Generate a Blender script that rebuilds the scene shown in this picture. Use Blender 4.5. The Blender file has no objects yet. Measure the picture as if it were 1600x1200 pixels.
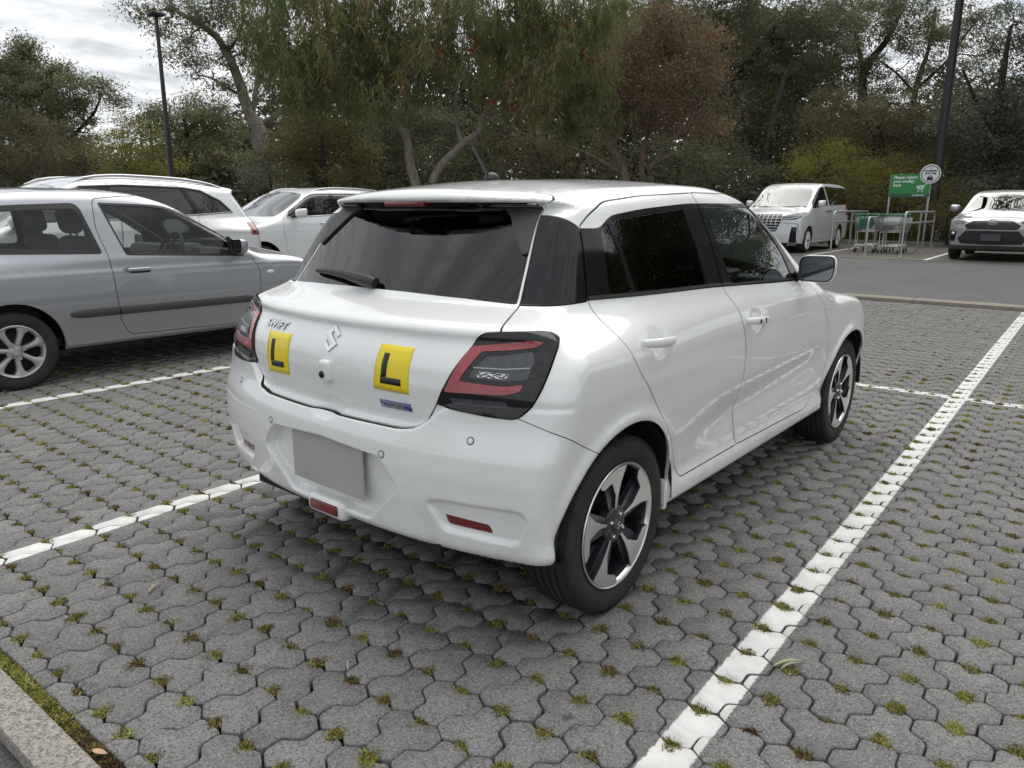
import bpy, bmesh, math, random
import numpy as np
from mathutils import Vector, Matrix, Euler
random.seed(7); np.random.seed(7)
SC = bpy.context.scene
COL = SC.collection

# ------------------------------------------------------------------ camera
cam_d = bpy.data.cameras.new('camera'); cam = bpy.data.objects.new('camera', cam_d); COL.objects.link(cam)
CAM = np.array([-2.0612, -1.97605, 1.33438]); YAW, PITCH, ROLL, FPX = 0.66217, 0.23312, 0.00459, 1162.57
_F = np.array([math.cos(YAW) * math.cos(PITCH), math.sin(YAW) * math.cos(PITCH), -math.sin(PITCH)])
_R = np.array([math.sin(YAW), -math.cos(YAW), 0.]); _U = np.cross(_R, _F)
_R2 = _R * math.cos(ROLL) + _U * math.sin(ROLL); _U2 = -_R * math.sin(ROLL) + _U * math.cos(ROLL)
M = Matrix.Identity(4)
for i in range(3):
    M[i][0], M[i][1], M[i][2], M[i][3] = _R2[i], _U2[i], -_F[i], CAM[i]
cam.matrix_world = M
cam_d.sensor_width = 36; cam_d.lens = FPX / 1600 * 36; cam_d.clip_start = .05; cam_d.clip_end = 900
SC.camera = cam

# ------------------------------------------------------------------ sky, sun, exposure
SUN_EL, SUN_AZ = 60., 18.            # degrees; azimuth measured from +X (bay direction) towards +Y
sun_dir = Vector((math.cos(math.radians(SUN_EL)) * math.cos(math.radians(SUN_AZ)), math.cos(math.radians(SUN_EL)) * math.sin(math.radians(SUN_AZ)), math.sin(math.radians(SUN_EL))))
world = bpy.data.worlds.new('World'); SC.world = world; world.use_nodes = True
wn = world.node_tree; wn.nodes.clear()
def WN(t, **k):
    n = wn.nodes.new(t)
    for a, b in k.items(): setattr(n, a, b)
    return n
def wl(a, b): wn.links.new(a, b)
tc = WN('ShaderNodeTexCoord'); sep = WN('ShaderNodeSeparateXYZ'); wl(tc.outputs['Generated'], sep.inputs[0])
zc = WN('ShaderNodeMath', operation='MAXIMUM'); zc.inputs[1].default_value = 0.; wl(sep.outputs['Z'], zc.inputs[0])
za = WN('ShaderNodeMath', operation='ADD'); za.inputs[1].default_value = .20; wl(zc.outputs[0], za.inputs[0])
dx = WN('ShaderNodeMath', operation='DIVIDE'); wl(sep.outputs['X'], dx.inputs[0]); wl(za.outputs[0], dx.inputs[1])
dy = WN('ShaderNodeMath', operation='DIVIDE'); wl(sep.outputs['Y'], dy.inputs[0]); wl(za.outputs[0], dy.inputs[1])
cmb = WN('ShaderNodeCombineXYZ'); wl(dx.outputs[0], cmb.inputs[0]); wl(dy.outputs[0], cmb.inputs[1])
mp = WN('ShaderNodeMapping'); mp.inputs['Rotation'].default_value = (0, 0, .9); mp.inputs['Scale'].default_value = (.95, 1.25, 1.); wl(cmb.outputs[0], mp.inputs[0])
n1 = WN('ShaderNodeTexNoise'); n1.inputs['Scale'].default_value = .9; n1.inputs['Detail'].default_value = 9; n1.inputs['Roughness'].default_value = .58; n1.inputs['Distortion'].default_value = .35
n2 = WN('ShaderNodeTexNoise'); n2.inputs['Scale'].default_value = 5.5; n2.inputs['Detail'].default_value = 8; n2.inputs['Roughness'].default_value = .55
wl(mp.outputs[0], n1.inputs['Vector']); wl(mp.outputs[0], n2.inputs['Vector'])
cov = WN('ShaderNodeMapRange', interpolation_type='SMOOTHSTEP'); cov.inputs[1].default_value = .28; cov.inputs[2].default_value = .46; wl(n1.outputs['Fac'], cov.inputs[0])
ramp = WN('ShaderNodeValToRGB'); e = ramp.color_ramp.elements
e[0].position = .38; e[0].color = (4.6, 4.85, 5.2, 1); e[1].position = .60; e[1].color = (7.2, 7.3, 7.4, 1)
wl(n2.outputs['Fac'], ramp.inputs[0])
sky = WN('ShaderNodeTexSky', sky_type='NISHITA'); sky.sun_disc = False; sky.sun_elevation = math.radians(SUN_EL)
sky.sun_rotation = math.radians(90 - SUN_AZ); sky.air_density = 1.; sky.dust_density = 2.; sky.ozone_density = 1.
bl = WN('ShaderNodeMix', data_type='RGBA'); bl.inputs['Factor'].default_value = .5
wl(cov.outputs[0], bl.inputs['Factor']); wl(sky.outputs[0], bl.inputs[6]); wl(ramp.outputs[0], bl.inputs[7])
pale = WN('ShaderNodeMix', data_type='RGBA'); pale.inputs['Factor'].default_value = .55; pale.inputs[7].default_value = (3.7, 4.2, 4.8, 1)   # thin high cloud veils the blue gaps
wl(sky.outputs[0], pale.inputs[6]); wl(pale.outputs[2], bl.inputs[6])
bg = WN('ShaderNodeBackground'); bg.inputs['Strength'].default_value = .10; wl(bl.outputs[2], bg.inputs['Color'])
wo = WN('ShaderNodeOutputWorld'); wl(bg.outputs[0], wo.inputs['Surface'])
sun_d = bpy.data.lights.new('sun', 'SUN'); sun_d.energy = 1.5; sun_d.angle = math.radians(64); sun_d.color = (1., .96, .90)
sun = bpy.data.objects.new('sun', sun_d); COL.objects.link(sun); sun.rotation_euler = sun_dir.to_track_quat('Z', 'Y').to_euler(); sun.location = (0, 0, 30)
vs = SC.view_settings; SC.display_settings.display_device = 'sRGB'
vs.view_transform = 'Standard'; vs.look = 'None'; vs.gamma = 1; vs.use_curve_mapping = False; vs.exposure = 0.60
SC.render.engine = 'CYCLES'
cy = SC.cycles; cy.use_denoising = True; cy.max_bounces = 8; cy.diffuse_bounces = 3; cy.glossy_bounces = 4; cy.transmission_bounces = 6; cy.transparent_max_bounces = 14
try: cy.denoiser = 'OPENIMAGEDENOISE'; cy.denoising_input_passes = 'RGB_ALBEDO_NORMAL'; cy.denoising_prefilter = 'NONE'
except Exception: pass
cy.sample_clamp_indirect = 6; cy.caustics_reflective = False; cy.caustics_refractive = False
cy.use_adaptive_sampling = True; cy.adaptive_threshold = .006

# ------------------------------------------------------------------ object helpers
def tag(o, label=None, cat=None, group=None, kind=None):
    if label: o['label'] = label
    if cat: o['category'] = cat
    if group: o['group'] = group
    if kind: o['kind'] = kind
    return o
def empty(name, loc=(0, 0, 0), rz=0., label=None, cat=None, group=None):
    o = bpy.data.objects.new(name, None); COL.objects.link(o); o.location = loc; o.rotation_euler = (0, 0, rz)
    o.empty_display_size = .2
    return tag(o, label, cat, group)
def link(name, me, parent=None, mats=None):
    o = bpy.data.objects.new(name, me); COL.objects.link(o)
    if parent is not None: o.parent = parent
    if mats is not None:
        for m in (mats if isinstance(mats, (list, tuple)) else [mats]): me.materials.append(m)
    return o
def np_mesh(name, V, faces, smooth=False, mi=None):
    """faces: list of int arrays (n,3) / (n,4) or one array"""
    if isinstance(faces, np.ndarray): faces = [faces]
    faces = [f for f in faces if len(f)]
    me = bpy.data.meshes.new(name)
    V = np.asarray(V, np.float32)
    tot = np.concatenate([np.full(len(f), f.shape[1], np.int32) for f in faces])
    idx = np.concatenate([np.asarray(f, np.int32).ravel() for f in faces])
    me.vertices.add(len(V)); me.vertices.foreach_set('co', V.ravel())
    me.loops.add(len(idx)); me.loops.foreach_set('vertex_index', idx)
    st = np.concatenate([[0], np.cumsum(tot)[:-1]]).astype(np.int32)
    me.polygons.add(len(tot)); me.polygons.foreach_set('loop_start', st); me.polygons.foreach_set('loop_total', tot)
    if smooth is True: me.polygons.foreach_set('use_smooth', np.ones(len(tot), bool))
    elif smooth is not False: me.polygons.foreach_set('use_smooth', np.asarray(smooth, bool))
    if mi is not None: me.polygons.foreach_set('material_index', np.asarray(mi, np.int32))
    me.update(calc_edges=True)
    return me
def bm_obj(name, bm, mats, parent=None, smooth=None, bevel=0.):
    """smooth: None flat, or an angle in degrees"""
    me = bpy.data.meshes.new(name); bm.normal_update()
    if smooth is not None:
        ca = math.radians(smooth)
        for f in bm.faces: f.smooth = True
        for e_ in bm.edges:
            if len(e_.link_faces) == 2 and e_.calc_face_angle(0) > ca: e_.smooth = False
    bm.to_mesh(me); bm.free()
    return link(name, me, parent, mats)
def bm_box(bm, c, s, rot=None, bev=0., seg=2, mi=0):
    r = bmesh.ops.create_cube(bm, size=1.); vs_ = r['verts']
    bmesh.ops.scale(bm, vec=s, verts=vs_)
    if bev:
        es = list({e_ for v in vs_ for e_ in v.link_edges})
        q = bmesh.ops.bevel(bm, geom=es, offset=bev, segments=seg, affect='EDGES', profile=.5)
        vs_ = list({v for f in q['faces'] for v in f.verts} | {v for v in vs_ if v.is_valid})
    fs = list({f for v in vs_ for f in v.link_faces})
    for f in fs: f.material_index = mi
    if rot is not None: bmesh.ops.rotate(bm, cent=(0, 0, 0), matrix=Euler(rot).to_matrix(), verts=vs_)
    bmesh.ops.translate(bm, vec=c, verts=vs_)
    return vs_
def bm_tube(bm, pts, r, n=8, caps=True, mi=0):
    """tube along points, r one radius or a list"""
    pts = [Vector(p) for p in pts]; m = len(pts)
    rr = r if hasattr(r, '__len__') else [r] * m
    rings = []; up = None
    for i, p in enumerate(pts):
        t = (pts[min(i + 1, m - 1)] - pts[max(i - 1, 0)]).normalized()
        if up is None: up = Vector((0, 0, 1)) if abs(t.z) < .9 else Vector((1, 0, 0))
        a = t.cross(up); a = a.normalized() if a.length > 1e-6 else t.orthogonal().normalized(); b = a.cross(t).normalized(); up = b
        rings.append([bm.verts.new(p + (a * math.cos(2 * math.pi * k / n) + b * math.sin(2 * math.pi * k / n)) * rr[i]) for k in range(n)])
    for i in range(m - 1):
        for k in range(n):
            f = bm.faces.new((rings[i][k], rings[i][(k + 1) % n], rings[i + 1][(k + 1) % n], rings[i + 1][k])); f.material_index = mi; f.smooth = True
    if caps:
        f = bm.faces.new(rings[0][::-1]); f.material_index = mi
        f = bm.faces.new(rings[-1]); f.material_index = mi
def bm_lathe(bm, prof, n=32, axis='Y', c=(0, 0, 0), mi=0, closed=False):
    """profile of (radius, offset along axis)"""
    rings = []
    for r, t in prof:
        ring = []
        for k in range(n):
            a = 2 * math.pi * k / n; u, v = r * math.cos(a), r * math.sin(a)
            p = (u, t, v) if axis == 'Y' else ((u, v, t) if axis == 'Z' else (t, u, v))
            ring.append(bm.verts.new((p[0] + c[0], p[1] + c[1], p[2] + c[2])))
        rings.append(ring)
    m = len(rings)
    for i in range(m if closed else m - 1):
        A, B = rings[i], rings[(i + 1) % m]
        for k in range(n):
            f = bm.faces.new((A[k], A[(k + 1) % n], B[(k + 1) % n], B[k])); f.material_index = mi; f.smooth = True
    return rings
def bm_prism(bm, poly, t0, t1, axis='Y', mi=0, bev=0.):
    """extrude polygon (a,b) between t0 and t1 along axis"""
    def P(a, b, t): return (a, t, b) if axis == 'Y' else ((t, a, b) if axis == 'X' else (a, b, t))
    A = [bm.verts.new(P(a, b, t0)) for a, b in poly]; B = [bm.verts.new(P(a, b, t1)) for a, b in poly]
    n = len(poly); fs = []
    fs.append(bm.faces.new(A)); fs.append(bm.faces.new(B[::-1]))
    for i in range(n): fs.append(bm.faces.new((A[i], B[i], B[(i + 1) % n], A[(i + 1) % n])))
    for f in fs: f.material_index = mi
    bmesh.ops.recalc_face_normals(bm, faces=fs)
    return A + B, fs
def text_mesh(txt, size, ext=.001, bev=0., shear=0., align='CENTER', space=1., bold=0.):
    cu = bpy.data.curves.new('text', 'FONT'); cu.body = txt; cu.size = size; cu.extrude = ext; cu.bevel_depth = bev; cu.shear = shear
    cu.align_x = align; cu.align_y = 'CENTER'; cu.space_character = space; cu.offset = bold; cu.resolution_u = 3
    o = bpy.data.objects.new('text', cu); COL.objects.link(o)
    dg = bpy.context.evaluated_depsgraph_get(); dg.update()
    me = bpy.data.meshes.new_from_object(o.evaluated_get(dg))
    bpy.data.objects.remove(o); bpy.data.curves.remove(cu)
    me.materials.clear()
    return me
def xform_mesh(me, M4): me.transform(M4); me.update(); return me
def copy_tree(o, parent=None):
    c = o.copy(); COL.objects.link(c)
    if parent is not None: c.parent = parent
    for ch in list(o.children): copy_tree(ch, c)
    return c

# ------------------------------------------------------------------ materials
def nt(name):
    m = bpy.data.materials.new(name); m.use_nodes = True; n = m.node_tree; n.nodes.clear()
    out = n.nodes.new('ShaderNodeOutputMaterial'); return m, n, out
class G:
    """tiny node-graph helper"""
    def __init__(s, n): s.n = n
    def node(s, t, ins=None, **k):
        x = s.n.nodes.new(t)
        for a, b in k.items(): setattr(x, a, b)
        for a, b in (ins or {}).items():
            sock = x.inputs[a]
            if hasattr(b, 'is_output'): s.n.links.new(b, sock)
            else: sock.default_value = b
        return x
    def math(s, op, a, b=0., c=0.):
        x = s.node('ShaderNodeMath', {0: a, 1: b, 2: c}, operation=op); return x.outputs[0]
    def mix(s, f, a, b, blend='MIX'):
        x = s.node('ShaderNodeMix', {0: f, 6: a, 7: b}, data_type='RGBA', blend_type=blend); return x.outputs[2]
    def noise(s, vec, scale, detail=3., rough=.5):
        x = s.node('ShaderNodeTexNoise', {'Scale': scale, 'Detail': detail, 'Roughness': rough})
        if vec is not None: s.n.links.new(vec, x.inputs['Vector'])
        return x.outputs['Fac']
    def rng(s, v, a, b, c=0., d=1., smooth=True):
        x = s.node('ShaderNodeMapRange', {0: v, 1: a, 2: b, 3: c, 4: d}, interpolation_type='SMOOTHSTEP' if smooth else 'LINEAR'); return x.outputs[0]
def c4(c): return (c[0], c[1], c[2], 1.) if len(c) == 3 else c
def principled(g, **k):
    mp_ = {'color': 'Base Color', 'rough': 'Roughness', 'metal': 'Metallic', 'coat': 'Coat Weight', 'coat_rough': 'Coat Roughness', 'spec': 'Specular IOR Level', 'normal': 'Normal',
           'trans': 'Transmission Weight', 'ior': 'IOR', 'emit': 'Emission Strength', 'alpha': 'Alpha', 'sheen': 'Sheen Weight'}
    return g.node('ShaderNodeBsdfPrincipled', {mp_[a]: (c4(b) if a == 'color' and not hasattr(b, 'is_output') else b) for a, b in k.items()})
def mat(name, color, rough=.5, metal=0., coat=0., var=.06, vscale=6., bump=0., bscale=80., spec=.5, dirt=None):
    """principled surface whose colour and roughness vary a little with a noise"""
    m, n, out = nt(name); g = G(n)
    tcx = g.node('ShaderNodeTexCoord').outputs['Object']
    nz = g.noise(tcx, vscale, 4.)
    c = c4(color)
    col = g.mix(nz, tuple(min(1, x * (1 - var)) for x in c[:3]) + (1,), tuple(min(1, x * (1 + var)) for x in c[:3]) + (1,))
    if dirt: col = g.mix(g.math('MULTIPLY', g.rng(g.noise(tcx, dirt[1], 6., .65), .45, .75), dirt[2]), col, c4(dirt[0]))
    rg = g.rng(nz, 0., 1., max(0, rough * .85), min(1, rough * 1.15), False)
    k = dict(color=col, rough=rg, metal=metal, coat=coat, coat_rough=.03, spec=spec)
    if bump:
        k['normal'] = g.node('ShaderNodeBump', {'Strength': bump, 'Distance': .01, 'Height': g.noise(tcx, bscale, 3.)}).outputs[0]
    p = principled(g, **k); n.links.new(p.outputs[0], out.inputs[0])
    return m
def glass_mat(name, tint, refl=1.0, ior=1.5, rough=0.0):
    """thin automotive glass: tinted see-through plus Fresnel reflection"""
    m, n, out = nt(name); g = G(n)
    fr = g.node('ShaderNodeFresnel', {'IOR': ior}).outputs[0]
    f2 = g.math('MINIMUM', g.math('MULTIPLY', fr, 1.7 * refl), 1.)
    t = g.node('ShaderNodeBsdfTransparent', {'Color': c4(tint)}); gl = g.node('ShaderNodeBsdfGlossy', {'Color': (1, 1, 1, 1), 'Roughness': rough})
    mx = g.node('ShaderNodeMixShader', {0: f2, 1: t.outputs[0], 2: gl.outputs[0]}); n.links.new(mx.outputs[0], out.inputs[0])
    return m
def paint(name, color, metal=0., flake=0., rough=.35):
    m, n, out = nt(name); g = G(n)
    tcx = g.node('ShaderNodeTexCoord').outputs['Object']
    c = c4(color); col = c
    dz = g.rng(g.noise(tcx, 2.2, 6., .6), .35, .75)
    sz = g.node('ShaderNodeSeparateXYZ', {0: tcx}).outputs['Z']
    low = g.math('MULTIPLY', g.rng(sz, .62, .22), g.rng(g.noise(tcx, 9., 6., .7), .42, .7))      # road film splashed on the lower panels
    col = g.mix(g.math('MULTIPLY', dz, .05), c, tuple(x * .8 for x in c[:3]) + (1,))
    col = g.mix(g.math('MULTIPLY', low, .28), col, (.30, .28, .25, 1))
    k = dict(color=col, rough=rough, metal=metal, coat=1., coat_rough=.02)
    ob = g.noise(tcx, 1.3, 2.)
    bp = g.node('ShaderNodeBump', {'Strength': .02, 'Distance': .02, 'Height': ob})
    if flake:
        fl = g.node('ShaderNodeTexVoronoi', {'Vector': tcx, 'Scale': 900.}).outputs['Color']
        sp = g.node('ShaderNodeSeparateColor', {0: fl}).outputs[0]
        col2 = g.mix(g.math('MULTIPLY', sp, flake), col, tuple(min(1, x * 1.5) for x in c[:3]) + (1,))
        k['color'] = col2
    k['normal'] = bp.outputs[0]
    p = principled(g, **k); n.links.new(p.outputs[0], out.inputs[0])
    return m

MT = {}
MT['white'] = paint('white_paint', (.80, .81, .80))
MT['white2'] = paint('white_pearl_paint', (.76, .78, .79), rough=.4)
MT['silver'] = paint('silver_paint', (.33, .345, .37), metal=.72, flake=.35, rough=.36)
MT['silver2'] = paint('pale_silver_paint', (.62, .63, .64), metal=.6, flake=.25, rough=.34)
MT['silver3'] = paint('mid_silver_paint', (.40, .405, .41), metal=.6, flake=.3, rough=.36)
MT['gap'] = mat('panel_gap_black', (.006, .006, .006), .8)
MT['gloss_black'] = mat('gloss_black', (.006, .006, .008), .5, coat=.8, spec=.05)
MT['lamp_black'] = mat('lamp_black', (.010, .010, .012), .5, coat=.9, spec=.05)
MT['satin_black'] = mat('satin_black', (.018, .018, .019), .45, bump=.05, bscale=300)
MT['grey_plastic'] = mat('grey_plastic', (.045, .046, .048), .5, bump=.08, bscale=400)
MT['rubber'] = mat('tyre_rubber', (.017, .0165, .016), .78, var=.3, vscale=14, bump=.12, bscale=220, dirt=((.075, .066, .055), 7., .35))
MT['chrome'] = mat('chrome', (.75, .76, .78), .12, metal=1., var=.02)
MT['alloy'] = mat('machined_alloy', (.80, .80, .79), .30, metal=.85, var=.08, vscale=20)
MT['alloy_dark'] = mat('dark_alloy', (.022, .025, .031), .35, coat=.5)
MT['steel'] = mat('brushed_steel', (.35, .35, .36), .4, metal=1.)
MT['hubcap'] = mat('silver_hubcap', (.42, .42, .41), .45, metal=.4, var=.15, dirt=((.16, .14, .11), 8., .6))
MT['brake'] = mat('brake_disc', (.16, .15, .14), .5, metal=.9, var=.2)
MT['glass_dark'] = glass_mat('privacy_glass', (.035, .037, .04))
MT['glass_rear'] = glass_mat('tinted_rear_glass', (.045, .048, .052), refl=.72)
MT['glass_side'] = glass_mat('side_glass', (.52, .60, .57))
MT['glass_screen'] = glass_mat('windscreen_glass', (.50, .56, .54), refl=1.25)
MT['lens_clear'] = glass_mat('clear_lens', (.86, .86, .86), refl=.9)
MT['red_lens'] = mat('red_lens', (.30, .022, .030), .22, coat=1., var=.12, vscale=60)
MT['red_dark'] = mat('dark_red_lens', (.15, .006, .010), .2, coat=1., var=.15, vscale=60)
MT['lamp_grey'] = mat('lamp_grey', (.070, .074, .080), .35, metal=.3, var=.3, vscale=40)
MT['seat'] = mat('seat_cloth', (.022, .022, .024), .9, bump=.2, bscale=400)
MT['dash'] = mat('dash_plastic', (.028, .028, .03), .6, bump=.1, bscale=300)
MT['yellow'] = mat('yellow_plate', (.83, .66, .012), .38, coat=.25, var=.03)
MT['black_print'] = mat('black_print', (.012, .012, .012), .45)
MT['plate_grey'] = mat('plate_grey', (.40, .395, .385), .5, var=.2, vscale=5)
MT['plate_dark'] = mat('plate_dark', (.05, .053, .058), .5, var=.2, vscale=4)
MT['badge_blue'] = mat('badge_blue', (.02, .05, .20), .3, coat=1.)
MT['white_plain'] = mat('white_plain', (.80, .81, .82), .5)
# ------------------------------------------------------------------ car body machinery (numpy)
def smooth_table(pts, sigma, step=0.004, pad=0.6):
    pts = sorted(pts)
    a = np.array([p[0] for p in pts], float); b = np.array([p[1] for p in pts], float)
    g = np.arange(a[0] - pad, a[-1] + pad, step)
    v = np.interp(g, a, b)
    # linear extrapolation keeps the ends from flattening
    sl0 = (b[1] - b[0]) / (a[1] - a[0]); sl1 = (b[-1] - b[-2]) / (a[-1] - a[-2])
    v = np.where(g < a[0], b[0] + sl0 * (g - a[0]), v)
    v = np.where(g > a[-1], b[-1] + sl1 * (g - a[-1]), v)
    n = int(3 * sigma / step) + 1
    k = np.exp(-0.5 * (np.arange(-n, n + 1) * step / sigma) ** 2); k /= k.sum()
    vp = np.concatenate([np.full(n, 0.) + v[0] + (np.arange(-n, 0)) * step * sl0, v, v[-1] + np.arange(1, n + 1) * step * sl1])
    v = np.convolve(vp, k, 'valid')
    return lambda q: np.interp(q, g, v)

def smax(a, b, k):
    h = np.clip(k - np.abs(a - b), 0, None) / k
    return np.maximum(a, b) + k * h * h * 0.25

def sstep(x, w):            # smooth step: 0 for x<-w, 1 for x>w
    t = np.clip(x / (2 * w) + .5, 0, 1)
    return t * t * (3 - 2 * t)

def poly_sdf(P, poly):      # signed distance of points P (n,2) to closed polygon (negative inside)
    poly = np.asarray(poly, float)
    px, py = P[:, 0], P[:, 1]
    d = np.full(len(P), 1e9); inside = np.zeros(len(P), bool)
    n = len(poly)
    for i in range(n):
        ax, ay = poly[i]; bx, by = poly[(i + 1) % n]
        ex, ey = bx - ax, by - ay
        wx, wy = px - ax, py - ay
        t = np.clip((wx * ex + wy * ey) / (ex * ex + ey * ey + 1e-12), 0, 1)
        d = np.minimum(d, (wx - ex * t) ** 2 + (wy - ey * t) ** 2)
        c = (ay > py) != (by > py)
        with np.errstate(divide='ignore', invalid='ignore'):
            xi = ax + (py - ay) * ex / (ey if ey != 0 else 1e-12)
        inside ^= c & (px < xi)
    d = np.sqrt(d)
    return np.where(inside, -d, d)

def round_poly(poly, r, n=4):   # rounded corners; r one radius or one per corner
    out = []; m = len(poly)
    for i in range(m):
        p0, p1, p2 = (np.array(poly[(i + k) % m], float) for k in (-1, 0, 1))
        rr = r[i] if hasattr(r, '__len__') else r
        a, b = p0 - p1, p2 - p1
        la, lb = np.linalg.norm(a), np.linalg.norm(b)
        rr = min(rr, la * .49, lb * .49)
        if rr < 1e-5: out.append(tuple(p1)); continue
        q0, q2 = p1 + a / la * rr, p1 + b / lb * rr
        for t in np.linspace(0, 1, n + 1):
            out.append(tuple((1 - t) ** 2 * q0 + 2 * t * (1 - t) * p1 + t * t * q2))
    return out

def line_sdf(P, pts):       # unsigned distance to open polyline
    pts = np.asarray(pts, float); d = np.full(len(P), 1e9)
    for (ax, ay), (bx, by) in zip(pts[:-1], pts[1:]):
        ex, ey = bx - ax, by - ay
        wx, wy = P[:, 0] - ax, P[:, 1] - ay
        t = np.clip((wx * ex + wy * ey) / (ex * ex + ey * ey + 1e-12), 0, 1)
        d = np.minimum(d, (wx - ex * t) ** 2 + (wy - ey * t) ** 2)
    return np.sqrt(d)

def signed_line(P, pts):    # signed distance to an open polyline and whether the foot lies within its ends
    pts = np.asarray(pts, float); best = np.full(len(P), 1e9); sd = np.zeros(len(P)); inn = np.zeros(len(P))
    n = len(pts) - 1
    for i in range(n):
        a, b = pts[i], pts[i + 1]; e = b - a; L2 = e @ e
        w = P - a; t = (w @ e) / L2; tc = np.clip(t, 0, 1)
        d2 = ((w - tc[:, None] * e) ** 2).sum(1); cr = e[0] * w[:, 1] - e[1] * w[:, 0]
        m = d2 < best - 1e-12
        best = np.where(m, d2, best); sd = np.where(m, np.sign(cr) * np.sqrt(d2), sd)
        ok = np.ones(len(P))
        if i == 0: ok = np.where(t < 0, 0., ok)
        if i == n - 1: ok = np.where(t > 1, 0., ok)
        inn = np.where(m, ok, inn)
    return sd, inn

def make_body_f(S):
    sg = S.get('sigma', .03)
    top = smooth_table(S['top'], S.get('sigma_top', .05))
    R0 = smooth_table(S['rear'], S.get('sigma_rear', .012)); RA = smooth_table(S['rear_plan'], .015)
    F0 = smooth_table(S['front'], S.get('sigma_front', .02)); FA = smooth_table(S['front_plan'], .05)
    W0 = smooth_table(S['side'], S.get('sigma_side', .014))
    B0 = smooth_table(S['bottom'], .05)
    crown = smooth_table(S['crown'], .1); wx = smooth_table(S['width_x'], .12)
    wu = smooth_table(S['width_x_up'], .12)
    hw = S['half_width']; extra = S.get('extra'); kt = S.get('k_top', .07); kc = S.get('k_corner', .08)
    zb0, zb1 = S['blend_z']
    def f(P):
        x, y, z = P[:, 0], np.abs(P[:, 1]), P[:, 2]
        dR = np.zeros(len(P)); dW = np.zeros(len(P)); dT = np.zeros(len(P)); dF = np.zeros(len(P)); zz = z
        if extra:
            dR, dW, dT, dF = extra(x, y, z)
        u = y / hw
        b = np.clip((z - zb0) / (zb1 - zb0), 0, 1); b = b * b * (3 - 2 * b)
        W = W0(z) + dW - (wx(x) * (1 - b) + wu(x) * b)
        fs = (y - W) * S.get('side_scale', .97)
        T = top(x) - crown(x) * u ** 2 - S.get('crown4', .0) * u ** 6 + dT
        ft = (z - T) * S.get('top_scale', .9)
        fr = ((R0(z) + RA(z) * u ** 2.5 + dR) - x) * .85
        ff = (x - (F0(z) - FA(z) * u ** 2.5 + dF)) * .85
        g = smax(fs, ft, kt)
        e = smax(smax(fr, ff, .05), g, kc)
        return smax(e, B0(x) - z, .05)
    return f

def grad(f, P, h=2e-3):
    g = np.empty_like(P)
    for i in range(3):
        d = np.zeros(3); d[i] = h
        g[:, i] = (f(P + d) - f(P - d)) / (2 * h)
    return g

def project(f, P, it=4):
    for _ in range(it):
        v = f(P); g = grad(f, P); n2 = (g * g).sum(1) + 1e-9
        P = P - np.clip(v / n2, -.02, .02)[:, None] * g
    return P

def surface_nets(f, lo, hi, h):
    ax = [np.arange(lo[i], hi[i] + h, h) for i in range(3)]
    # symmetric in y
    ny = int(np.ceil(hi[1] / h)); ax[1] = (np.arange(-ny, ny) + .5) * h
    X, Y, Z = np.meshgrid(*ax, indexing='ij'); shp = X.shape
    F = f(np.stack([X.ravel(), Y.ravel(), Z.ravel()], 1)).reshape(shp)
    s = F < 0
    nx, nyy, nz = shp
    cs = sum(s[i:nx - 1 + i, j:nyy - 1 + j, k:nz - 1 + k].astype(np.int8) for i in (0, 1) for j in (0, 1) for k in (0, 1))
    act = (cs > 0) & (cs < 8)
    ci = np.argwhere(act); cid = -np.ones(act.shape, int); cid[act] = np.arange(len(ci))
    acc = np.zeros((len(ci), 3)); cnt = np.zeros(len(ci))
    org = np.array([a[0] for a in ax])
    corners = [(i, j, k) for i in (0, 1) for j in (0, 1) for k in (0, 1)]
    for a in corners:
        for d in range(3):
            if a[d]: continue
            b = list(a); b[d] = 1
            fa = F[ci[:, 0] + a[0], ci[:, 1] + a[1], ci[:, 2] + a[2]]; fb = F[ci[:, 0] + b[0], ci[:, 1] + b[1], ci[:, 2] + b[2]]
            m = (fa < 0) != (fb < 0)
            t = np.where(m, fa / (fa - fb + 1e-20), 0)
            p = ci + np.array(a); p = p.astype(float); p[:, d] += t
            acc[m] += p[m]; cnt[m] += 1
    V = acc / cnt[:, None] * h + org
    Q = []
    for d in range(3):
        sl0 = [slice(None)] * 3; sl1 = [slice(None)] * 3
        sl0[d] = slice(0, -1); sl1[d] = slice(1, None)
        m = s[tuple(sl0)] != s[tuple(sl1)]
        e = np.argwhere(m)
        o = [k for k in range(3) if k != d]
        ok = (e[:, o[0]] > 0) & (e[:, o[1]] > 0) & (e[:, o[0]] < shp[o[0]] - 1) & (e[:, o[1]] < shp[o[1]] - 1)
        e = e[ok]
        def cell(da, db):
            q = e.copy(); q[:, o[0]] -= da; q[:, o[1]] -= db
            return cid[q[:, 0], q[:, 1], q[:, 2]]
        q = np.stack([cell(1, 1), cell(0, 1), cell(0, 0), cell(1, 0)], 1)
        flip = s[tuple(e.T)] == (d == 1)
        q[flip] = q[flip][:, ::-1]
        Q.append(q)
    Q = np.concatenate(Q)
    return V, Q[(Q >= 0).all(1)]

def subdiv_quads(V, Q):
    E = np.concatenate([Q[:, [i, (i + 1) % 4]] for i in range(4)])
    Es = np.sort(E, 1); key = Es[:, 0] * len(V) + Es[:, 1]
    u, inv = np.unique(key, return_inverse=True)
    a, b = u // len(V), u % len(V)
    mid = (V[a] + V[b]) / 2; fc = V[Q].mean(1)
    n = len(Q); m = inv.reshape(4, n).T + len(V); c = np.arange(n) + len(V) + len(mid)
    out = [np.stack([Q[:, i], m[:, i], c, m[:, i - 1]], 1) for i in range(4)]
    return np.concatenate([V, mid, fc]), np.concatenate(out)

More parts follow.
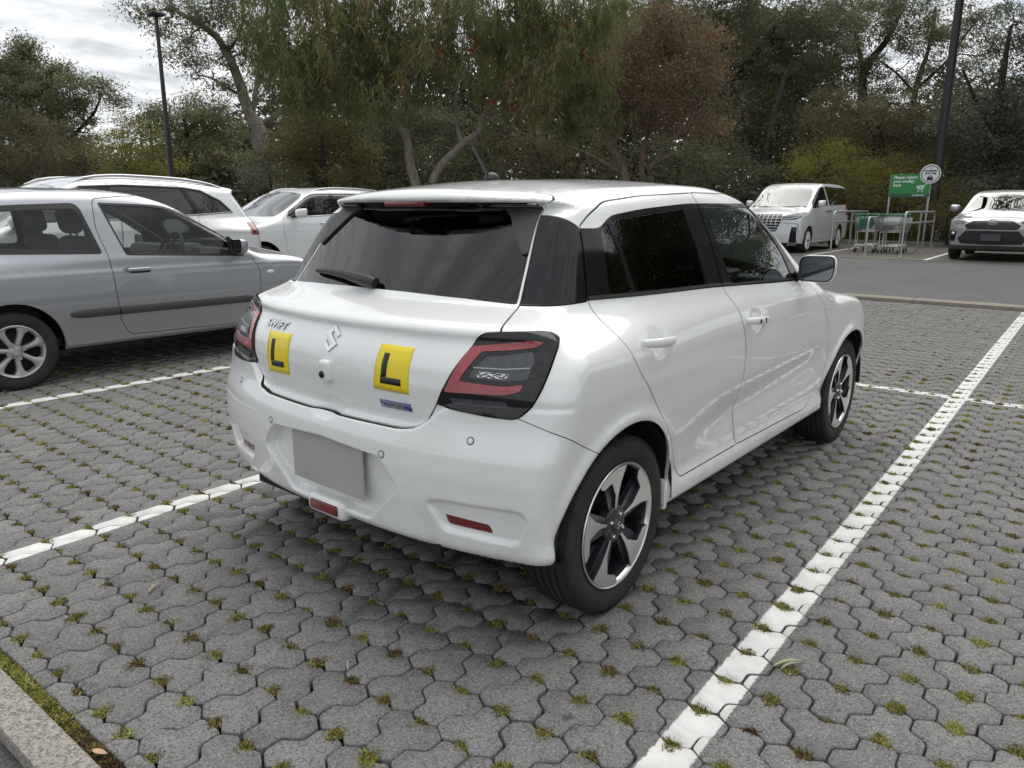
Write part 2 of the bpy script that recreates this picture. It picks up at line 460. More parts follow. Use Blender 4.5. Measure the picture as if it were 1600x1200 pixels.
def cut(V, T, L, fv, sel=None):
    """split triangles T (labels L) where the vertex values fv change sign; sel limits to some triangles"""
    fv = np.where(np.abs(fv) < 1e-5, 1e-5, fv)
    s = fv < 0
    st = s[T]; mixed = st.any(1) & ~st.all(1)
    if sel is not None: mixed &= sel
    idx = np.nonzero(mixed)[0]
    if len(idx) == 0: return V, T, L
    t = T[idx]; ss = st[idx]
    cntneg = ss.sum(1)
    lone = np.where(cntneg == 1, ss.argmax(1), (~ss).argmax(1))
    r = np.arange(len(idx))
    a = t[r, lone]; b = t[r, (lone + 1) % 3]; c = t[r, (lone + 2) % 3]
    e1 = np.sort(np.stack([a, b], 1), 1); e2 = np.sort(np.stack([a, c], 1), 1)
    E = np.concatenate([e1, e2]); key = E[:, 0].astype(np.int64) * len(V) + E[:, 1]
    u, inv = np.unique(key, return_inverse=True)
    ua, ub = u // len(V), u % len(V)
    w = (fv[ua] / (fv[ua] - fv[ub]))[:, None]
    NV = V[ua] * (1 - w) + V[ub] * w
    n1 = inv[:len(idx)] + len(V); n2 = inv[len(idx):] + len(V)
    keep = np.ones(len(T), bool); keep[idx] = False
    newT = np.concatenate([T[keep], np.stack([a, n1, n2], 1), np.stack([n1, b, c], 1), np.stack([n1, c, n2], 1)])
    newL = np.concatenate([L[keep], L[idx], L[idx], L[idx]])
    return np.concatenate([V, NV]), newT, newL

PROJ = {'S': (0, 2), 'R': (1, 2), 'F': (1, 2), 'T': (0, 1)}

class Body:
    def __init__(self, S, h, sub=1):
        self.S = S; self.f = make_body_f(S)
        lo, hi = S['bounds']
        V, Q = surface_nets(self.f, lo, hi, h)
        V = project(self.f, V, 3)
        self.CV, self.CQ = V, Q
        for _ in range(sub):
            V, Q = subdiv_quads(V, Q); V = project(self.f, V, 3)
        self.V = V; self.T = np.concatenate([Q[:, [0, 1, 2]], Q[:, [0, 2, 3]]])
        self.names = ['body']; self.L = np.zeros(len(self.T), int)
    def lid(self, n):
        if n not in self.names: self.names.append(n)
        return self.names.index(n)
    def cond(self, proj, C):
        x0, y0, z0 = C.T
        if proj == 'S':
            t = self.V[self.T]; n = np.cross(t[:, 1] - t[:, 0], t[:, 2] - t[:, 0])
            ny = np.abs(n[:, 1]) / (np.linalg.norm(n, axis=1) + 1e-12)
            return (np.abs(y0) > .42) & ((z0 < .9) | (ny > .42) | (x0 < self.S.get('x_mid_rear', 0) * 0 + .6))
        if proj == 'R': return x0 < self.S['x_mid_rear']
        if proj == 'F': return x0 > self.S['x_mid_front']
        return z0 > .5
    def value(self, proj, shape, V):
        a, b = PROJ[proj]
        P = V[:, [a, b]].copy()
        if proj in 'RF': P[:, 0] = np.abs(P[:, 0])
        if proj == 'T': P[:, 1] = np.abs(P[:, 1])
        return shape(P) if callable(shape) else poly_sdf(P, shape)
    def region(self, name, proj, shape, only=('body',), off=0., gap=0., extra=None):
        """label the faces inside shape; with gap a groove of that half width is labelled 'panel_gap'"""
        C = self.V[self.T].mean(1)
        ids = [self.lid(o) for o in only]
        sel = self.cond(proj, C) & np.isin(self.L, ids)
        if extra is not None: sel &= extra(C)
        for d in ((off - gap, off + gap) if gap else (off,)):
            fv = self.value(proj, shape, self.V) - d
            self.V, self.T, self.L = cut(self.V, self.T, self.L, fv, sel)
            C = self.V[self.T].mean(1); sel = self.cond(proj, C) & np.isin(self.L, ids)
            if extra is not None: sel &= extra(C)
        fc = self.value(proj, shape, C)
        if gap:
            self.L[sel & (fc < off - gap)] = self.lid(name)
            self.L[sel & (np.abs(fc - off) <= gap)] = self.lid('panel_gap')
        else:
            self.L[sel & (fc < off)] = self.lid(name)
    def line(self, proj, pts, w, only=('body',), name='panel_gap', extra=None):
        """thin band of half width w along an open polyline, cut on both sides"""
        fs = lambda P: signed_line(P, pts)[0]
        ids = [self.lid(o) for o in only]
        for d in (-w, w):
            C = self.V[self.T].mean(1); sel = self.cond(proj, C) & np.isin(self.L, ids)
            if extra is not None: sel &= extra(C)
            near = np.abs(self.value(proj, fs, C)) < .06
            self.V, self.T, self.L = cut(self.V, self.T, self.L, self.value(proj, fs, self.V) - d, sel & near)
        C = self.V[self.T].mean(1); sel = self.cond(proj, C) & np.isin(self.L, ids)
        if extra is not None: sel &= extra(C)
        d, inn = self.value(proj, lambda P: np.stack(signed_line(P, pts)), C)
        self.L[sel & (np.abs(d) < w) & (inn > .5)] = self.lid(name)
    def align(self, proj, shape, levels, extra=None):
        """put mesh edges along level lines of a feature and settle the new vertices on the true surface"""
        for d in levels:
            C = self.V[self.T].mean(1); sel = self.cond(proj, C)
            if extra is not None: sel &= extra(C)
            self.V, self.T, self.L = cut(self.V, self.T, self.L, self.value(proj, shape, self.V) - d, sel)
        self.V = project(self.f, self.V, 2)
    def remove(self, name):
        k = self.L != self.lid(name); self.T = self.T[k]; self.L = self.L[k]
    def finish(self):
        """unit normals of the true surface at every vertex"""
        g = grad(self.f, self.V); self.N = g / (np.linalg.norm(g, axis=1)[:, None] + 1e-9)
        nz = self.N[self.T].mean(1)[:, 2]; cz = self.V[self.T].mean(1)[:, 2]
        self.L[(nz < -.72) & (cz < .42)] = self.lid('underside')
    def part(self, name, side=None, depth=.010, offset=0., bump=0.):
        m = self.L == self.lid(name)
        if side is not None:
            C = self.V[self.T].mean(1); m &= (C[:, 1] * side > 0)
        T = self.T[m]
        if len(T) == 0: return None
        u, inv = np.unique(T, return_inverse=True); T = inv.reshape(-1, 3)
        V = self.V[u]; N = self.N[u]
        E = np.concatenate([T[:, [0, 1]], T[:, [1, 2]], T[:, [2, 0]]])
        Es = np.sort(E, 1); key = Es[:, 0] * len(V) + Es[:, 1]
        uk, first, cnt = np.unique(key, return_index=True, return_counts=True)
        B = E[first[cnt == 1]]
        if bump:                       # swell outwards away from the border
            bp = V[np.unique(B)]
            d = np.full(len(V), 1e9)
            for i in range(0, len(bp), 64):
                d = np.minimum(d, np.sqrt(((V[:, None] - bp[None, i:i + 64]) ** 2).sum(-1)).min(1))
            t = np.clip(d / .03, 0, 1); V = V + N * (bump * np.sqrt(np.clip(1 - (1 - t) ** 2, 0, 1)))[:, None]
        V = V + N * offset
        Vf = None; flange = np.zeros((0, 4), int)
        if depth:
            vb = np.unique(B); mp = -np.ones(len(V), int); mp[vb] = np.arange(len(vb))
            base = len(V)
            # flange owns its own vertices so that the edge shades hard
            Vf = np.concatenate([V[vb], V[vb] - N[vb] * depth]); n = len(vb)
            flange = np.stack([base + mp[B[:, 1]], base + mp[B[:, 0]], base + n + mp[B[:, 0]], base + n + mp[B[:, 1]]], 1)
            V = np.concatenate([V, Vf])
        return V, T, flange, N
# ------------------------------------------------------------------ ground, paving, road, kerbs
YA, YB, YC, YD = -1.312, 1.201, 3.760, 6.31         # painted bay lines run along X at these Y
XCROSS, XK0, XK1, XNEAR = 4.070, 10.08, 10.42, -1.454
FARZ = .16
def at(u, v, X=None, Z=None, d=None):
    """point seen at photo pixel (u, v) on the plane x = X, z = Z, or at forward distance d"""
    D = _F * FPX + _R2 * (u - 800) + _U2 * (600 - v)
    if X is not None: t = (X - CAM[0]) / D[0]
    elif Z is not None: t = (Z - CAM[2]) / D[2]
    else:
        Fh = np.array([math.cos(YAW), math.sin(YAW), 0.]); t = d / (D @ Fh)
    return CAM + D * t
def to_px(P):
    P = np.atleast_2d(P) - CAM; z = P @ _F
    return np.stack([800 + FPX * (P @ _R2) / z, 600 - FPX * (P @ _U2) / z, z], 1)

def paving_mat(island=False):
    m, n, out = nt('concrete_paver' + ('_field' if island else '')); g = G(n)
    geo = g.node('ShaderNodeNewGeometry'); pos = geo.outputs['Position']
    if island:
        rnd = g.node('ShaderNodeAttribute', attribute_name='tint').outputs['Fac']
    else:
        rnd = g.node('ShaderNodeObjectInfo').outputs['Random']
    base = g.mix(rnd, (.205, .202, .199, 1), (.268, .264, .259, 1))
    big = g.noise(pos, .55, 4., .6)
    base = g.mix(g.math('MULTIPLY', g.rng(big, .35, .7), .35), base, (.195, .189, .178, 1))
    # exposed grit: pale and dark grains
    v1 = g.node('ShaderNodeTexVoronoi', {'Vector': pos, 'Scale': 190.}); gr = g.node('ShaderNodeSeparateColor', {0: v1.outputs['Color']})
    pale = g.math('MULTIPLY', g.rng(gr.outputs[0], .74, .86), g.rng(v1.outputs['Distance'], .60, .25))
    dark = g.math('MULTIPLY', g.rng(gr.outputs[1], .55, .85), .75)
    base = g.mix(dark, base, (.11, .108, .105, 1))
    base = g.mix(g.math('MULTIPLY', pale, .65), base, (.48, .47, .45, 1))
    fine = g.noise(pos, 420., 2., .6)
    base = g.mix(g.rng(fine, .3, .75), g.mix(.35, base, (.04, .04, .04, 1)), base)
    # oil drips and tyre scuffs
    st = g.math('MULTIPLY', g.rng(g.noise(pos, 5.5, 3., .55), .69, .74), g.rng(g.noise(pos, .6, 2.), .48, .6))
    base = g.mix(g.math('MULTIPLY', st, .75), base, (.03, .029, .028, 1))
    wear = g.noise(pos, 34., 5., .7)
    sp = g.node('ShaderNodeSeparateXYZ', {0: pos}); X, Y = sp.outputs['X'], sp.outputs['Y']
    jit = g.math('MULTIPLY', g.math('SUBTRACT', g.noise(pos, 60., 3.), .5), .014)
    def band(coord, c, hw):
        d = g.math('ABSOLUTE', g.math('SUBTRACT', coord, c)); return g.rng(g.math('ADD', d, jit), hw + .003, hw - .003)
    along = g.math('MULTIPLY', g.rng(X, -1.42, -1.40), g.rng(X, 10.07, 10.05))
    mask = None
    for c in (YA, YB, YC, YD, YA - 2.52, YD + 2.55):
        b = g.math('MULTIPLY', band(Y, c, .0525), along)
        mask = b if mask is None else g.math('MAXIMUM', mask, b)
    mask = g.math('MAXIMUM', mask, band(X, XCROSS, .046))
    hole = g.rng(wear, .27, .33)
    nz = g.node('ShaderNodeSeparateXYZ', {0: geo.outputs['Normal']}).outputs['Z']
    mask = g.math('MULTIPLY', g.math('MULTIPLY', mask, hole), g.rng(nz, .25, .7))
    pcol = g.mix(g.rng(g.noise(pos, 9., 5., .65), .4, .8), (.77, .77, .75, 1), (.60, .59, .56, 1))
    pcol = g.mix(g.math('MULTIPLY', g.rng(fine, .35, .6), .25), pcol, (.50, .49, .47, 1))
    col = g.mix(mask, base, pcol)
    hgt = g.math('ADD', g.math('MULTIPLY', fine, .7), g.math('MULTIPLY', v1.outputs['Distance'], .5))
    bmp = g.node('ShaderNodeBump', {'Strength': .55, 'Distance': .004, 'Height': hgt}).outputs[0]
    p = principled(g, color=col, rough=.85, spec=.3, normal=bmp); n.links.new(p.outputs[0], out.inputs[0]); return m

def asphalt_mat(name, c0, c1, pale_amt=.5):
    m, n, out = nt(name); g = G(n); pos = g.node('ShaderNodeNewGeometry').outputs['Position']
    v1 = g.node('ShaderNodeTexVoronoi', {'Vector': pos, 'Scale': 150.}); gr = g.node('ShaderNodeSeparateColor', {0: v1.outputs['Color']}).outputs[0]
    col = g.mix(g.rng(g.noise(pos, .5, 5., .6), .3, .7), c4(c0), c4(c1))
    col = g.mix(g.math('MULTIPLY', g.rng(gr, .6, .95), pale_amt), col, (.24, .235, .23, 1))
    col = g.mix(g.rng(g.noise(pos, 300., 2.), .55, .75), col, g.mix(.5, col, (.02, .02, .02, 1)))
    bmp = g.node('ShaderNodeBump', {'Strength': .5, 'Distance': .005, 'Height': v1.outputs['Distance']}).outputs[0]
    p = principled(g, color=col, rough=.88, spec=.3, normal=bmp); n.links.new(p.outputs[0], out.inputs[0]); return m
def concrete_mat(name, c0, c1, grit=.5, scale=90.):
    m, n, out = nt(name); g = G(n); pos = g.node('ShaderNodeNewGeometry').outputs['Position']
    nz = g.noise(pos, scale, 6., .75); col = g.mix(g.rng(nz, .36, .62), c4(c0), c4(c1))
    col = g.mix(g.math('MULTIPLY', g.rng(g.noise(pos, 2.2, 5., .65), .4, .75), .45), col, (.17, .155, .13, 1))
    v1 = g.node('ShaderNodeTexVoronoi', {'Vector': pos, 'Scale': 210.}); gr = g.node('ShaderNodeSeparateColor', {0: v1.outputs['Color']}).outputs[0]
    col = g.mix(g.math('MULTIPLY', g.rng(gr, .62, .95), grit), col, (.09, .085, .08, 1))
    bmp = g.node('ShaderNodeBump', {'Strength': .7, 'Distance': .006, 'Height': nz}).outputs[0]
    p = principled(g, color=col, rough=.9, spec=.25, normal=bmp); n.links.new(p.outputs[0], out.inputs[0]); return m
def far_paving_mat():
    """small far pavers: worn brick-grey bond"""
    m, n, out = nt('far_paving'); g = G(n); pos = g.node('ShaderNodeNewGeometry').outputs['Position']
    br = g.node('ShaderNodeTexBrick', {'Vector': pos, 'Color1': (.165, .155, .135, 1), 'Color2': (.125, .118, .105, 1), 'Mortar': (.05, .045, .038, 1), 'Scale': 5.6, 'Mortar Size': .03, 'Brick Width': .95, 'Row Height': .85})
    col = g.mix(g.math('MULTIPLY', g.rng(g.noise(pos, .7, 5., .6), .35, .7), .5), br.outputs[0], (.20, .18, .14, 1))
    col = g.mix(g.rng(g.noise(pos, 26., 4., .6), .60, .72), col, (.085, .085, .035, 1))
    p = principled(g, color=col, rough=.9, spec=.25); n.links.new(p.outputs[0], out.inputs[0]); return m
def soil_mat():
    m, n, out = nt('soil'); g = G(n); pos = g.node('ShaderNodeNewGeometry').outputs['Position']
    col = g.mix(g.rng(g.noise(pos, 3., 6., .65), .35, .65), (.035, .028, .018, 1), (.085, .065, .04, 1))
    col = g.mix(g.rng(g.noise(pos, .25, 4., .6), .5, .62), col, (.045, .055, .022, 1))
    p = principled(g, color=col, rough=.95); n.links.new(p.outputs[0], out.inputs[0]); return m
def joint_mat():
    m, n, out = nt('joint_soil'); g = G(n); pos = g.node('ShaderNodeNewGeometry').outputs['Position']
    col = g.mix(g.rng(g.noise(pos, 18., 5., .6), .4, .62), (.012, .011, .009, 1), (.030, .026, .017, 1))
    p = principled(g, color=col, rough=.95); n.links.new(p.outputs[0], out.inputs[0]); return m

def sheet(name, pts, faces, m, kind='structure'):
    me = np_mesh(name, np.array(pts, float), [np.array([f]) for f in faces]); o = link(name, me, None, m); return tag(o, kind=kind)
MT['asphalt'] = asphalt_mat('asphalt', (.090, .091, .094), (.115, .115, .116)); MT['asphalt_near'] = asphalt_mat('asphalt_near', (.055, .056, .058), (.075, .075, .075), .35)
MT['kerb_far'] = concrete_mat('kerb_concrete', (.30, .27, .23), (.24, .215, .18), .25); MT['kerb_near'] = concrete_mat('kerb_aggregate', (.42, .395, .35), (.25, .235, .21), .8, 70.)
MT['soil'] = soil_mat(); MT['joint'] = joint_mat(); MT['far_paving'] = far_paving_mat()
MT['paver'] = paving_mat(False); MT['paver_field'] = paving_mat(True)
MT['line_paint'] = mat('line_paint', (.70, .69, .66), .8, var=.12, vscale=9)

sheet('ground', [(-400, -400, -.30), (500, -400, -.30), (500, 500, -.30), (-400, 500, -.30)], [(0, 1, 2, 3)], MT['soil'])
# near drive behind the bays, kerb strip, joint bed under the pavers
sheet('driveway', [(-30, -60, -.030), (-1.55, -60, -.030), (-1.55, 60, -.030), (-30, 60, -.030)], [(0, 1, 2, 3)], MT['asphalt_near'])
LX = 40
sheet('road', [(XK1 - .04, -50, .030), (18.3, -50, FARZ - .032), (18.3, 50, FARZ - .032), (XK1 - .04, 50, .030)], [(0, 1, 2, 3)], MT['asphalt'])
sheet('far_bays', [(18.28, -50, FARZ - .026), (26.0, -50, FARZ), (26.0, 50, FARZ), (18.28, 50, FARZ - .026)], [(0, 1, 2, 3)], MT['far_paving'])
sheet('garden_bed', [(26.1, -60, FARZ + .10), (140, -60, FARZ + 1.2), (140, 160, FARZ + 1.2), (26.1, 160, FARZ + .10)], [(0, 1, 2, 3)], MT['soil'])
def kerb(name, x0, x1, z0, z1, y0, y1, L, m, label):
    o = empty(name, (0, 0, 0)); tag(o, kind='structure')
    y = y0; k = 0
    while y < y1:
        l = min(L * random.uniform(.97, 1.03), y1 - y); bm = bmesh.new(); dzz = random.uniform(-.003, .003)
        bm_box(bm, ((x0 + x1) / 2, y + l / 2, (z0 + z1) / 2 + dzz), (x1 - x0, l - .008, z1 - z0), bev=.012, seg=2)
        bm_obj('kerb_stone', bm, m, o, smooth=40); y += l
    return o
kerb('near_kerb', -1.558, XNEAR, -.12, .012, -7., 4.5, 1.9, MT['kerb_near'], '')
kerb('road_kerb', XK0 + .01, XK1, -.08, .050, -12., 18., 2.4, MT['kerb_far'], '')
kerb('garden_kerb', 26.0, 26.16, FARZ - .1, FARZ + .13, -14., 40., 2.4, MT['kerb_far'], '')
# painted lines of the far bays (4 mm above the paving)
far_line = lambda y: sheet('bay_line', [(18.45, y - .05, FARZ - .021), (23.6, y - .05, FARZ - .0035), (23.6, y + .05, FARZ - .0035), (18.45, y + .05, FARZ - .021)], [(0, 1, 2, 3)], MT['line_paint'])
for y in (1.36, 4.10, -1.2): far_line(y)

# ---- interlocking pavers: three hexagons fused, rows alternate direction
HW = .0979; HY = .1410 / (1.5 * .0979) ; HS = HW / math.sqrt(3)
def hexpts(cx, cy): return [(cx + HS * math.cos(math.radians(60 * k)), cy + HS * math.sin(math.radians(60 * k))) for k in range(6)]
def union_outline(centres):
    edges = {}
    key = lambda p: (round(p[0] * 500), round(p[1] * 500))
    pos = {}
    for c in centres:
        h = hexpts(*c)
        for a, b in zip(h, h[1:] + h[:1]):
            pos[key(a)] = a; pos[key(b)] = b
            if (key(b), key(a)) in edges: del edges[(key(b), key(a))]
            else: edges[(key(a), key(b))] = 1
    nx = {a: b for a, b in edges}; s = next(iter(nx)); out = [s]; c = nx[s]
    while c != s: out.append(c); c = nx[c]
    return [pos[k] for k in out]
def paver_outline(kind):
    if kind == 0: cs = [(0, -HW / 2), (0, HW / 2), (HW * .8660254, 0)]; tip = (HW * .8660254 + HS, 0)
    else: cs = [(0, 1.5 * HW), (HW * .8660254, HW), (HW * .8660254, 2 * HW)]; tip = (-HS, 1.5 * HW)
    o = union_outline(cs); out = []
    n = len(o)
    for i, p in enumerate(o):
        if math.hypot(p[0] - tip[0], p[1] - tip[1]) < .002:       # blunt tip leaves the drainage hole
            for q in (o[i - 1], o[(i + 1) % n]):
                out.append((p[0] + (q[0] - p[0]) * .72, p[1] + (q[1] - p[1]) * .72))
        else: out.append(p)
    return [(x, y * HY) for x, y in out], (tip[0] - math.copysign(.012, tip[0] - cs[0][0]), tip[1] * HY)
def inset(poly, d):
    n = len(poly); out = []
    for i in range(n):
        p0, p1, p2 = (np.array(poly[(i + k) % n]) for k in (-1, 0, 1))
        a = p1 - p0; b = p2 - p1; a /= np.linalg.norm(a) + 1e-9; b /= np.linalg.norm(b) + 1e-9
        na, nb = np.array([-a[1], a[0]]), np.array([-b[1], b[0]]); m = na + nb; m /= np.linalg.norm(m) + 1e-9
        out.append(tuple(p1 + m * d / max(.45, m @ na)))
    return out
PX, PY = HW * math.sqrt(3), 3 * HW * HY
OUT = [paver_outline(0), paver_outline(1)]
# lattice offset so that the drainage holes fall where the photograph shows moss
ox = -.848 - (OUT[0][1][0] - PX); oy = -.5862 - OUT[0][1][1]
cells = []
for kind in (0, 1):
    c0 = np.mean(OUT[kind][0], 0)
    for j in range(-26, 40):
        for i in range(-20, 72):
            cx, cy = ox + i * PX + c0[0], oy + j * PY + c0[1]
            if cx > XK0 - .02 or cx < XNEAR - .06: continue
            cells.append((kind, ox + i * PX, oy + j * PY, cx, cy))
cells_a = np.array([(c[3], c[4], 0.) for c in cells]); px = to_px(cells_a)
vis = (px[:, 2] > .3) & (px[:, 0] > -420) & (px[:, 0] < 2050) & (px[:, 1] < 1700)
vis &= (np.abs(cells_a[:, 1]) < 12)
infr = (px[:, 0] > -25) & (px[:, 0] < 1625) & (px[:, 1] < 1235) & vis
dist = np.linalg.norm(cells_a - CAM, axis=1)
order = np.argsort(np.where(infr, dist, 1e9)); near_ids = set(order[:300].tolist())
def clip_x(poly, xmin):
    out = []; n = len(poly)
    for i in range(n):
        a, b = poly[i], poly[(i + 1) % n]
        if a[0] >= xmin: out.append(a)
        if (a[0] >= xmin) != (b[0] >= xmin):
            t = (xmin - a[0]) / (b[0] - a[0]); out.append((xmin, a[1] + t * (b[1] - a[1])))
    return out
def paver_mesh(poly, wall=True, jag=0.):
    top0 = inset(poly, .0026); top1 = inset(poly, .0052)
    if jag: top1 = [(x + random.uniform(-jag, jag), y + random.uniform(-jag, jag)) for x, y in top1]
    n = len(poly); V = [(x, y, 0.) for x, y in top1] + [(x, y, -.0045) for x, y in top0]; F = [tuple(range(n))]
    q = [(n + i, n + (i + 1) % n, (i + 1) % n, i) for i in range(n)]
    if wall:
        V += [(x, y, -.045) for x, y in top0]; q += [(2 * n + i, 2 * n + (i + 1) % n, n + (i + 1) % n, n + i) for i in range(n)]
    return np.array(V), F, np.array(q)
pav = empty('paving', (0, 0, 0)); tag(pav, kind='structure')
bed = np_mesh('paving_bed', np.array([(XNEAR, -13, -.024), (XK0 + .02, -13, -.024), (XK0 + .02, 13, -.024), (XNEAR, 13, -.024)]), np.array([[0, 1, 2, 3]]))
link('paving_bed', bed, pav, MT['joint'])
edge_x = XNEAR + .038
shared = {}
for kind in (0, 1):
    for k in range(5):
        c0 = np.mean(OUT[kind][0], 0); P = [(x - c0[0], y - c0[1]) for x, y in OUT[kind][0]]
        P = round_poly([(x + random.uniform(-.0012, .0012), y + random.uniform(-.0012, .0012)) for x, y in P], .007, 1)
        V, F, q = paver_mesh(P, True, .0007); me = np_mesh('paver', V, [np.array(F), q]); me.materials.append(MT['paver']); shared[kind, k] = me
FV = []; FT = []; FQ = []; tint = []; nv = 0; moss = []
rng = np.random.default_rng(5)
for ci, (kind, gx, gy, cx, cy) in enumerate(cells):
    if not vis[ci]: continue
    if not math.isnan(cx): moss.append((gx + OUT[kind][1][0], gy + OUT[kind][1][1]))
    dz = rng.normal(0, .0012); rot = rng.normal(0, .007); tx, ty = rng.normal(0, .004, 2); sx, sy = rng.normal(0, .0012, 2)
    lo = min(p[0] for p in OUT[kind][0]) + gx
    cutp = lo < edge_x
    if ci in near_ids and not cutp:
        o = bpy.data.objects.new('paver', shared[kind, int(rng.integers(5))]); COL.objects.link(o); o.parent = pav
        o.location = (cx + sx, cy + sy, dz); o.rotation_euler = (tx, ty, rot); continue
    poly = [(x + gx - cx, y + gy - cy) for x, y in OUT[kind][0]]
    if cutp:
        poly = clip_x(poly, edge_x - cx)
        if len(poly) < 4 or max(p[0] for p in poly) - min(p[0] for p in poly) < .05: continue
    near = dist[ci] < 7.5
    if near: poly = round_poly(poly, .007, 1)
    if ci in near_ids:
        V, F, q = paver_mesh(poly, True, .0007); me = np_mesh('paver', V, [np.array(F), q]); o = link('paver', me, pav, MT['paver']); o.location = (cx, cy, dz); o.rotation_euler = (tx, ty, 0); continue
    V, F, q = paver_mesh(poly, True)
    c, s = math.cos(rot), math.sin(rot)
    W = np.stack([V[:, 0] * c - V[:, 1] * s + cx + sx, V[:, 0] * s + V[:, 1] * c + cy + sy, V[:, 2] + dz + V[:, 0] * tx + V[:, 1] * ty], 1)
    FV.append(W); FT.append([x + nv for x in F[0]]); FQ.append(q + nv); tint += [rng.random()] * len(W); nv += len(W)
FV = np.concatenate(FV); Q = np.concatenate(FQ)
by = {}
for t in FT: by.setdefault(len(t), []).append(t)
me = np_mesh('paver_field', FV, [Q] + [np.array(v) for v in by.values()])
at_ = me.attributes.new('tint', 'FLOAT', 'POINT'); at_.data.foreach_set('value', np.array(tint, np.float32))
o = link('paver_field', me, pav, MT['paver_field']); o['kind'] = 'stuff'

# ---- moss and tiny weeds in the drainage holes and along the near kerb
def moss_mat():
    m, n, out = nt('moss'); g = G(n)
    t = g.node('ShaderNodeAttribute', attribute_name='tint').outputs['Fac']; r = g.node('ShaderNodeValToRGB', {0: t}); e = r.color_ramp.elements
    e[0].position = 0; e[0].color = (.085, .050, .030, 1); e[1].position = 1; e[1].color = (.42, .41, .15, 1)
    for p_, c_ in ((.30, (.17, .12, .05)), (.55, (.235, .235, .066)), (.8, (.31, .315, .085))): x = e.new(p_); x.color = c_ + (1,)
    p = principled(g, color=r.outputs[0], rough=.8, spec=.2); n.links.new(p.outputs[0], out.inputs[0]); return m
MT['moss'] = moss_mat()
BV = []; BT = []
def tuft(x, y, z, r, n, hue, h=.012):
    a = rng.uniform(0, 2 * math.pi, n); rr = r * np.sqrt(rng.random(n)); b = np.stack([x + rr * np.cos(a), y + rr * np.sin(a) * .8, np.full(n, z)], 1)
    d = rng.normal(0, 1, (n, 3)); d[:, 2] = np.abs(d[:, 2]) * .7 + .25; d /= np.linalg.norm(d, axis=1)[:, None]
    L = rng.uniform(.5, 1.3, n) * h; w = np.cross(d, rng.normal(0, 1, (n, 3))); w /= np.linalg.norm(w, axis=1)[:, None] + 1e-9; w *= (L * .22)[:, None]
    BV.append(np.stack([b - w * 1.2, b + w * 1.2, b + d * L[:, None]], 1)); BT.append(np.repeat(np.clip(hue + rng.normal(0, .16, n), 0, 1), 3))
seen = set()
for x, y in moss:
    if x < edge_x - .03: continue
    p = to_px(np.array([x, y, 0.]))[0]
    if p[2] < .3 or p[0] < -150 or p[0] > 1750 or p[1] > 1350: continue
    d = math.hypot(x - CAM[0], y - CAM[1]); live = rng.random()
    patch = .5 + .5 * math.sin(x * 1.7 + 1.3 * y) * math.cos(y * 1.1 - x * .6)
    hue = .42 + .45 * patch * live + rng.normal(0, .10)
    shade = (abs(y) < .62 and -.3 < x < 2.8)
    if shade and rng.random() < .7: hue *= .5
    n = int((520 if d < 3 else 270 if d < 4.5 else 100 if d < 7 else 26) * rng.uniform(.5, 1.25))
    if live < .10: n = n // 5
    for q in range(3 if d < 4.5 else 1):
        tuft(x + rng.normal(0, .006), y + rng.normal(0, .005), -.0045, rng.uniform(.019, .030), n // (3 if d < 4.5 else 1), hue + rng.normal(0, .08), rng.uniform(.008, .015) * (1 if d < 4.5 else 1.6))
    if rng.random() < .07 and d < 6:                      # creeping along the joint
        aa = rng.uniform(0, 6.28)
        for q in range(5): tuft(x + math.cos(aa) * .013 * q, y + math.sin(aa) * .013 * q, -.011, .008, n // 4, hue, .010)
y = -2.5
while y < 4.4:                                           # kerb joint
    hue = np.clip(.42 + .3 * math.sin(y * 5) + rng.normal(0, .12), .05, .95)
    tuft(XNEAR + .020 + rng.normal(0, .005), y, -.008, .018, 80, hue, .008 if rng.random() < .85 else .018); y += .0075
BVa = np.concatenate(BV).reshape(-1, 3); me = np_mesh('moss', BVa, np.arange(len(BVa)).reshape(-1, 3))
a_ = me.attributes.new('tint', 'FLOAT', 'POINT'); a_.data.foreach_set('value', np.concatenate(BT).astype(np.float32))
tag(link('moss', me, None, MT['moss']), kind='stuff')
# ------------------------------------------------------------------ white hatchback: body surface
_zs = smooth_table([(0., .668), (.39, .672), (.45, .70), (.52, .762), (.9, .775)], .02)
_rlow = smooth_table([(.15, -.49), (.27, -.528), (.31, -.543), (.38, -.553), (.46, -.566), (.55, -.569), (.62, -.562), (.66, -.548), (.70, -.535), (.78, -.525)], .012)
_rup = [(.50, -.495), (.60, -.498), (.66, -.503), (.72, -.514), (.80, -.521), (.86, -.512), (.90, -.494), (.925, -.477), (.945, -.466), (.968, -.474),
        (.988, -.458), (1.0, -.410), (1.035, -.303), (1.15, -.198), (1.29, -.078), (1.338, -.036), (1.348, -.160), (1.388, -.158), (1.42, -.10)]
_rupf = smooth_table(_rup, .009)
_recess = round_poly([(-.2, .575), (0, .575), (.285, .562), (.36, .475), (.212, .338), (0, .334), (-.2, .334)], [0, 0, .02, .03, .02, 0, 0])
_pocket = round_poly([(.47, .455), (.52, .468), (.77, .472), (.79, .45), (.755, .365), (.52, .372)], .02)

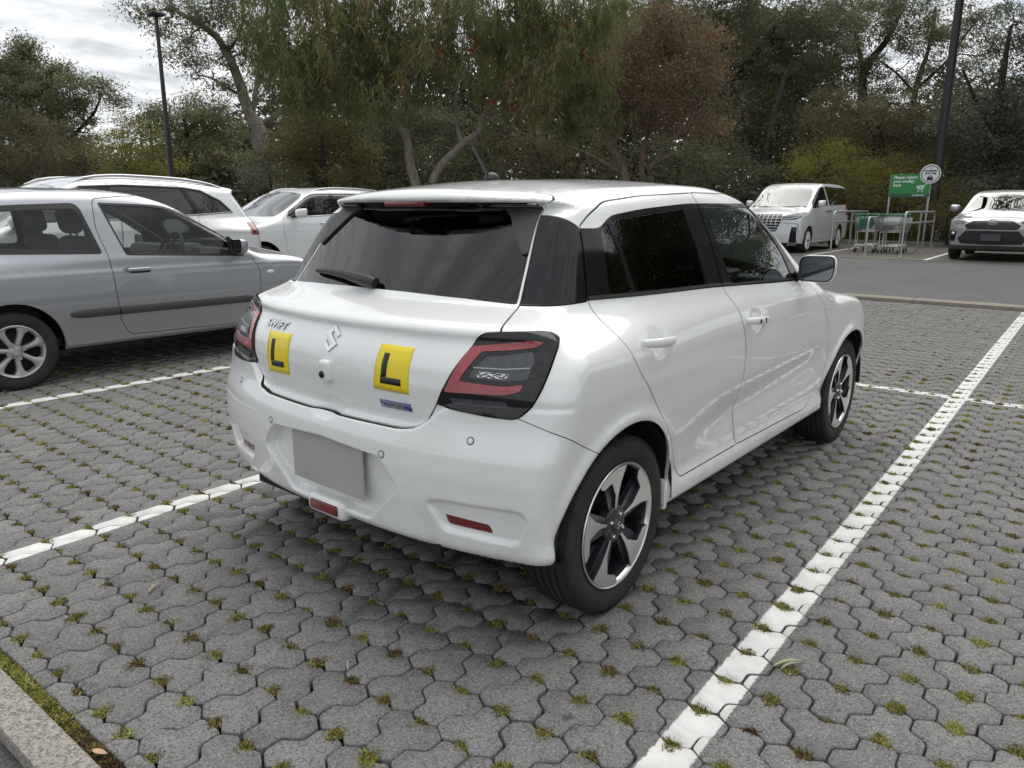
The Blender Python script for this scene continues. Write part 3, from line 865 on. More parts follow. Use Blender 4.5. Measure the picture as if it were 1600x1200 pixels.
def _swift_extra(x, y, z):
    n = len(x); dR = np.zeros(n); dW = np.zeros(n); dT = np.zeros(n); dF = np.zeros(n)
    m = (x < .1)
    if m.any():
        ym, zm = y[m], z[m]
        s = sstep(_zs(ym) - zm, .009)
        r = s * (_rlow(zm) - _rupf(zm))
        P = np.stack([ym, zm], 1)
        r += .042 * sstep(-poly_sdf(P, _recess), .009)                  # number plate recess
        r += .018 * sstep(-poly_sdf(P, _pocket), .011)                   # reflector pockets
        hn = (zm - .672) / .035; hy = np.abs(ym) / .075                   # tailgate hand hold
        r += .018 * np.clip(1 - hn ** 2 - hy ** 2, 0, 1)
        dR[m] = r
    for hx, hz in ((.163, .902), (1.015, .880)):                             # finger dishes behind the handles
        dW -= .013 * np.exp(-(((x - hx - .005) / .050) ** 2 + ((z - hz) / .042) ** 2) ** 2)
    # rear haunch, arch lips, door scallop
    dW += .016 * np.exp(-((x + .02) / .42) ** 2) * np.exp(-((z - .80) / .16) ** 2)
    for cx, cz in ((0., .305), (2.45, .305)):
        r = np.hypot(x - cx, z - cz)
        dW += .014 * np.exp(-((r - .372) / .028) ** 2) * sstep(z - .44, .12)
    # sculpted door: a hollow rising towards the front wheel
    zc = .50 + .06 * np.clip((x - .5) / 1.4, 0, 1)
    dW -= .020 * np.exp(-((z - zc) / .085) ** 2) * sstep(x - .62, .30) * sstep(1.95 - x, .16)
    return dR, dW, dT, dF

SWIFT = dict(
    bounds=((-.72, -.95, .12), (3.4, .95, 1.52)), half_width=.85, x_mid_rear=.10, x_mid_front=2.6,
    top=[(-.30, 1.368), (-.16, 1.388), (-.08, 1.400), (.0, 1.410), (.3, 1.440), (.8, 1.458), (1.1, 1.453), (1.40, 1.425), (2.11, .985), (2.2, .962), (2.6, .912), (2.95, .84), (3.3, .70)],
    sigma_top=.06,
    rear=_rup, sigma_rear=.009, rear_plan=[(.2, .15), (.62, .15), (.8, .16), (.97, .215), (1.04, .215), (1.29, .10), (1.336, .10), (1.352, .37), (1.45, .38)],
    front=[(.15, 3.02), (.3, 3.14), (.45, 3.2), (.6, 3.21), (.72, 3.18), (.82, 3.10), (.95, 2.9)], front_plan=[(.2, .36), (1., .5)],
    side=[(.15, .74), (.225, .795), (.27, .838), (.325, .842), (.37, .826), (.44, .836), (.55, .852), (.66, .862), (.78, .866), (.87, .862), (.925, .852), (.955, .838), (1.0, .808),
          (1.04, .788), (1.06, .780), (1.20, .722), (1.33, .655), (1.42, .60), (1.55, .52)],
    bottom=[(-.7, .290), (-.35, .280), (-.1, .25), (.4, .235), (2.0, .225), (2.8, .22), (3.3, .24)],
    crown=[(-.3, .10), (.5,.085),(1.2, .07), (1.5, .13), (2.0, .14), (2.3, .07), (3.2, .09)], crown4=.0,
    width_x=[(-.7, -.01), (-.2, .0), (2.3, 0.), (2.7, -.01), (3.3, .06)],
    width_x_up=[(-.6, .20), (-.35, .135), (-.15, .088), (.0,.046), (.2, .015), (.6, 0.), (1.4, 0.), (2.0, .02), (3.3, .12)],
    sigma_side=.011, blend_z=(.88, 1.04), k_top=.055, k_corner=.05, extra=_swift_extra)
# ------------------------------------------------------------------ car parts
def emit(B, label, name, parent, material, side=None, depth=.010, offset=0., bump=0.):
    r = B.part(label, side, depth, offset, bump)
    if r is None: return None
    V, T, Fl, N = r
    me = np_mesh(name, V, [T, Fl], smooth=np.concatenate([np.ones(len(T), bool), np.zeros(len(Fl), bool)]))
    # true surface normals on the skin, flat normals on the folded edges
    loopn = N[T.ravel()]
    if bump:
        loopn = None
    if loopn is not None:
        if len(Fl):
            a = V[Fl[:, 1]] - V[Fl[:, 0]]; b = V[Fl[:, 2]] - V[Fl[:, 1]]
            fn = np.cross(a, b); fn /= np.linalg.norm(fn, axis=1)[:, None] + 1e-12
            loopn = np.concatenate([loopn, np.repeat(fn, 4, 0)])
        me.normals_split_custom_set(loopn.astype(np.float32).tolist())
    o = link(name, me, parent, material)
    if name == 'panel_gap': o['kind'] = 'stuff'
    return o

def inner_shell(B, parent, keep, inset=.035, name='inner_lining', material=None):
    """dark lining inside the skin; keep(C) is False where windows and wheel arches are"""
    V, Q = B.CV, B.CQ
    g = grad(B.f, V); N = g / (np.linalg.norm(g, axis=1)[:, None] + 1e-9)
    C = V[Q].mean(1); q = Q[keep(C)]
    me = np_mesh(name, V - N * inset, q, smooth=True)
    return link(name, me, parent, material or MT['satin_black'])

def drop_unused(me):
    bm = bmesh.new(); bm.from_mesh(me)
    bmesh.ops.delete(bm, geom=[v for v in bm.verts if not v.link_faces], context='VERTS'); bm.to_mesh(me); bm.free()

def tyre(parent, R, rr, w, n=64, grooves=4, detail=True):
    """tyre about the Y axis, centred; rr rim seat radius, w width"""
    h = w / 2; s = R - rr
    side = [(rr - .004, -h * .80), (rr + .006, -h * .86), (rr + s * .22, -h * .96), (rr + s * .5, -h * 1.0), (rr + s * .72, -h * .985), (rr + s * .86, -h * .93), (R - .010, -h * .86), (R - .003, -h * .80)]
    tread = []
    if detail:
        xs = np.linspace(-h * .78, h * .78, grooves * 2 + 1)
        gw = .0045
        cent = [-h * .48, -h * .16, h * .16, h * .48][:grooves]
        for c in cent: tread += [(R - .0005, c - gw - .0015), (R - .0075, c - gw), (R - .0075, c + gw), (R - .0005, c + gw + .0015)]
    prof = side + tread + [(r, -t) for r, t in side[::-1]]
    bm = bmesh.new(); bm_lathe(bm, prof, n)
    # sidewall ribs and shoulder sipes
    if detail:
        for k in range(n * 2):
            a = 2 * math.pi * k / (n * 2) + .01
            for sg in (-1, 1):
                q = [(R - .0005, h * .62 * sg), (R - .004, h * .88 * sg), (rr + s * .82, h * .955 * sg)]
                for (r0, t0), (r1, t1) in zip(q[:-1], q[1:]):
                    da = .011
                    ps = []
                    for r_, t_, a_ in ((r0, t0, a - da), (r0, t0, a + da), (r1, t1, a + da), (r1, t1, a - da)):
                        ps.append(bm.verts.new(((r_ + .0006) * math.cos(a_), t_ + sg * .0005, (r_ + .0006) * math.sin(a_))))
                    bm.faces.new(ps)
    o = bm_obj('tyre', bm, MT['rubber'], parent, smooth=50)
    return o

def ring_poly(r, a): return (r * math.cos(a), r * math.sin(a))

def wheel_swift(parent, x, z, ysurf, side, R=.305, rr=.2085, w=.185, rot=0.):
    """two-tone five-blade alloy; side -1 right, +1 left; ysurf = |y| of the outer sidewall"""
    e = empty('wheel', (x, side * (ysurf - w / 2), z)); e.parent = parent
    if side > 0: e.rotation_euler = (0, 0, math.pi)
    # local: outer face looks to -Y
    tyre(e, R, rr, w, 72)
    yo = -w / 2                                       # outer sidewall plane
    bm = bmesh.new()                                  # rim barrel and flange
    bm_lathe(bm, [(rr + .004, yo + .012), (rr + .008, yo + .006), (rr + .006, yo + .002), (rr + .000, yo + .005), (rr - .006, yo + .016), (rr - .012, yo + .05), (rr - .016, w / 2 - .01)], 72)
    for f in bm.faces: f.material_index = 1 if f.calc_center_median().y > yo + .022 else 0
    bm_obj('rim', bm, [MT['alloy'], MT['alloy_dark']], e, smooth=40)
    # machined blades
    D = math.radians
    for k in range(5):
        a0 = rot + k * 2 * math.pi / 5
        bm = bmesh.new()
        ro = rr - .001
        out = [ring_poly(.056, D(1)), ring_poly(.10, D(-1)), ring_poly(.150, D(-4)), ring_poly(ro, D(-9))]
        out += [ring_poly(ro, D(t)) for t in (-2, 5, 12, 20, 28, 36)]
        out += [ring_poly(ro - .010, D(37)), ring_poly(ro - .030, D(33)), ring_poly(.168, D(17)), ring_poly(.11, D(8)), ring_poly(.058, D(9))]
        out = [(p * math.cos(a0) - q * math.sin(a0), p * math.sin(a0) + q * math.cos(a0)) for p, q in out]
        yf = lambda r: yo + .010 - .006 * (r / ro) + .012 * (1 - r / ro)
        A = [bm.verts.new((p, yf(math.hypot(p, q)), q)) for p, q in out]; Bv = [bm.verts.new((p, yf(math.hypot(p, q)) + .014, q)) for p, q in out]
        f = bm.faces.new(A); fs = [f]
        for i in range(len(out)):
            j = (i + 1) % len(out); q = bm.faces.new((A[i], Bv[i], Bv[j], A[j])); q.material_index = 1; fs.append(q)
        bmesh.ops.recalc_face_normals(bm, faces=fs)
        bmesh.ops.triangulate(bm, faces=[f])
        bm_obj('blade', bm, [MT['alloy'], MT['alloy_dark']], e)
    # dark spokes behind the blades
    bm = bmesh.new()
    for k in range(5):
        a0 = rot + k * 2 * math.pi / 5 + D(6)
        pl = [ring_poly(.05, D(-28)), ring_poly(.10, D(-20)), ring_poly(rr - .004, D(-17)), ring_poly(rr - .004, D(18)), ring_poly(.13, D(21)), ring_poly(.05, D(30))]
        pl = [(p * math.cos(a0) - q * math.sin(a0), p * math.sin(a0) + q * math.cos(a0)) for p, q in pl]
        bm_prism(bm, pl, yo + .024, yo + .048)
    bm_lathe(bm, [(.0, yo + .014), (.050, yo + .014), (.066, yo + .022), (.068, yo + .05)], 30)
    bm_obj('spokes', bm, MT['alloy_dark'], e, smooth=35)
    bm = bmesh.new(); bm_lathe(bm, [(.0, yo + .085), (.135, yo + .085), (.135, yo + .10), (.06, yo + .10)], 40); bm_obj('brake_disc', bm, MT['brake'], e, smooth=35)
    bm = bmesh.new(); bm_lathe(bm, [(.0, yo + .125), (rr - .01, yo + .125), (rr - .01, yo + .135)], 32); bm_obj('back_plate', bm, MT['gap'], e)
    for k in range(4):
        a = rot + D(45) + k * math.pi / 2
        bm = bmesh.new(); bm_lathe(bm, [(.0, yo + .004), (.006, yo + .006), (.0085, yo + .012), (.0085, yo + .022)], 8, c=(.040 * math.cos(a), 0, .040 * math.sin(a)))
        bm_obj('wheel_nut', bm, MT['chrome'], e, smooth=40)
    bm = bmesh.new(); bm_lathe(bm, [(.0, yo + .008), (.021, yo + .0085), (.025, yo + .012), (.025, yo + .02)], 24)
    cap = bm_obj('centre_cap', bm, MT['alloy_dark'], e, smooth=40)
    emblem = s_emblem(.030, .002); o = link('emblem', emblem, cap, MT['chrome'])
    o.location = (0, yo + .0065, 0); o.rotation_euler = (math.pi / 2, 0, 0)
    return e

def s_emblem(size, depth):
    """angular S: two interlocking strokes (local XY plane, facing +Z)"""
    # S made of two mirrored hooks
    pl = [(0, 66), (50, 100), (100, 68), (84, 57), (50, 79), (33, 68), (100, 34), (50, 0), (0, 32), (16, 43), (50, 21), (67, 32)]
    bm = bmesh.new()
    bm_prism(bm, [((p - 50) / 100 * size * .86, (q - 50) / 100 * size * 1.05) for p, q in pl], 0, depth, axis='Z')
    bmesh.ops.triangulate(bm, faces=bm.faces[:])
    me = bpy.data.meshes.new('emblem'); bm.to_mesh(me); bm.free(); return me

def wheel_generic(parent, x, z, ysurf, side, R, rr, w, style='alloy', n=40, spokes=5, hub=None, rot=0.):
    e = empty('wheel', (x, side * (ysurf - w / 2), z)); e.parent = parent
    if side > 0: e.rotation_euler = (0, 0, math.pi)
    tyre(e, R, rr, w, n, detail=(style == 'cap'))
    yo = -w / 2; D = math.radians
    ma = MT['hubcap'] if style == 'cap' else MT['alloy']
    bm = bmesh.new()
    bm_lathe(bm, [(rr + .004, yo + .012), (rr + .010, yo + .006), (rr + .004, yo + .001), (rr - .008, yo + .010), (rr - .014, yo + .05), (rr - .016, w / 2 - .01)], n)
    bm_obj('rim', bm, ma, e, smooth=40)
    for k in range(spokes):
        a0 = rot + k * 2 * math.pi / spokes
        bm = bmesh.new(); wd = (30 if style == 'cap' else 15) * 5 / spokes
        prof = [(.045, wd * 1.05), (.075, wd * .62), (.11, wd * .42), (.145, wd * .42), (rr - .018, wd * .60), (rr - .004, wd * .80)] if style == 'cap' else \
               [(.04, wd * 1.3), (.09, wd * .75), (rr - .02, wd * .55), (rr - .004, wd * .75)]
        rows = []
        for r, hwid in prof:
            row = []
            for t in (-1., -.6, 0., .6, 1.):
                a = a0 + D(hwid * t); y = yo + .016 - .012 * (1 - t * t) * (1. if style == 'cap' else .8) + .012 * (1 - r / rr)
                row.append(bm.verts.new((r * math.cos(a), y, r * math.sin(a))))
            rows.append(row)
        for A, Bq in zip(rows[:-1], rows[1:]):
            for i in range(4): bm.faces.new((A[i], A[i + 1], Bq[i + 1], Bq[i]))
        for i in (0, 4):                                # spoke flanks
            back = [bm.verts.new((r[i].co.x, r[i].co.y + .03, r[i].co.z)) for r in rows]
            for j in range(len(rows) - 1): bm.faces.new((rows[j][i], rows[j + 1][i], back[j + 1], back[j]))
        bmesh.ops.recalc_face_normals(bm, faces=bm.faces[:])
        bm_obj('spoke', bm, ma, e, smooth=50)
    bm = bmesh.new(); bm_lathe(bm, [(0, yo + .006), (.028, yo + .008), (.034, yo + .014), (.05, yo + .018), (.055, yo + .04)], 20); bm_obj('centre_cap', bm, ma, e, smooth=40)
    if style == 'cap':
        for k in range(4):
            a = k * math.pi / 2 + rot
            bm = bmesh.new(); bm_lathe(bm, [(.0, yo + .010), (.009, yo + .010), (.011, yo + .006), (.015, yo + .006), (.017, yo + .02)], 12, c=(.052 * math.cos(a), 0, .052 * math.sin(a))); bm_obj('wheel_nut', bm, MT['hubcap'], e, smooth=40)
    bm = bmesh.new(); bm_lathe(bm, [(0, yo + .06), (rr - .012, yo + .06), (rr - .012, yo + .08)], n); bm_obj('back_plate', bm, MT['gap'], e)
    return e

def arch_liner(parent, x, z, r, y0, y1, side):
    bm = bmesh.new(); n = 28; rows = []
    prof = [(r, y1), (r + .004, y1 - .05), (r + .004, y0), (.10, y0)]
    for i in range(n + 1):
        a = math.radians(-3 + 186 * i / n)
        rows.append([bm.verts.new((x + rr_ * math.cos(a), side * yy, z + rr_ * math.sin(a))) for rr_, yy in prof])
    for A, Bq in zip(rows[:-1], rows[1:]):
        for i in range(3): bm.faces.new((A[i], A[i + 1], Bq[i + 1], Bq[i])).smooth = True
    return bm_obj('wheel_arch_liner', bm, MT['gap'], parent)

def seat_bm(bm, x, y, z=.42, w=.46, back=.62, head=True, fx=1):
    """fx +1: faces +X"""
    bm_box(bm, (x, y, z), (.50, w, .16), bev=.05)
    bm_box(bm, (x - fx * .27, y, z + back / 2), (.14, w, back), rot=(0, -fx * .28, 0), bev=.05)
    if head: bm_box(bm, (x - fx * .385, y, z + back + .095), (.09, w * .55, .19), rot=(0, -fx * .2, 0), bev=.04)

def interior(parent, fx, xf, xr, floor, belt, yw, rhd_side, dash_x, scale=1.):
    """floor tub, front seats at xf, rear bench at xr, dashboard and steering wheel"""
    bm = bmesh.new()
    bm_box(bm, ((xf + xr) / 2 + fx * .15, 0, floor), (abs(dash_x - xr) + 1.0, yw * 2 - .1, .06))
    bm_obj('cabin_floor', bm, MT['dash'], parent)
    for s in (-1, 1):
        bm = bmesh.new(); seat_bm(bm, xf, s * .36, floor + .22, fx=fx, back=.60); bm_obj('seat', bm, MT['seat'], parent, smooth=40)
    bm = bmesh.new(); bm_box(bm, (xr, 0, floor + .24), (.48, yw * 1.7, .16), bev=.05); bm_box(bm, (xr - fx * .26, 0, floor + .53), (.13, yw * 1.65, .55), rot=(0, -fx * .3, 0), bev=.05)
    for s in (-1, 1): bm_box(bm, (xr - fx * .36, s * .36, floor + .86), (.08, .24, .15), rot=(0, -fx * .2, 0), bev=.03)
    bm_obj('rear_bench', bm, MT['seat'], parent, smooth=40)
    bm = bmesh.new(); bm_box(bm, (dash_x, 0, belt - .17), (.50, yw * 1.9, .34), rot=(0, fx * .12, 0), bev=.07); bm_box(bm, (dash_x - fx * .18, rhd_side * .36, belt - .0), (.18, .34, .08), bev=.035)
    bm_obj('dashboard', bm, MT['dash'], parent, smooth=40)
    bm = bmesh.new()
    c = Vector((dash_x - fx * .36, rhd_side * .36, belt - .06)); ax = Vector((-fx * .90, 0, .42)).normalized(); u = Vector((0, 1, 0)); v = ax.cross(u)
    pts = [c + (u * math.cos(t) + v * math.sin(t)) * .175 for t in np.linspace(0, 2 * math.pi, 25)]
    bm_tube(bm, pts, .014, 8, caps=False)
    for t in (0, math.pi, math.pi * 1.5): bm_tube(bm, [c, c + (u * math.cos(t) + v * math.sin(t)) * .17], .012, 6)
    bm_box(bm, tuple(c), (.05, .10, .09), bev=.02)
    bm_obj('steering_wheel', bm, MT['dash'], parent, smooth=60)

def mirror_shell(parent, c, w, h, d, fx, side, material, name='door_mirror', foot=None, glass=True):
    """door mirror: housing bulging to the car's front, glass facing backwards"""
    bm = bmesh.new()
    base = round_poly([(-w / 2, -h / 2), (w / 2 * .86, -h / 2), (w / 2, h * .1), (w / 2 * .90, h / 2), (-w / 2, h / 2 * .92)], h * .32, 4)
    layers = [(0, 1., 0), (.12, 1.05, 0), (.45, .98, 0), (.75, .80, .0), (.93, .50, .0), (1., .18, 0)]
    rings = []
    for t, s, o in layers:
        rings.append([bm.verts.new((c[0] + fx * d * t, c[1] + side * a * s, c[2] + b * s)) for a, b in base])
    n = len(base)
    for A, Bq in zip(rings[:-1], rings[1:]):
        for i in range(n): bm.faces.new((A[i], A[(i + 1) % n], Bq[(i + 1) % n], Bq[i]))
    bm.faces.new(rings[-1]); bmesh.ops.recalc_face_normals(bm, faces=bm.faces[:])
    o = bm_obj(name, bm, material, parent, smooth=60)
    if glass:
        bm = bmesh.new()
        A = [bm.verts.new((c[0] + fx * .006, c[1] + side * a * .93, c[2] + b * .92)) for a, b in base]; f = bm.faces.new(A)
        bmesh.ops.recalc_face_normals(bm, faces=[f])
        g = bm_obj('mirror_glass', bm, MT['mirror'], o)
        bm = bmesh.new()
        A = [bm.verts.new((c[0] - fx * .003, c[1] + side * a * 1.0, c[2] + b * 1.0)) for a, b in base]; Bq = [bm.verts.new((c[0] + fx * .004, c[1] + side * a * .92, c[2] + b * .91)) for a, b in base]
        for i in range(n): bm.faces.new((A[i], A[(i + 1) % n], Bq[(i + 1) % n], Bq[i]))
        bm_obj('mirror_rim', bm, MT['satin_black'], o, smooth=60)
    if foot is not None:
        bm = bmesh.new(); a = Vector((c[0] + fx * d * .4, c[1] - side * w * .42, c[2] - h * .36)); b = Vector(foot)
        bm_tube(bm, [b, (a + b) / 2 + Vector((0, 0, .004)), a], [.028, .022, .026], 10); bm_obj('mirror_arm', bm, MT['satin_black'], o, smooth=60)
    return o
MT['mirror'] = mat('mirror_glass', (.17, .18, .19), .03, metal=1., var=.01)

def handle_bar(parent, x, y, z, L, side, material, keyholes=False, fx=1):
    """pull handle bowed away from the door"""
    bm = bmesh.new(); n = 14; rings = []
    for i in range(n + 1):
        t = i / n * 2 - 1
        bow = .030 * (1 - abs(t) ** 3.2) + .004; hh = (.0145 + .002 * math.cos(t * 2)) * (1 - max(0, abs(t) - .86) * 3.2); th = .0085
        ring = []
        for k in range(10):
            a = 2 * math.pi * k / 10
            ring.append(bm.verts.new((x + t * L / 2, y + side * (bow + th * math.cos(a)), z + hh * math.sin(a) - t * .006 * fx)))
        rings.append(ring)
    for A, Bq in zip(rings[:-1], rings[1:]):
        for k in range(10): bm.faces.new((A[k], A[(k + 1) % 10], Bq[(k + 1) % 10], Bq[k]))
    bm.faces.new(rings[0]); bm.faces.new(rings[-1]); bmesh.ops.recalc_face_normals(bm, faces=bm.faces[:])
    o = bm_obj('handle', bm, material, parent, smooth=60)
    return o

def on_rear(f, y, z, x0=-1.2, x1=.3):
    """x of the rear skin at (y, z) arrays"""
    a = np.full(len(y), x0); b = np.full(len(y), x1)
    # march in from behind to the first inside sample
    st = np.linspace(x0, x1, 160); first = np.full(len(y), x1); done = np.zeros(len(y), bool)
    for s in st:
        v = f(np.stack([np.full(len(y), s), y, z], 1)) < 0
        new = v & ~done; first[new] = s; done |= v
    b = first; a = first - (x1 - x0) / 159
    for _ in range(22):
        m = (a + b) / 2; v = f(np.stack([m, y, z], 1)) < 0
        b = np.where(v, m, b); a = np.where(v, a, m)
    return (a + b) / 2
def wrap_rear(me, f, off=0.):
    """mesh authored in (x: along y to the right when seen from behind, y: up, z: out) laid on the rear skin"""
    n = len(me.vertices); co = np.empty(n * 3, np.float32); me.vertices.foreach_get('co', co); co = co.reshape(-1, 3).astype(float)
    y = -co[:, 0]; z = co[:, 1]
    x = on_rear(f, y, z) - (co[:, 2] + off)
    me.vertices.foreach_set('co', np.stack([x, y, z], 1).astype(np.float32).ravel()); me.update()
    return me
def grid_patch(quad, n, m, th):
    """subdivided plate over 4 corners ((right..), seen from behind: tl, tr, br, bl) with thickness"""
    tl, tr, br, bl = (np.array(q, float) for q in quad)
    V = []; Fq = []
    for zz in (th, 0.):
        for j in range(m + 1):
            for i in range(n + 1):
                u, v = i / n, j / m
                p = (tl * (1 - u) + tr * u) * (1 - v) + (bl * (1 - u) + br * u) * v
                V.append((p[0], p[1], zz))
    s = (n + 1) * (m + 1); idx = lambda i, j: j * (n + 1) + i
    for j in range(m):
        for i in range(n):
            Fq.append((idx(i, j + 1), idx(i + 1, j + 1), idx(i + 1, j), idx(i, j)))
    for i in range(n):
        Fq.append((idx(i, 0), idx(i + 1, 0), idx(i + 1, 0) + s, idx(i, 0) + s)); Fq.append((idx(i + 1, m), idx(i, m), idx(i, m) + s, idx(i + 1, m) + s))
    for j in range(m):
        Fq.append((idx(0, j + 1), idx(0, j), idx(0, j) + s, idx(0, j + 1) + s)); Fq.append((idx(n, j), idx(n, j + 1), idx(n, j + 1) + s, idx(n, j) + s))
    return np_mesh('plate', np.array(V), np.array(Fq))

def wrap_poly(poly, f, off=0., th=.003, cuts=3, mirror=1):
    """flat polygon (y, z on the rear, y>0) laid on the rear skin with crisp edges and a little thickness; mirror -1 puts it on -y"""
    bm = bmesh.new()
    P = []
    for (a, b), (c, d) in zip(poly, list(poly[1:]) + [poly[0]]):
        L = math.hypot(c - a, d - b); k = max(1, int(L / .012))
        P += [(a + (c - a) * i / k, b + (d - b) * i / k) for i in range(k)]
    fc = bm.faces.new([bm.verts.new((-a, b, th)) for a, b in P])
    fc.normal_update(); bmesh.ops.triangulate(bm, faces=[fc], ngon_method='EAR_CLIP')
    for _ in range(cuts):
        long = [e for e in bm.edges if e.calc_length() > .016]
        if not long: break
        bmesh.ops.subdivide_edges(bm, edges=long, cuts=1)
        bmesh.ops.triangulate(bm, faces=bm.faces[:])
    edge = [e for e in bm.edges if e.is_boundary]
    r = bmesh.ops.extrude_edge_only(bm, edges=edge); nv = [v for v in r['geom'] if isinstance(v, bmesh.types.BMVert)]
    for v in nv: v.co.z = -.004
    bmesh.ops.recalc_face_normals(bm, faces=bm.faces[:])
    me = bpy.data.meshes.new('patch'); bm.to_mesh(me); bm.free()
    wrap_rear(me, f, off)
    if mirror < 0:
        me.transform(Matrix.Diagonal((1, -1, 1, 1))); me.flip_normals()
    return me
# ------------------------------------------------------------------ the white hatchback
def build_swift():
    root = empty('parked_car', (0, 0, 0), -.02435, 'white hatchback with two yellow L plates on its tailgate, parked nearest the camera', 'car', 'cars parked in the car park')
    B = Body(SWIFT, .025, 1)
    f = B.f
    back0 = lambda C: C[:, 0] < -.05
    B.align('R', _recess, (-.009, 0., .009), extra=lambda C: (C[:, 0] < -.2) & (C[:, 2] < .64) & (np.abs(C[:, 1]) < .45))
    B.align('R', lambda P: P[:, 1] - _zs(P[:, 0]), (-.009, 0., .009), extra=lambda C: (C[:, 0] < -.2) & (C[:, 2] > .55) & (C[:, 2] < .85))
    B.align('R', _pocket, (-.011, 0., .011), extra=lambda C: (C[:, 0] < -.2) & (C[:, 2] < .55) & (np.abs(C[:, 1]) > .42))
    B.align('R', lambda P: P[:, 1], (.985, 1.0, 1.332, 1.3415, 1.347), extra=back0)
    inX = lambda a, b: (lambda C: (C[:, 0] > a) & (C[:, 0] < b))
    # wheel openings
    for cx, nm in ((0., 'hole'), (2.45, 'hole')):
        B.region('hole', 'S', lambda P, cx=cx: np.hypot(P[:, 0] - cx, P[:, 1] - .308) - .358, extra=lambda C: (np.abs(C[:, 1]) > .42) & (C[:, 2] < .8))
    # tailgate with rear window
    tg = [(0, .662), (.37, .668), (.425, .682), (.452, .715), (.482, .765), (.565, .955), (.585, .972), (.632, .977), (.594, 1.020), (.584, 1.041), (.512, 1.339), (.50, 1.3465), (0, 1.3465)]
    tg = [(-.2, .662)] + round_poly(tg, [0, .03, .03, .04, .03, .01, .01, .004, .02, .02, .01, .005, 0], 3)[1:-1] + [(-.2, 1.3465)]
    back = lambda C: C[:, 0] < .05
    B.region('tailgate', 'R', tg, gap=.0026, extra=back)
    rw = [(-.2, 1.054), (.15, 1.0535), (.40, 1.048), (.574, 1.040), (.505, 1.333), (.46, 1.349), (-.2, 1.349)]
    B.region('rear_window', 'R', rw, only=('tailgate',), extra=lambda C: (C[:, 0] < .05) & (C[:, 2] > 1.0))
    fin = round_poly([(.345, 1.343), (.415, 1.300), (.448, 1.262), (.520, 1.184), (.537, 1.188), (.511, 1.330), (.505, 1.343)], .006, 2)
    B.region('rear_fin', 'R', fin, only=('rear_window', 'tailgate'), extra=back)
    # tail lights
    lamp = round_poly([(.575, .974), (.735, .983), (.786, .957), (.801, .874), (.786, .798), (.743, .741), (.648, .743), (.478, .756)], [.01, .02, .03, .05, .05, .03, .02, .012], 4)
    lx = lambda C: (C[:, 0] < -.19) & (C[:, 2] > .6)
    B.region('tail_light', 'R', lamp, gap=.002, extra=lx)
    # side glasshouse
    door_r = [(.026, 1.278), (-.049, 1.049), (-.043, .985), (-.032, .935), (.012, .844), (.148, .707), (.266, .576), (.345, .478), (.405, .395), (.447, .346), (.966, .346), (.940, .405), (.913, .496), (.919, .616), (.914, .788), (.852, .94), (.806, 1.022), (.828, 1.20), (.846, 1.345), (.850, 1.394), (.43, 1.377), (.19, 1.355), (.085, 1.312)]
    door_r = round_poly(door_r, [.005, .02, .02, .03, .05, .05, .05, .03, .03, .012, .012, .03, .05, .05, .05, .05, .02, .05, .01, .005, .05, .03, .02], 3)
    dlo = round_poly([(-.060, 1.0485), (.047, 1.048), (.69, 1.036), (1.443, 1.004), (1.73, .996), (1.60, 1.14), (1.415, 1.350), (1.38, 1.356), (.87, 1.354), (.745, 1.352), (.40, 1.332), (.186, 1.309), (.115, 1.268), (.02, 1.270)], [0, .1, .1, .1, .02, .05, .02, .02, .1, .1, .1, .04, .03, 0], 3)
    cp = [(-.026, 1.309), (.019, 1.273), (-.054, 1.046), (-.235, 1.038), (-.27, 1.06), (-.08, 1.32)]
    up = lambda C: C[:, 2] > .97
    B.region('rear_door', 'S', door_r, gap=.0024)
    door_f = [(.858, 1.396), (.852, 1.345), (.834, 1.20), (.812, 1.022), (.858, .94), (.920, .788), (.925, .616), (.919, .496), (.946, .405), (.972, .346), (1.80, .330), (1.93, .355), (2.062, .44), (2.083, .515), (2.05, .64), (1.978, .765), (1.875, .880), (1.745, .985), (1.60, 1.15), (1.43, 1.352), (1.39, 1.388), (1.2, 1.396)]
    door_f = round_poly(door_f, [.005, .01, .05, .02, .05, .05, .05, .05, .03, .012, .02, .05, .05, .05, .05, .05, .05, .02, .05, .04, .02, .05], 3)
    B.region('front_door', 'S', door_f, gap=.0024)
    B.region('pillar_panel', 'S', cp, extra=lambda C: (C[:, 2] > 1.0) & (C[:, 0] < .1), gap=.0015)
    B.region('window_trim', 'S', dlo, only=('rear_door', 'front_door', 'body'), extra=up)
    B.region('quarter_window', 'S', round_poly([(.112, 1.258), (.166, 1.286), (.168, 1.062), (.058, 1.063)], [.02, .008, .008, .015]), only=('window_trim',))
    B.region('rear_door_window', 'S', round_poly([(.190, 1.294), (.705, 1.332), (.684, 1.050), (.190, 1.063)], .012), only=('window_trim',))
    B.region('front_door_window', 'S', round_poly([(.892, 1.338), (1.375, 1.342), (1.565, 1.125), (1.600, 1.030), (1.50, 1.020), (.899, 1.037)], [.012, .02, .03, .01, .01, .012]), only=('window_trim',))
    B.line('S', [(-.05, 1.0565), (.69, 1.0445), (1.72, 1.005)], .0055, only=('window_trim',), name='window_seal')
    # bumper: everything low behind the rear wheels
    zl = lambda x: np.interp(x, [-.60, -.425, -.385, -.233, -.15], [.79, .752, .715, .633, .585])
    B.region('bumper', 'S', lambda P: P[:, 1] - zl(P[:, 0]), gap=.0016, extra=lambda C: (C[:, 0] < -.16) & (C[:, 2] > .5))
    C = B.V[B.T].mean(1); low = (B.L == 0) & (C[:, 0] < -.16) & (C[:, 2] < zl(C[:, 0])); B.L[low] = B.lid('bumper')
    refl = round_poly([(.522, .420), (.666, .411), (.678, .384), (.532, .389)], .006)
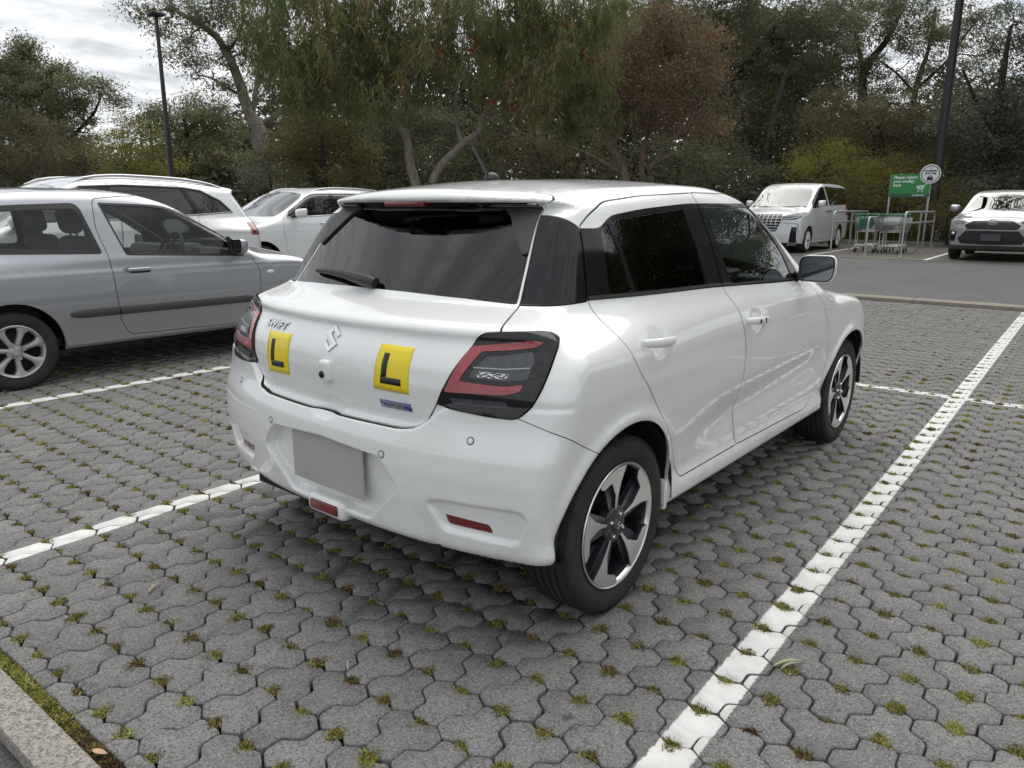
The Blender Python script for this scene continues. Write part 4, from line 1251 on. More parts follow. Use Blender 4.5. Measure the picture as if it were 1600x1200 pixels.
    B.region('reflector', 'R', refl, only=('bumper',), gap=.0012, extra=lambda C: C[:, 0] < -.2)
    # roof seams, roof end, windscreen, bonnet
    B.line('S', [(.012, 1.40), (.014, 1.376), (-.02, 1.350), (-.040, 1.335), (-.035, 1.30)], .0022, extra=lambda C: (C[:, 2] > 1.3) & (np.abs(C[:, 1]) > .44))
    B.line('T', [(.19, 0), (.172, .12), (.091, .274), (.031, .447), (.012, .487)], .0018, extra=lambda C: C[:, 2] > 1.36)
    B.line('T', [(.031, .452), (.27, .455), (.643, .46), (1.36, .47)], .0022, extra=lambda C: C[:, 2] > 1.36)
    B.region('windscreen', 'T', round_poly([(1.43, -.2), (1.435, .50), (1.52, .585), (2.0, .715), (2.08, .60), (2.13, .2), (2.13, -.2)], [0, .05, .04, .03, .05, .1, 0]), extra=lambda C: (C[:, 2] > .96))
    B.region('bonnet', 'T', round_poly([(2.15, -.2), (2.15, .3), (2.10, .66), (2.16, .70), (2.9, .62), (3.06, .3), (3.1, -.2)], .05), gap=.0025, extra=lambda C: C[:, 2] > .7)
    B.finish()
    W, BK = MT['white'], MT['gloss_black']
    emit(B, 'body', 'body', root, W, depth=.012)
    emit(B, 'panel_gap', 'panel_gap', root, MT['gap'], depth=0, offset=-.006)
    emit(B, 'bumper', 'bumper', root, W, depth=.012)
    emit(B, 'underside', 'underbody', root, MT['gap'], depth=0)
    emit(B, 'bonnet', 'bonnet', root, W)
    tgo = emit(B, 'tailgate', 'tailgate', root, W, depth=.012)
    emit(B, 'rear_window', 'rear_window', tgo, MT['glass_rear'], depth=.004, offset=-.002)
    for s in (-1, 1): emit(B, 'rear_fin', 'window_fin', tgo, MT['grey_plastic'], s, depth=.02, offset=.007)
    emit(B, 'windscreen', 'windscreen', root, MT['glass_screen'], depth=0, offset=-.003)
    for s in (-1, 1):
        rd = emit(B, 'rear_door', 'rear_door', root, W, s); fd = emit(B, 'front_door', 'front_door', root, W, s)
        emit(B, 'window_trim', 'window_trim', root, BK, s, offset=-.001)
        emit(B, 'window_seal', 'window_seal', root, MT['satin_black'], s, depth=.01, offset=.003)
        emit(B, 'pillar_panel', 'pillar_panel', root, BK, s, offset=0)
        emit(B, 'quarter_window', 'quarter_window', rd, MT['glass_dark'], s, depth=0, offset=-.004)
        emit(B, 'rear_door_window', 'window', rd, MT['glass_dark'], s, depth=0, offset=-.004)
        emit(B, 'front_door_window', 'window', fd, MT['glass_side'], s, depth=0, offset=-.004)
        tl = emit(B, 'tail_light', 'tail_light', root, MT['lamp_black'], s, depth=.02, offset=.006)
        redc = round_poly([(.558, .934), (.66, .949), (.735, .960), (.757, .955), (.740, .941), (.674, .930), (.594, .922), (.554, .836), (.694, .833), (.745, .842), (.741, .823), (.699, .810), (.512, .801)], [.006, .01, .006, .006, .01, .01, .008, .008, .01, .004, .01, .01, .006], 2)
        link('red_light_bar', wrap_poly(redc, f, .007, mirror=s), tl, MT['red_lens'])
        link('lamp_reflector', wrap_poly(round_poly([(.617, .910), (.674, .916), (.735, .929), (.752, .905), (.752, .856), (.694, .847), (.583, .848), (.590, .870)], .006, 2), f, .0055, mirror=s), tl, MT['lamp_grey'])
        link('lamp_divider', wrap_poly([(.590, .880), (.68, .8815), (.748, .889), (.748, .886), (.68, .8785), (.590, .877)], f, .007, mirror=s), tl, MT['steel'])
        link('reversing_lamp', wrap_poly(round_poly([(.612, .870), (.70, .868), (.70, .853), (.606, .853)], .004, 2), f, .0075, mirror=s), tl, MT['chrome_cut'])
        link('lamp_grille', wrap_poly(round_poly([(.53, .785), (.70, .790), (.715, .772), (.545, .766)], .004, 2), f, .0065, mirror=s), tl, MT['lamp_grey'])
        emit(B, 'reflector', 'reflector', root, MT['red_dark'], s, depth=.01, offset=-.002)
        handle_bar(rd, .163, s * .862, .908, .205, s, W); h = handle_bar(fd, 1.015, s * .858, .884, .215, s, W)
        # lock and smart-key button on the front handle
        for dx_, hh in ((-.045, .010), (.006, .012)):
            bm = bmesh.new(); bm_box(bm, (1.015 + dx_, s * .8995, .885), (.010, .004, hh * 1.6), bev=.001); bm_obj('handle_button', bm, MT['gap'], h)
        for k, cx in enumerate((0., 2.45)):
            arch_liner(root, cx, .308, .362, .50, .845, s)
            if k == 0:
                bm = bmesh.new(); bm_box(bm, (.352, s * .765, .300), (.03, .13, .12), bev=.012); bm_obj('sill_end', bm, W, root, smooth=40)
            wheel_swift(root, cx, .303, .845, s, rot=(.30 if k == 0 else .55))
        mirror_shell(root, (1.60, s * .902, 1.062), .165, .122, .105, 1, s, W, foot=(1.62, s * .80, 1.018))
    # lens over each lamp: three small round lamps
    for s in (-1, 1):
        for q in range(3):
            y, z = .665 + q * .021, .906 + q * .003
            x = on_rear(f, np.array([y]), np.array([z]))[0]
            bm = bmesh.new(); bm_lathe(bm, [(0, -.004), (.005, -.0015), (.0085, .001), (.0095, .004)], 14, axis='X', c=(x - .0015, s * y, z)); bm_obj('indicator_lamp', bm, MT['steel'], root, smooth=40)
    # underside and lining
    keep = lambda C: ~(((C[:, 2] > 1.0) & (C[:, 0] < 1.75) & (C[:, 2] < 1.36)) | ((C[:, 0] > 1.3) & (C[:, 0] < 2.2) & (C[:, 2] > .93)) |
                       ((np.hypot(C[:, 0], C[:, 2] - .3) < .50) & (np.abs(C[:, 1]) > .4)) | ((np.hypot(C[:, 0] - 2.45, C[:, 2] - .3) < .50) & (np.abs(C[:, 1]) > .4)) | ((C[:, 0] < .1) & (C[:, 2] > 1.0) & (C[:, 2] < 1.38)))
    drop_unused(inner_shell(B, root, keep).data)
    bm = bmesh.new(); bm_box(bm, (1.25, 0, .27), (2.2, 1.45, .08)); bm_box(bm, (0, 0, .33), (1.0, 1.0, .10)); bm_box(bm, (-.28, 0, .33), (.28, 1.2, .05), bev=.02)
    bm_obj('underbody', bm, MT['gap'], root)
    interior(root, 1, 1.12, .50, .32, 1.0, .76, -1, 1.78)
    # rear view mirror, brake light, wiper, aerial
    bm = bmesh.new(); bm_box(bm, (-.118, .015, 1.346), (.05, .205, .022), bev=.006); bm_obj('brake_light', bm, MT['red_dark'], tgo, smooth=40)
    fx = lambda y, z: on_rear(f, np.array([y]), np.array([z]))[0]
    pts = [(.010, 1.072, .018, .020), (.04, 1.078, .026, .024), (.10, 1.084, .028, .022), (.20, 1.093, .026, .018), (.30, 1.096, .022, .015), (.39, 1.094, .016, .012), (.425, 1.092, .010, .008)]
    bm = bmesh.new(); bm_tube(bm, [(fx(y, z) - o, y, z) for y, z, o, r in pts], [r for *_, r in pts], 10); bm_obj('wiper', bm, MT['satin_black'], tgo, smooth=60)
    bm = bmesh.new()
    bm_lathe(bm, [(.036, 0), (.034, .012), (.026, .022), (.014, .028), (0, .030)], 16, axis='Z', c=(0, 0, 0)); bmesh.ops.scale(bm, vec=(1.15, .7, 1), verts=bm.verts[:]); bmesh.ops.translate(bm, vec=(.325, 0, 1.441), verts=bm.verts[:])
    bm_tube(bm, [(.30, 0, 1.462), (.262, 0, 1.505), (.215, 0, 1.557)], [.0065, .005, .004], 8); bm_obj('aerial', bm, MT['satin_black'], root, smooth=60)
    # sensors, camera pod, fog lamp
    for y, z in ((.612, .668), (-.612, .668), (.302, .579), (-.302, .579)):
        x = fx(abs(y), z); n = grad(f, np.array([[x, y, z]]))[0]; n = Vector(n).normalized()
        bm = bmesh.new(); bm_lathe(bm, [(0, .0025), (.0085, .0022), (.0088, .0005)], 18, axis='Z'); bm_lathe(bm, [(.0098, .001), (.0118, .0018), (.0125, .0005)], 18, axis='Z', mi=1)
        o = bm_obj('parking_sensor', bm, [W, MT['grey_plastic']], root, smooth=40); o.location = Vector((x, y, z)); o.rotation_euler = n.to_track_quat('Z', 'Y').to_euler()
    x = fx(0., .80)
    bm = bmesh.new(); bm_box(bm, (x - .004, 0, .800), (.030, .052, .074), rot=None, bev=.013, seg=3); o = bm_obj('camera_pod', bm, W, tgo, smooth=40)
    bm = bmesh.new(); bm_lathe(bm, [(0, -.006), (.009, -.005), (.013, .0), (.013, .01)], 16, axis='X', c=(x - .020, .004, .788)); bm_obj('camera_lens', bm, MT['gloss_black'], o, smooth=40)
    bm = bmesh.new(); bm_box(bm, (-.504, .012, .316), (.10, .205, .072), bev=.022, seg=3); fo = bm_obj('fog_lamp', bm, W, root, smooth=40)
    bm = bmesh.new(); bm_box(bm, (-.553, .012, .317), (.016, .152, .036), bev=.007); bm_obj('fog_lens', bm, MT['red_dark'], fo, smooth=40)
    # number plate (blank)
    bm = bmesh.new(); bm_box(bm, (-.546, -.008, .486), (.006, .385, .185), bev=.002); o = bm_obj('number_plate', bm, MT['plate_grey'], root)
    # chrome emblem, name, hybrid badge
    me = s_emblem(.082, .005); wrap_rear(xform_mesh(me, Matrix.Translation((0, .905, 0))), f); link('emblem', me, tgo, MT['chrome'])
    me = text_mesh('SWIFT', .052, .0035, shear=.25, space=1.12, bold=.0012); me.transform(Matrix.Diagonal((1., .72, 1, 1)));
    me.transform(Matrix.Translation((-.362, .914, .003))); wrap_rear(me, f); link('name_badge', me, tgo, MT['chrome'])
    hb = [(.252, .742), (.378, .742), (.384, .718), (.258, .718)]
    me = grid_patch([hb[0], hb[1], hb[2], hb[3]], 6, 1, .003); wrap_rear(me, f); bdg = link('badge', me, tgo, MT['badge_blue'])
    me = text_mesh('HYBRID', .019, .001, shear=.2, space=1.1, bold=.0006); me.transform(Matrix.Translation((.318, .730, .0042))); wrap_rear(me, f); link('badge_lettering', me, bdg, MT['chrome'])
    # learner plates: things of their own, stuck to the tailgate
    for quad, lab in (([(.237, .914), (.369, .913), (.376, .773), (.231, .774)], 'yellow learner plate with a black L on the right half of the white tailgate'),
                      ([(-.389, .890), (-.230, .893), (-.230, .750), (-.380, .741)], 'yellow learner plate with a black L below the name badge of the white tailgate')):
        me = grid_patch(quad, 8, 8, .002); wrap_rear(me, f, .0008)
        lp = link('learner_plate', me, None, MT['yellow']); lp.rotation_euler = (0, 0, -.02435); tag(lp, lab, 'learner plate', 'yellow learner plates')
        tl, tr, br, bl = (np.array(q) for q in quad)
        P = lambda u, v: tuple((tl * (1 - u) + tr * u) * (1 - v) + (bl * (1 - u) + br * u) * v)
        m1 = grid_patch([P(.21, .17), P(.37, .17), P(.37, .69), P(.21, .69)], 2, 6, .003); wrap_rear(m1, f, .001)
        m2 = grid_patch([P(.21, .69), P(.80, .69), P(.80, .84), P(.21, .84)], 6, 2, .003); wrap_rear(m2, f, .001)
        bm = bmesh.new(); bm.from_mesh(m1); bm.from_mesh(m2); bmesh.ops.remove_doubles(bm, verts=bm.verts[:], dist=.0002)
        bm_obj('letter', bm, MT['black_print'], lp)
    return root, B
def chrome_cut():
    m, n, out = nt('reversing_lamp'); g = G(n)
    v = g.node('ShaderNodeTexVoronoi', {'Vector': g.node('ShaderNodeTexCoord').outputs['Object'], 'Scale': 130.})
    bp = g.node('ShaderNodeBump', {'Strength': 1., 'Distance': .02, 'Height': v.outputs['Distance']})
    p = principled(g, color=(.40, .41, .43), rough=.2, metal=1., coat=1., normal=bp.outputs[0]); n.links.new(p.outputs[0], out.inputs[0]); return m
MT['chrome_cut'] = chrome_cut()
# ------------------------------------------------------------------ the other parked cars
def base_spec(**k):
    d = dict(sigma_top=.07, sigma_rear=.02, sigma_front=.03, sigma_side=.014, rear_plan=[(.2, .14), (.9, .16), (1.9, .20)], front_plan=[(.2, .34), (1.2, .42)],
             width_x=[(-1.2, .0), (2., 0.), (2.9, .0), (3.6, .07)], width_x_up=[(-1.2, .10), (-.5, .05), (.2, .0), (1.4, 0.), (2.0, .02), (3.6, .12)],
             crown=[(-1., .09), (1.2, .07), (1.6, .13), (2.1, .14), (2.4, .07), (4., .09)], blend_z=(.95, 1.15), k_top=.06, k_corner=.06, x_mid_rear=.2, x_mid_front=2.2, bottom=[(-1, .30), (0, .24), (2.5, .22), (4., .24)])
    d.update(k); return d

def build_car(S, name_label, loc, flip, group, material, wheel, regions, pieces, keepfn, seats=None, h=.050, trims=None):
    root = empty('parked_car', loc, math.pi if flip else 0., name_label, 'car', group)
    B = Body(S, h, 1); R = wheel['arch']
    for cx in (0., S['wb']):
        B.region('hole', 'S', lambda P, cx=cx: np.hypot(P[:, 0] - cx, P[:, 1] - wheel['z']) - R, extra=lambda C: (np.abs(C[:, 1]) > .42) & (C[:, 2] < 1.))
    for r in regions:
        if r[0] == 'LINE': B.line(r[1], r[2], r[3], extra=r[4] if len(r) > 4 else None, only=('body', 'door', 'rear_door', 'bumper', 'bonnet')); continue
        B.region(r[0], r[1], r[2], only=r[3], gap=r[4], extra=r[5] if len(r) > 5 else None)
    B.finish()
    emit(B, 'body', 'body', root, material, depth=.012); emit(B, 'underside', 'underbody', root, MT['gap'], depth=0); emit(B, 'panel_gap', 'panel_gap', root, MT['gap'], depth=0, offset=-.006)
    made = {}
    for lab, nm, par, m, sides, dep, off in pieces:
        for s in ((-1, 1) if sides else (None,)):
            p = made.get((par, s)) or made.get((par, None)) or root
            o = emit(B, lab, nm, p, m, s, depth=dep, offset=off)
            if o is not None: made[(lab, s)] = o
    drop_unused(inner_shell(B, root, keepfn).data)
    for s in (-1, 1):
        for k, cx in enumerate((0., S['wb'])):
            arch_liner(root, cx, wheel['z'], R + .005, .45, S['half_width'] - .02, s)
            if s == wheel.get('show', s) or k == 1 or True:
                wheel_generic(root, cx, wheel['R'] - .003, wheel['ys'], s, wheel['R'], wheel['rr'], wheel['w'], wheel['style'], spokes=wheel['n'], rot=.3 + k)
    bm = bmesh.new(); bm_box(bm, (S['wb'] / 2, 0, wheel['R']), (S['wb'] + 1., S['half_width'] * 1.5, .12)); bm_obj('underbody', bm, MT['gap'], root)
    if seats: interior(root, *seats)
    return root, B, made

GRP = 'cars parked in the car park'
def build_getz():
    wb = 2.455
    S = base_spec(bounds=((-.75, -.95, .12), (3.4, .95, 1.55)), half_width=.8325, wb=wb,
        top=[(-.6, 1.33), (-.42, 1.405), (-.1, 1.445), (.35, 1.472), (.8, 1.474), (1.1, 1.455), (1.38, 1.385), (2.08, 1.02), (2.2, .985), (2.6, .90), (2.95, .78), (3.25, .62)],
        rear=[(.2, -.48), (.35, -.56), (.5, -.60), (.65, -.60), (.9, -.575), (.97, -.56), (1.32, -.38), (1.42, -.30)],
        front=[(.15, 3.0), (.3, 3.14), (.5, 3.19), (.65, 3.16), (.8, 3.0), (1.0, 2.8)],
        side=[(.15, .73), (.225, .775), (.28, .805), (.36, .812), (.50, .826), (.66, .8325), (.80, .828), (.832, .824), (.842, .815), (.92, .800), (.955, .785), (1.30, .668), (1.40, .615), (1.55, .52)],
        width_x_up=[(-.7, .09), (-.3, .045), (.2, .012), (.6, 0.), (1.4, 0.), (2.0, .0), (3.3, .10)], blend_z=(.86, 1.02))
    low = lambda C: C[:, 2] < 1.5
    q_out = round_poly([(-.36, 1.27), (.07, 1.332), (.607, 1.355), (.700, .962), (.022, .985), (-.42, 1.005)], [.05, .1, .06, .03, .1, .08])
    q_in = round_poly([(-.27, 1.235), (.06, 1.290), (.585, 1.312), (.652, 1.002), (.03, 1.022), (-.33, 1.04)], [.10, .1, .05, .05, .1, .10])
    door = round_poly([(.728, 1.385), (.690, 1.15), (.735, .968), (.742, .747), (.765, .42), (.83, .312), (1.80, .290), (1.97, .34), (2.056, .506), (2.061, .756), (1.995, .885), (1.93, 1.03), (1.60, 1.265), (1.42, 1.372), (1.25, 1.410), (1.0, 1.412)], [.04, .1, .06, .1, .1, .05, .08, .06, .05, .05, .04, .03, .1, .1, .1, .1])
    w_out = round_poly([(.758, 1.356), (1.29, 1.340), (1.50, 1.252), (1.84, 1.078), (1.945, .955), (1.92, .892), (.875, .944)], [.02, .1, .1, .06, .03, .02, .02])
    w_in = round_poly([(.780, 1.338), (1.285, 1.322), (1.48, 1.238), (1.79, 1.075), (1.83, .918), (.885, .962)], [.015, .1, .1, .05, .015, .015])
    regs = [('quarter_trim', 'S', q_out, ('body',), 0, lambda C: C[:, 2] > .9), ('quarter_window', 'S', q_in, ('quarter_trim',), 0),
            ('door', 'S', door, ('body',), .0026), ('window_trim', 'S', w_out, ('door', 'body'), 0, lambda C: C[:, 2] > .85), ('window', 'S', w_in, ('window_trim',), 0),
            ('windscreen', 'T', round_poly([(1.30, -.2), (1.30, .48), (1.40, .56), (2.02, .68), (2.07, .4), (2.10, -.2)], [0, .05, .05, .05, .2, 0]), ('body',), 0, lambda C: C[:, 2] > 1.0),
            ('rear_window', 'R', round_poly([(-.2, 1.05), (.50, 1.04), (.44, 1.33), (-.2, 1.35)], .04), ('body',), 0, lambda C: C[:, 0] < 0),
            ('bonnet', 'T', round_poly([(2.14, -.2), (2.10, .60), (2.25, .66), (2.8, .60), (3.02, .3), (3.05, -.2)], .06), ('body',), .0025, lambda C: C[:, 2] > .7),
            ('tail_light', 'R', round_poly([(.60, 1.0), (.78, 1.0), (.79, .75), (.62, .72)], .03), ('body',), .002, lambda C: C[:, 0] < -.3),
            ('headlight', 'F', round_poly([(.50, .66), (.75, .78), (.80, .70), (.62, .60)], .03), ('body',), .002)]
    side = lambda C: np.abs(C[:, 1]) > .5
    pcs = [('door', 'door', None, MT['silver'], 1, .012, 0), ('quarter_trim', 'window_trim', None, MT['satin_black'], 1, .01, -.001), ('quarter_window', 'quarter_window', None, MT['glass_side2'], 1, 0, -.002),
           ('window_trim', 'window_trim', None, MT['satin_black'], 1, .012, -.002), ('window', 'window', 'door', MT['glass_side2'], 1, 0, -.007), ('windscreen', 'windscreen', None, MT['glass_screen'], 0, 0, -.004),
           ('rear_window', 'rear_window', None, MT['glass_side2'], 0, 0, -.004), ('bonnet', 'bonnet', None, MT['silver'], 0, .01, 0), ('tail_light', 'tail_light', None, MT['red_lens'], 1, .01, .003), ('headlight', 'headlight', None, MT['lamp_grey'], 1, .01, .002)]
    keep = lambda C: ~((C[:, 2] > .90) & (C[:, 2] < 1.37)) & ~((C[:, 0] > 1.1) & (C[:, 2] > .96)) & ~((np.hypot(C[:, 0], C[:, 2] - .3) < .50) & (np.abs(C[:, 1]) > .4)) & ~((np.hypot(C[:, 0] - wb, C[:, 2] - .3) < .50) & (np.abs(C[:, 1]) > .4))
    root, B, made = build_car(S, 'silver three-door hatchback with black side moulding parked left of the white hatchback', (-.07, 4.985, 0), False, GRP, MT['silver'],
        dict(R=.290, rr=.186, w=.175, ys=.815, z=.30, arch=.338, style='cap', n=7), regs, pcs, keep, None, h=.042)
    f = B.f
    fy = lambda x, z: -abs(side_y(f, x, z))
    for s in (-1, 1):
        dr = made[('door', s)]
        # black rubbing strip in two lengths
        for a, b, nm in ((.395, .752, root), (.762, 1.985, dr)):
            bm = bmesh.new(); rows = []
            N_ = max(4, int((b - a) / .06))
            for i in range(N_ + 1):
                x = a + (b - a) * i / N_; zc = .518 + .004 * 0 - (x - .4) * .008; tp = 1.0
                if nm is root and i == 0: tp = .55
                if nm is dr and i == N_: tp = .55
                yy = abs(side_y(f, x, zc)); row = []
                for dz, dy in ((-.033 * tp, -.004), (-.030 * tp, .011), (-.018 * tp, .017), (.018 * tp, .017), (.030 * tp, .011), (.033 * tp, -.004)):
                    row.append(bm.verts.new((x, s * (yy + dy), zc + dz)))
                rows.append(row)
            for A, Bq in zip(rows[:-1], rows[1:]):
                for k in range(5): bm.faces.new((A[k], A[k + 1], Bq[k + 1], Bq[k]))
            bm.faces.new(rows[0]); bm.faces.new(rows[-1]); bmesh.ops.recalc_face_normals(bm, faces=bm.faces[:])
            bm_obj('side_moulding', bm, MT['grey_plastic'], nm, smooth=40)
        # flap handle in an oval dish
        yy = abs(side_y(f, .935, .826))
        dish = round_poly([(.825, .858), (1.045, .850), (1.045, .795), (.985, .770), (.90, .772), (.825, .80)], .03, 4)
        bm = bmesh.new(); A = [bm.verts.new((a, s * (yy + .003), b)) for a, b in dish]; Bq = [bm.verts.new((a, s * (yy - .010), b)) for a, b in dish]
        bm.faces.new(A); n = len(dish)
        for i in range(n): bm.faces.new((A[i], A[(i + 1) % n], Bq[(i + 1) % n], Bq[i]))
        bmesh.ops.recalc_face_normals(bm, faces=bm.faces[:]); hd = bm_obj('handle_dish', bm, MT['silver'], dr)
        bm = bmesh.new(); bm_box(bm, (.955, s * (yy + .010), .812), (.15, .012, .016), bev=.004); bm_obj('handle_slot', bm, MT['gap'], dr)
        bm = bmesh.new(); bm_box(bm, (.945, s * (yy + .016), .832), (.185, .022, .030), bev=.010, seg=3); bm_box(bm, (.85, s * (yy + .006), .836), (.016, .006, .016), bev=.002); bm_obj('handle', bm, MT['silver'], dr, smooth=40)
        mo = mirror_shell(root, (1.80, s * .885, .985), .175, .125, .10, 1, s, MT['silver'], foot=None)
        bm = bmesh.new(); tri = round_poly([(1.78, 1.075), (1.965, .935), (1.94, .885), (1.80, .90)], .012); y0 = abs(side_y(f, 1.87, .96))
        bm_prism(bm, tri, s * (y0 - .02), s * (y0 + .012)); bm_box(bm, (1.86, s * (y0 + .02), .95), (.07, .07, .05), bev=.02); bm_obj('mirror_arm', bm, MT['satin_black'], mo, smooth=40)
        # side repeater on the wing
        yy = abs(side_y(f, 2.16, .735)); bm = bmesh.new(); bm_lathe(bm, [(0, .008), (.026, .006), (.034, .0)], 18, axis='Y', c=(0, 0, 0)); bmesh.ops.scale(bm, vec=(1.25, s, .62), verts=bm.verts[:]); bmesh.ops.translate(bm, vec=(2.17, s * yy, .735), verts=bm.verts[:]); bmesh.ops.recalc_face_normals(bm, faces=bm.faces[:])
        bm_obj('side_repeater', bm, MT['lens_pale'], root, smooth=50)
    # cabin
    bm = bmesh.new(); bm_box(bm, (.8, 0, .30), (2.7, 1.4, .06)); bm_obj('cabin_floor', bm, MT['dash'], root)
    for s in (-1, 1):
        bm = bmesh.new(); bm_box(bm, (1.02, s * .35, .52), (.50, .48, .17), bev=.05); bm_box(bm, (.76, s * .35, .80), (.15, .47, .60), rot=(0, -.30, 0), bev=.06, seg=3)
        bm_box(bm, (.655, s * .35, 1.215), (.115, .27, .21), rot=(0, -.18, 0), bev=.055, seg=3)
        for q in (-.06, .06): bm_tube(bm, [(.69, s * .35 + q, 1.05), (.665, s * .35 + q, 1.15)], .008, 6)
        bm_obj('seat', bm, MT['seat_grey'], root, smooth=40)
    bm = bmesh.new(); bm_box(bm, (.10, 0, .55), (.48, 1.15, .16), bev=.05); bm_box(bm, (-.16, 0, .80), (.13, 1.15, .50), rot=(0, -.3, 0), bev=.05)
    bm_obj('rear_bench', bm, MT['seat_grey'], root, smooth=40)
    bm = bmesh.new(); bm_box(bm, (1.80, 0, .82), (.50, 1.35, .30), rot=(0, .12, 0), bev=.08); bm_box(bm, (1.60, -.36, .955), (.20, .36, .11), bev=.045); bm_obj('dashboard', bm, MT['dash_grey'], root, smooth=40)
    bm = bmesh.new(); c = Vector((1.46, -.36, .93)); ax = Vector((-.90, 0, .44)).normalized(); u = Vector((0, 1, 0)); v = ax.cross(u)
    bm_tube(bm, [c + (u * math.cos(t) + v * math.sin(t)) * .18 for t in np.linspace(0, 2 * math.pi, 25)], .015, 8, caps=False)
    for t in (0, math.pi, math.pi * 1.5): bm_tube(bm, [c, c + (u * math.cos(t) + v * math.sin(t)) * .17], .014, 6)
    bm_obj('steering_wheel', bm, MT['dash'], root, smooth=60)
    # centre pillar trim between quarter and door glass, roof lining comes with the inner lining
    for s in (-1, 1):
        bm = bmesh.new(); bm_prism(bm, [(.62, 1.36), (.74, 1.36), (.80, .93), (.68, .93)], s * .60, s * .63); bm_obj('pillar_trim', bm, MT['dash_grey'], root)
    return root

def side_y(f, x, z):
    a, b = 0.3, 1.1
    for _ in range(24):
        m = (a + b) / 2
        if f(np.array([[x, m, z]]))[0] < 0: a = m
        else: b = m
    return a
MT['glass_side2'] = glass_mat('clear_side_glass', (.86, .89, .87), refl=.55)
MT['glass_tint2'] = glass_mat('half_tinted_glass', (.10, .105, .11))
MT['lens_pale'] = mat('pale_lens', (.62, .60, .55), .2, coat=1.)
MT['seat_grey'] = mat('grey_seat_cloth', (.055, .056, .062), .9, bump=.2, bscale=300)
MT['dash_grey'] = mat('grey_trim_plastic', (.10, .10, .105), .6)

def arch_keep(wb, belt, top, r=.55):
    return lambda C: ~((C[:, 2] > belt) & (C[:, 2] < top)) & ~((np.hypot(C[:, 0], C[:, 2] - .35) < r) & (np.abs(C[:, 1]) > .4)) & ~((np.hypot(C[:, 0] - wb, C[:, 2] - .35) < r) & (np.abs(C[:, 1]) > .4)) & ~((C[:, 0] > .9) & (C[:, 2] > belt - .02))

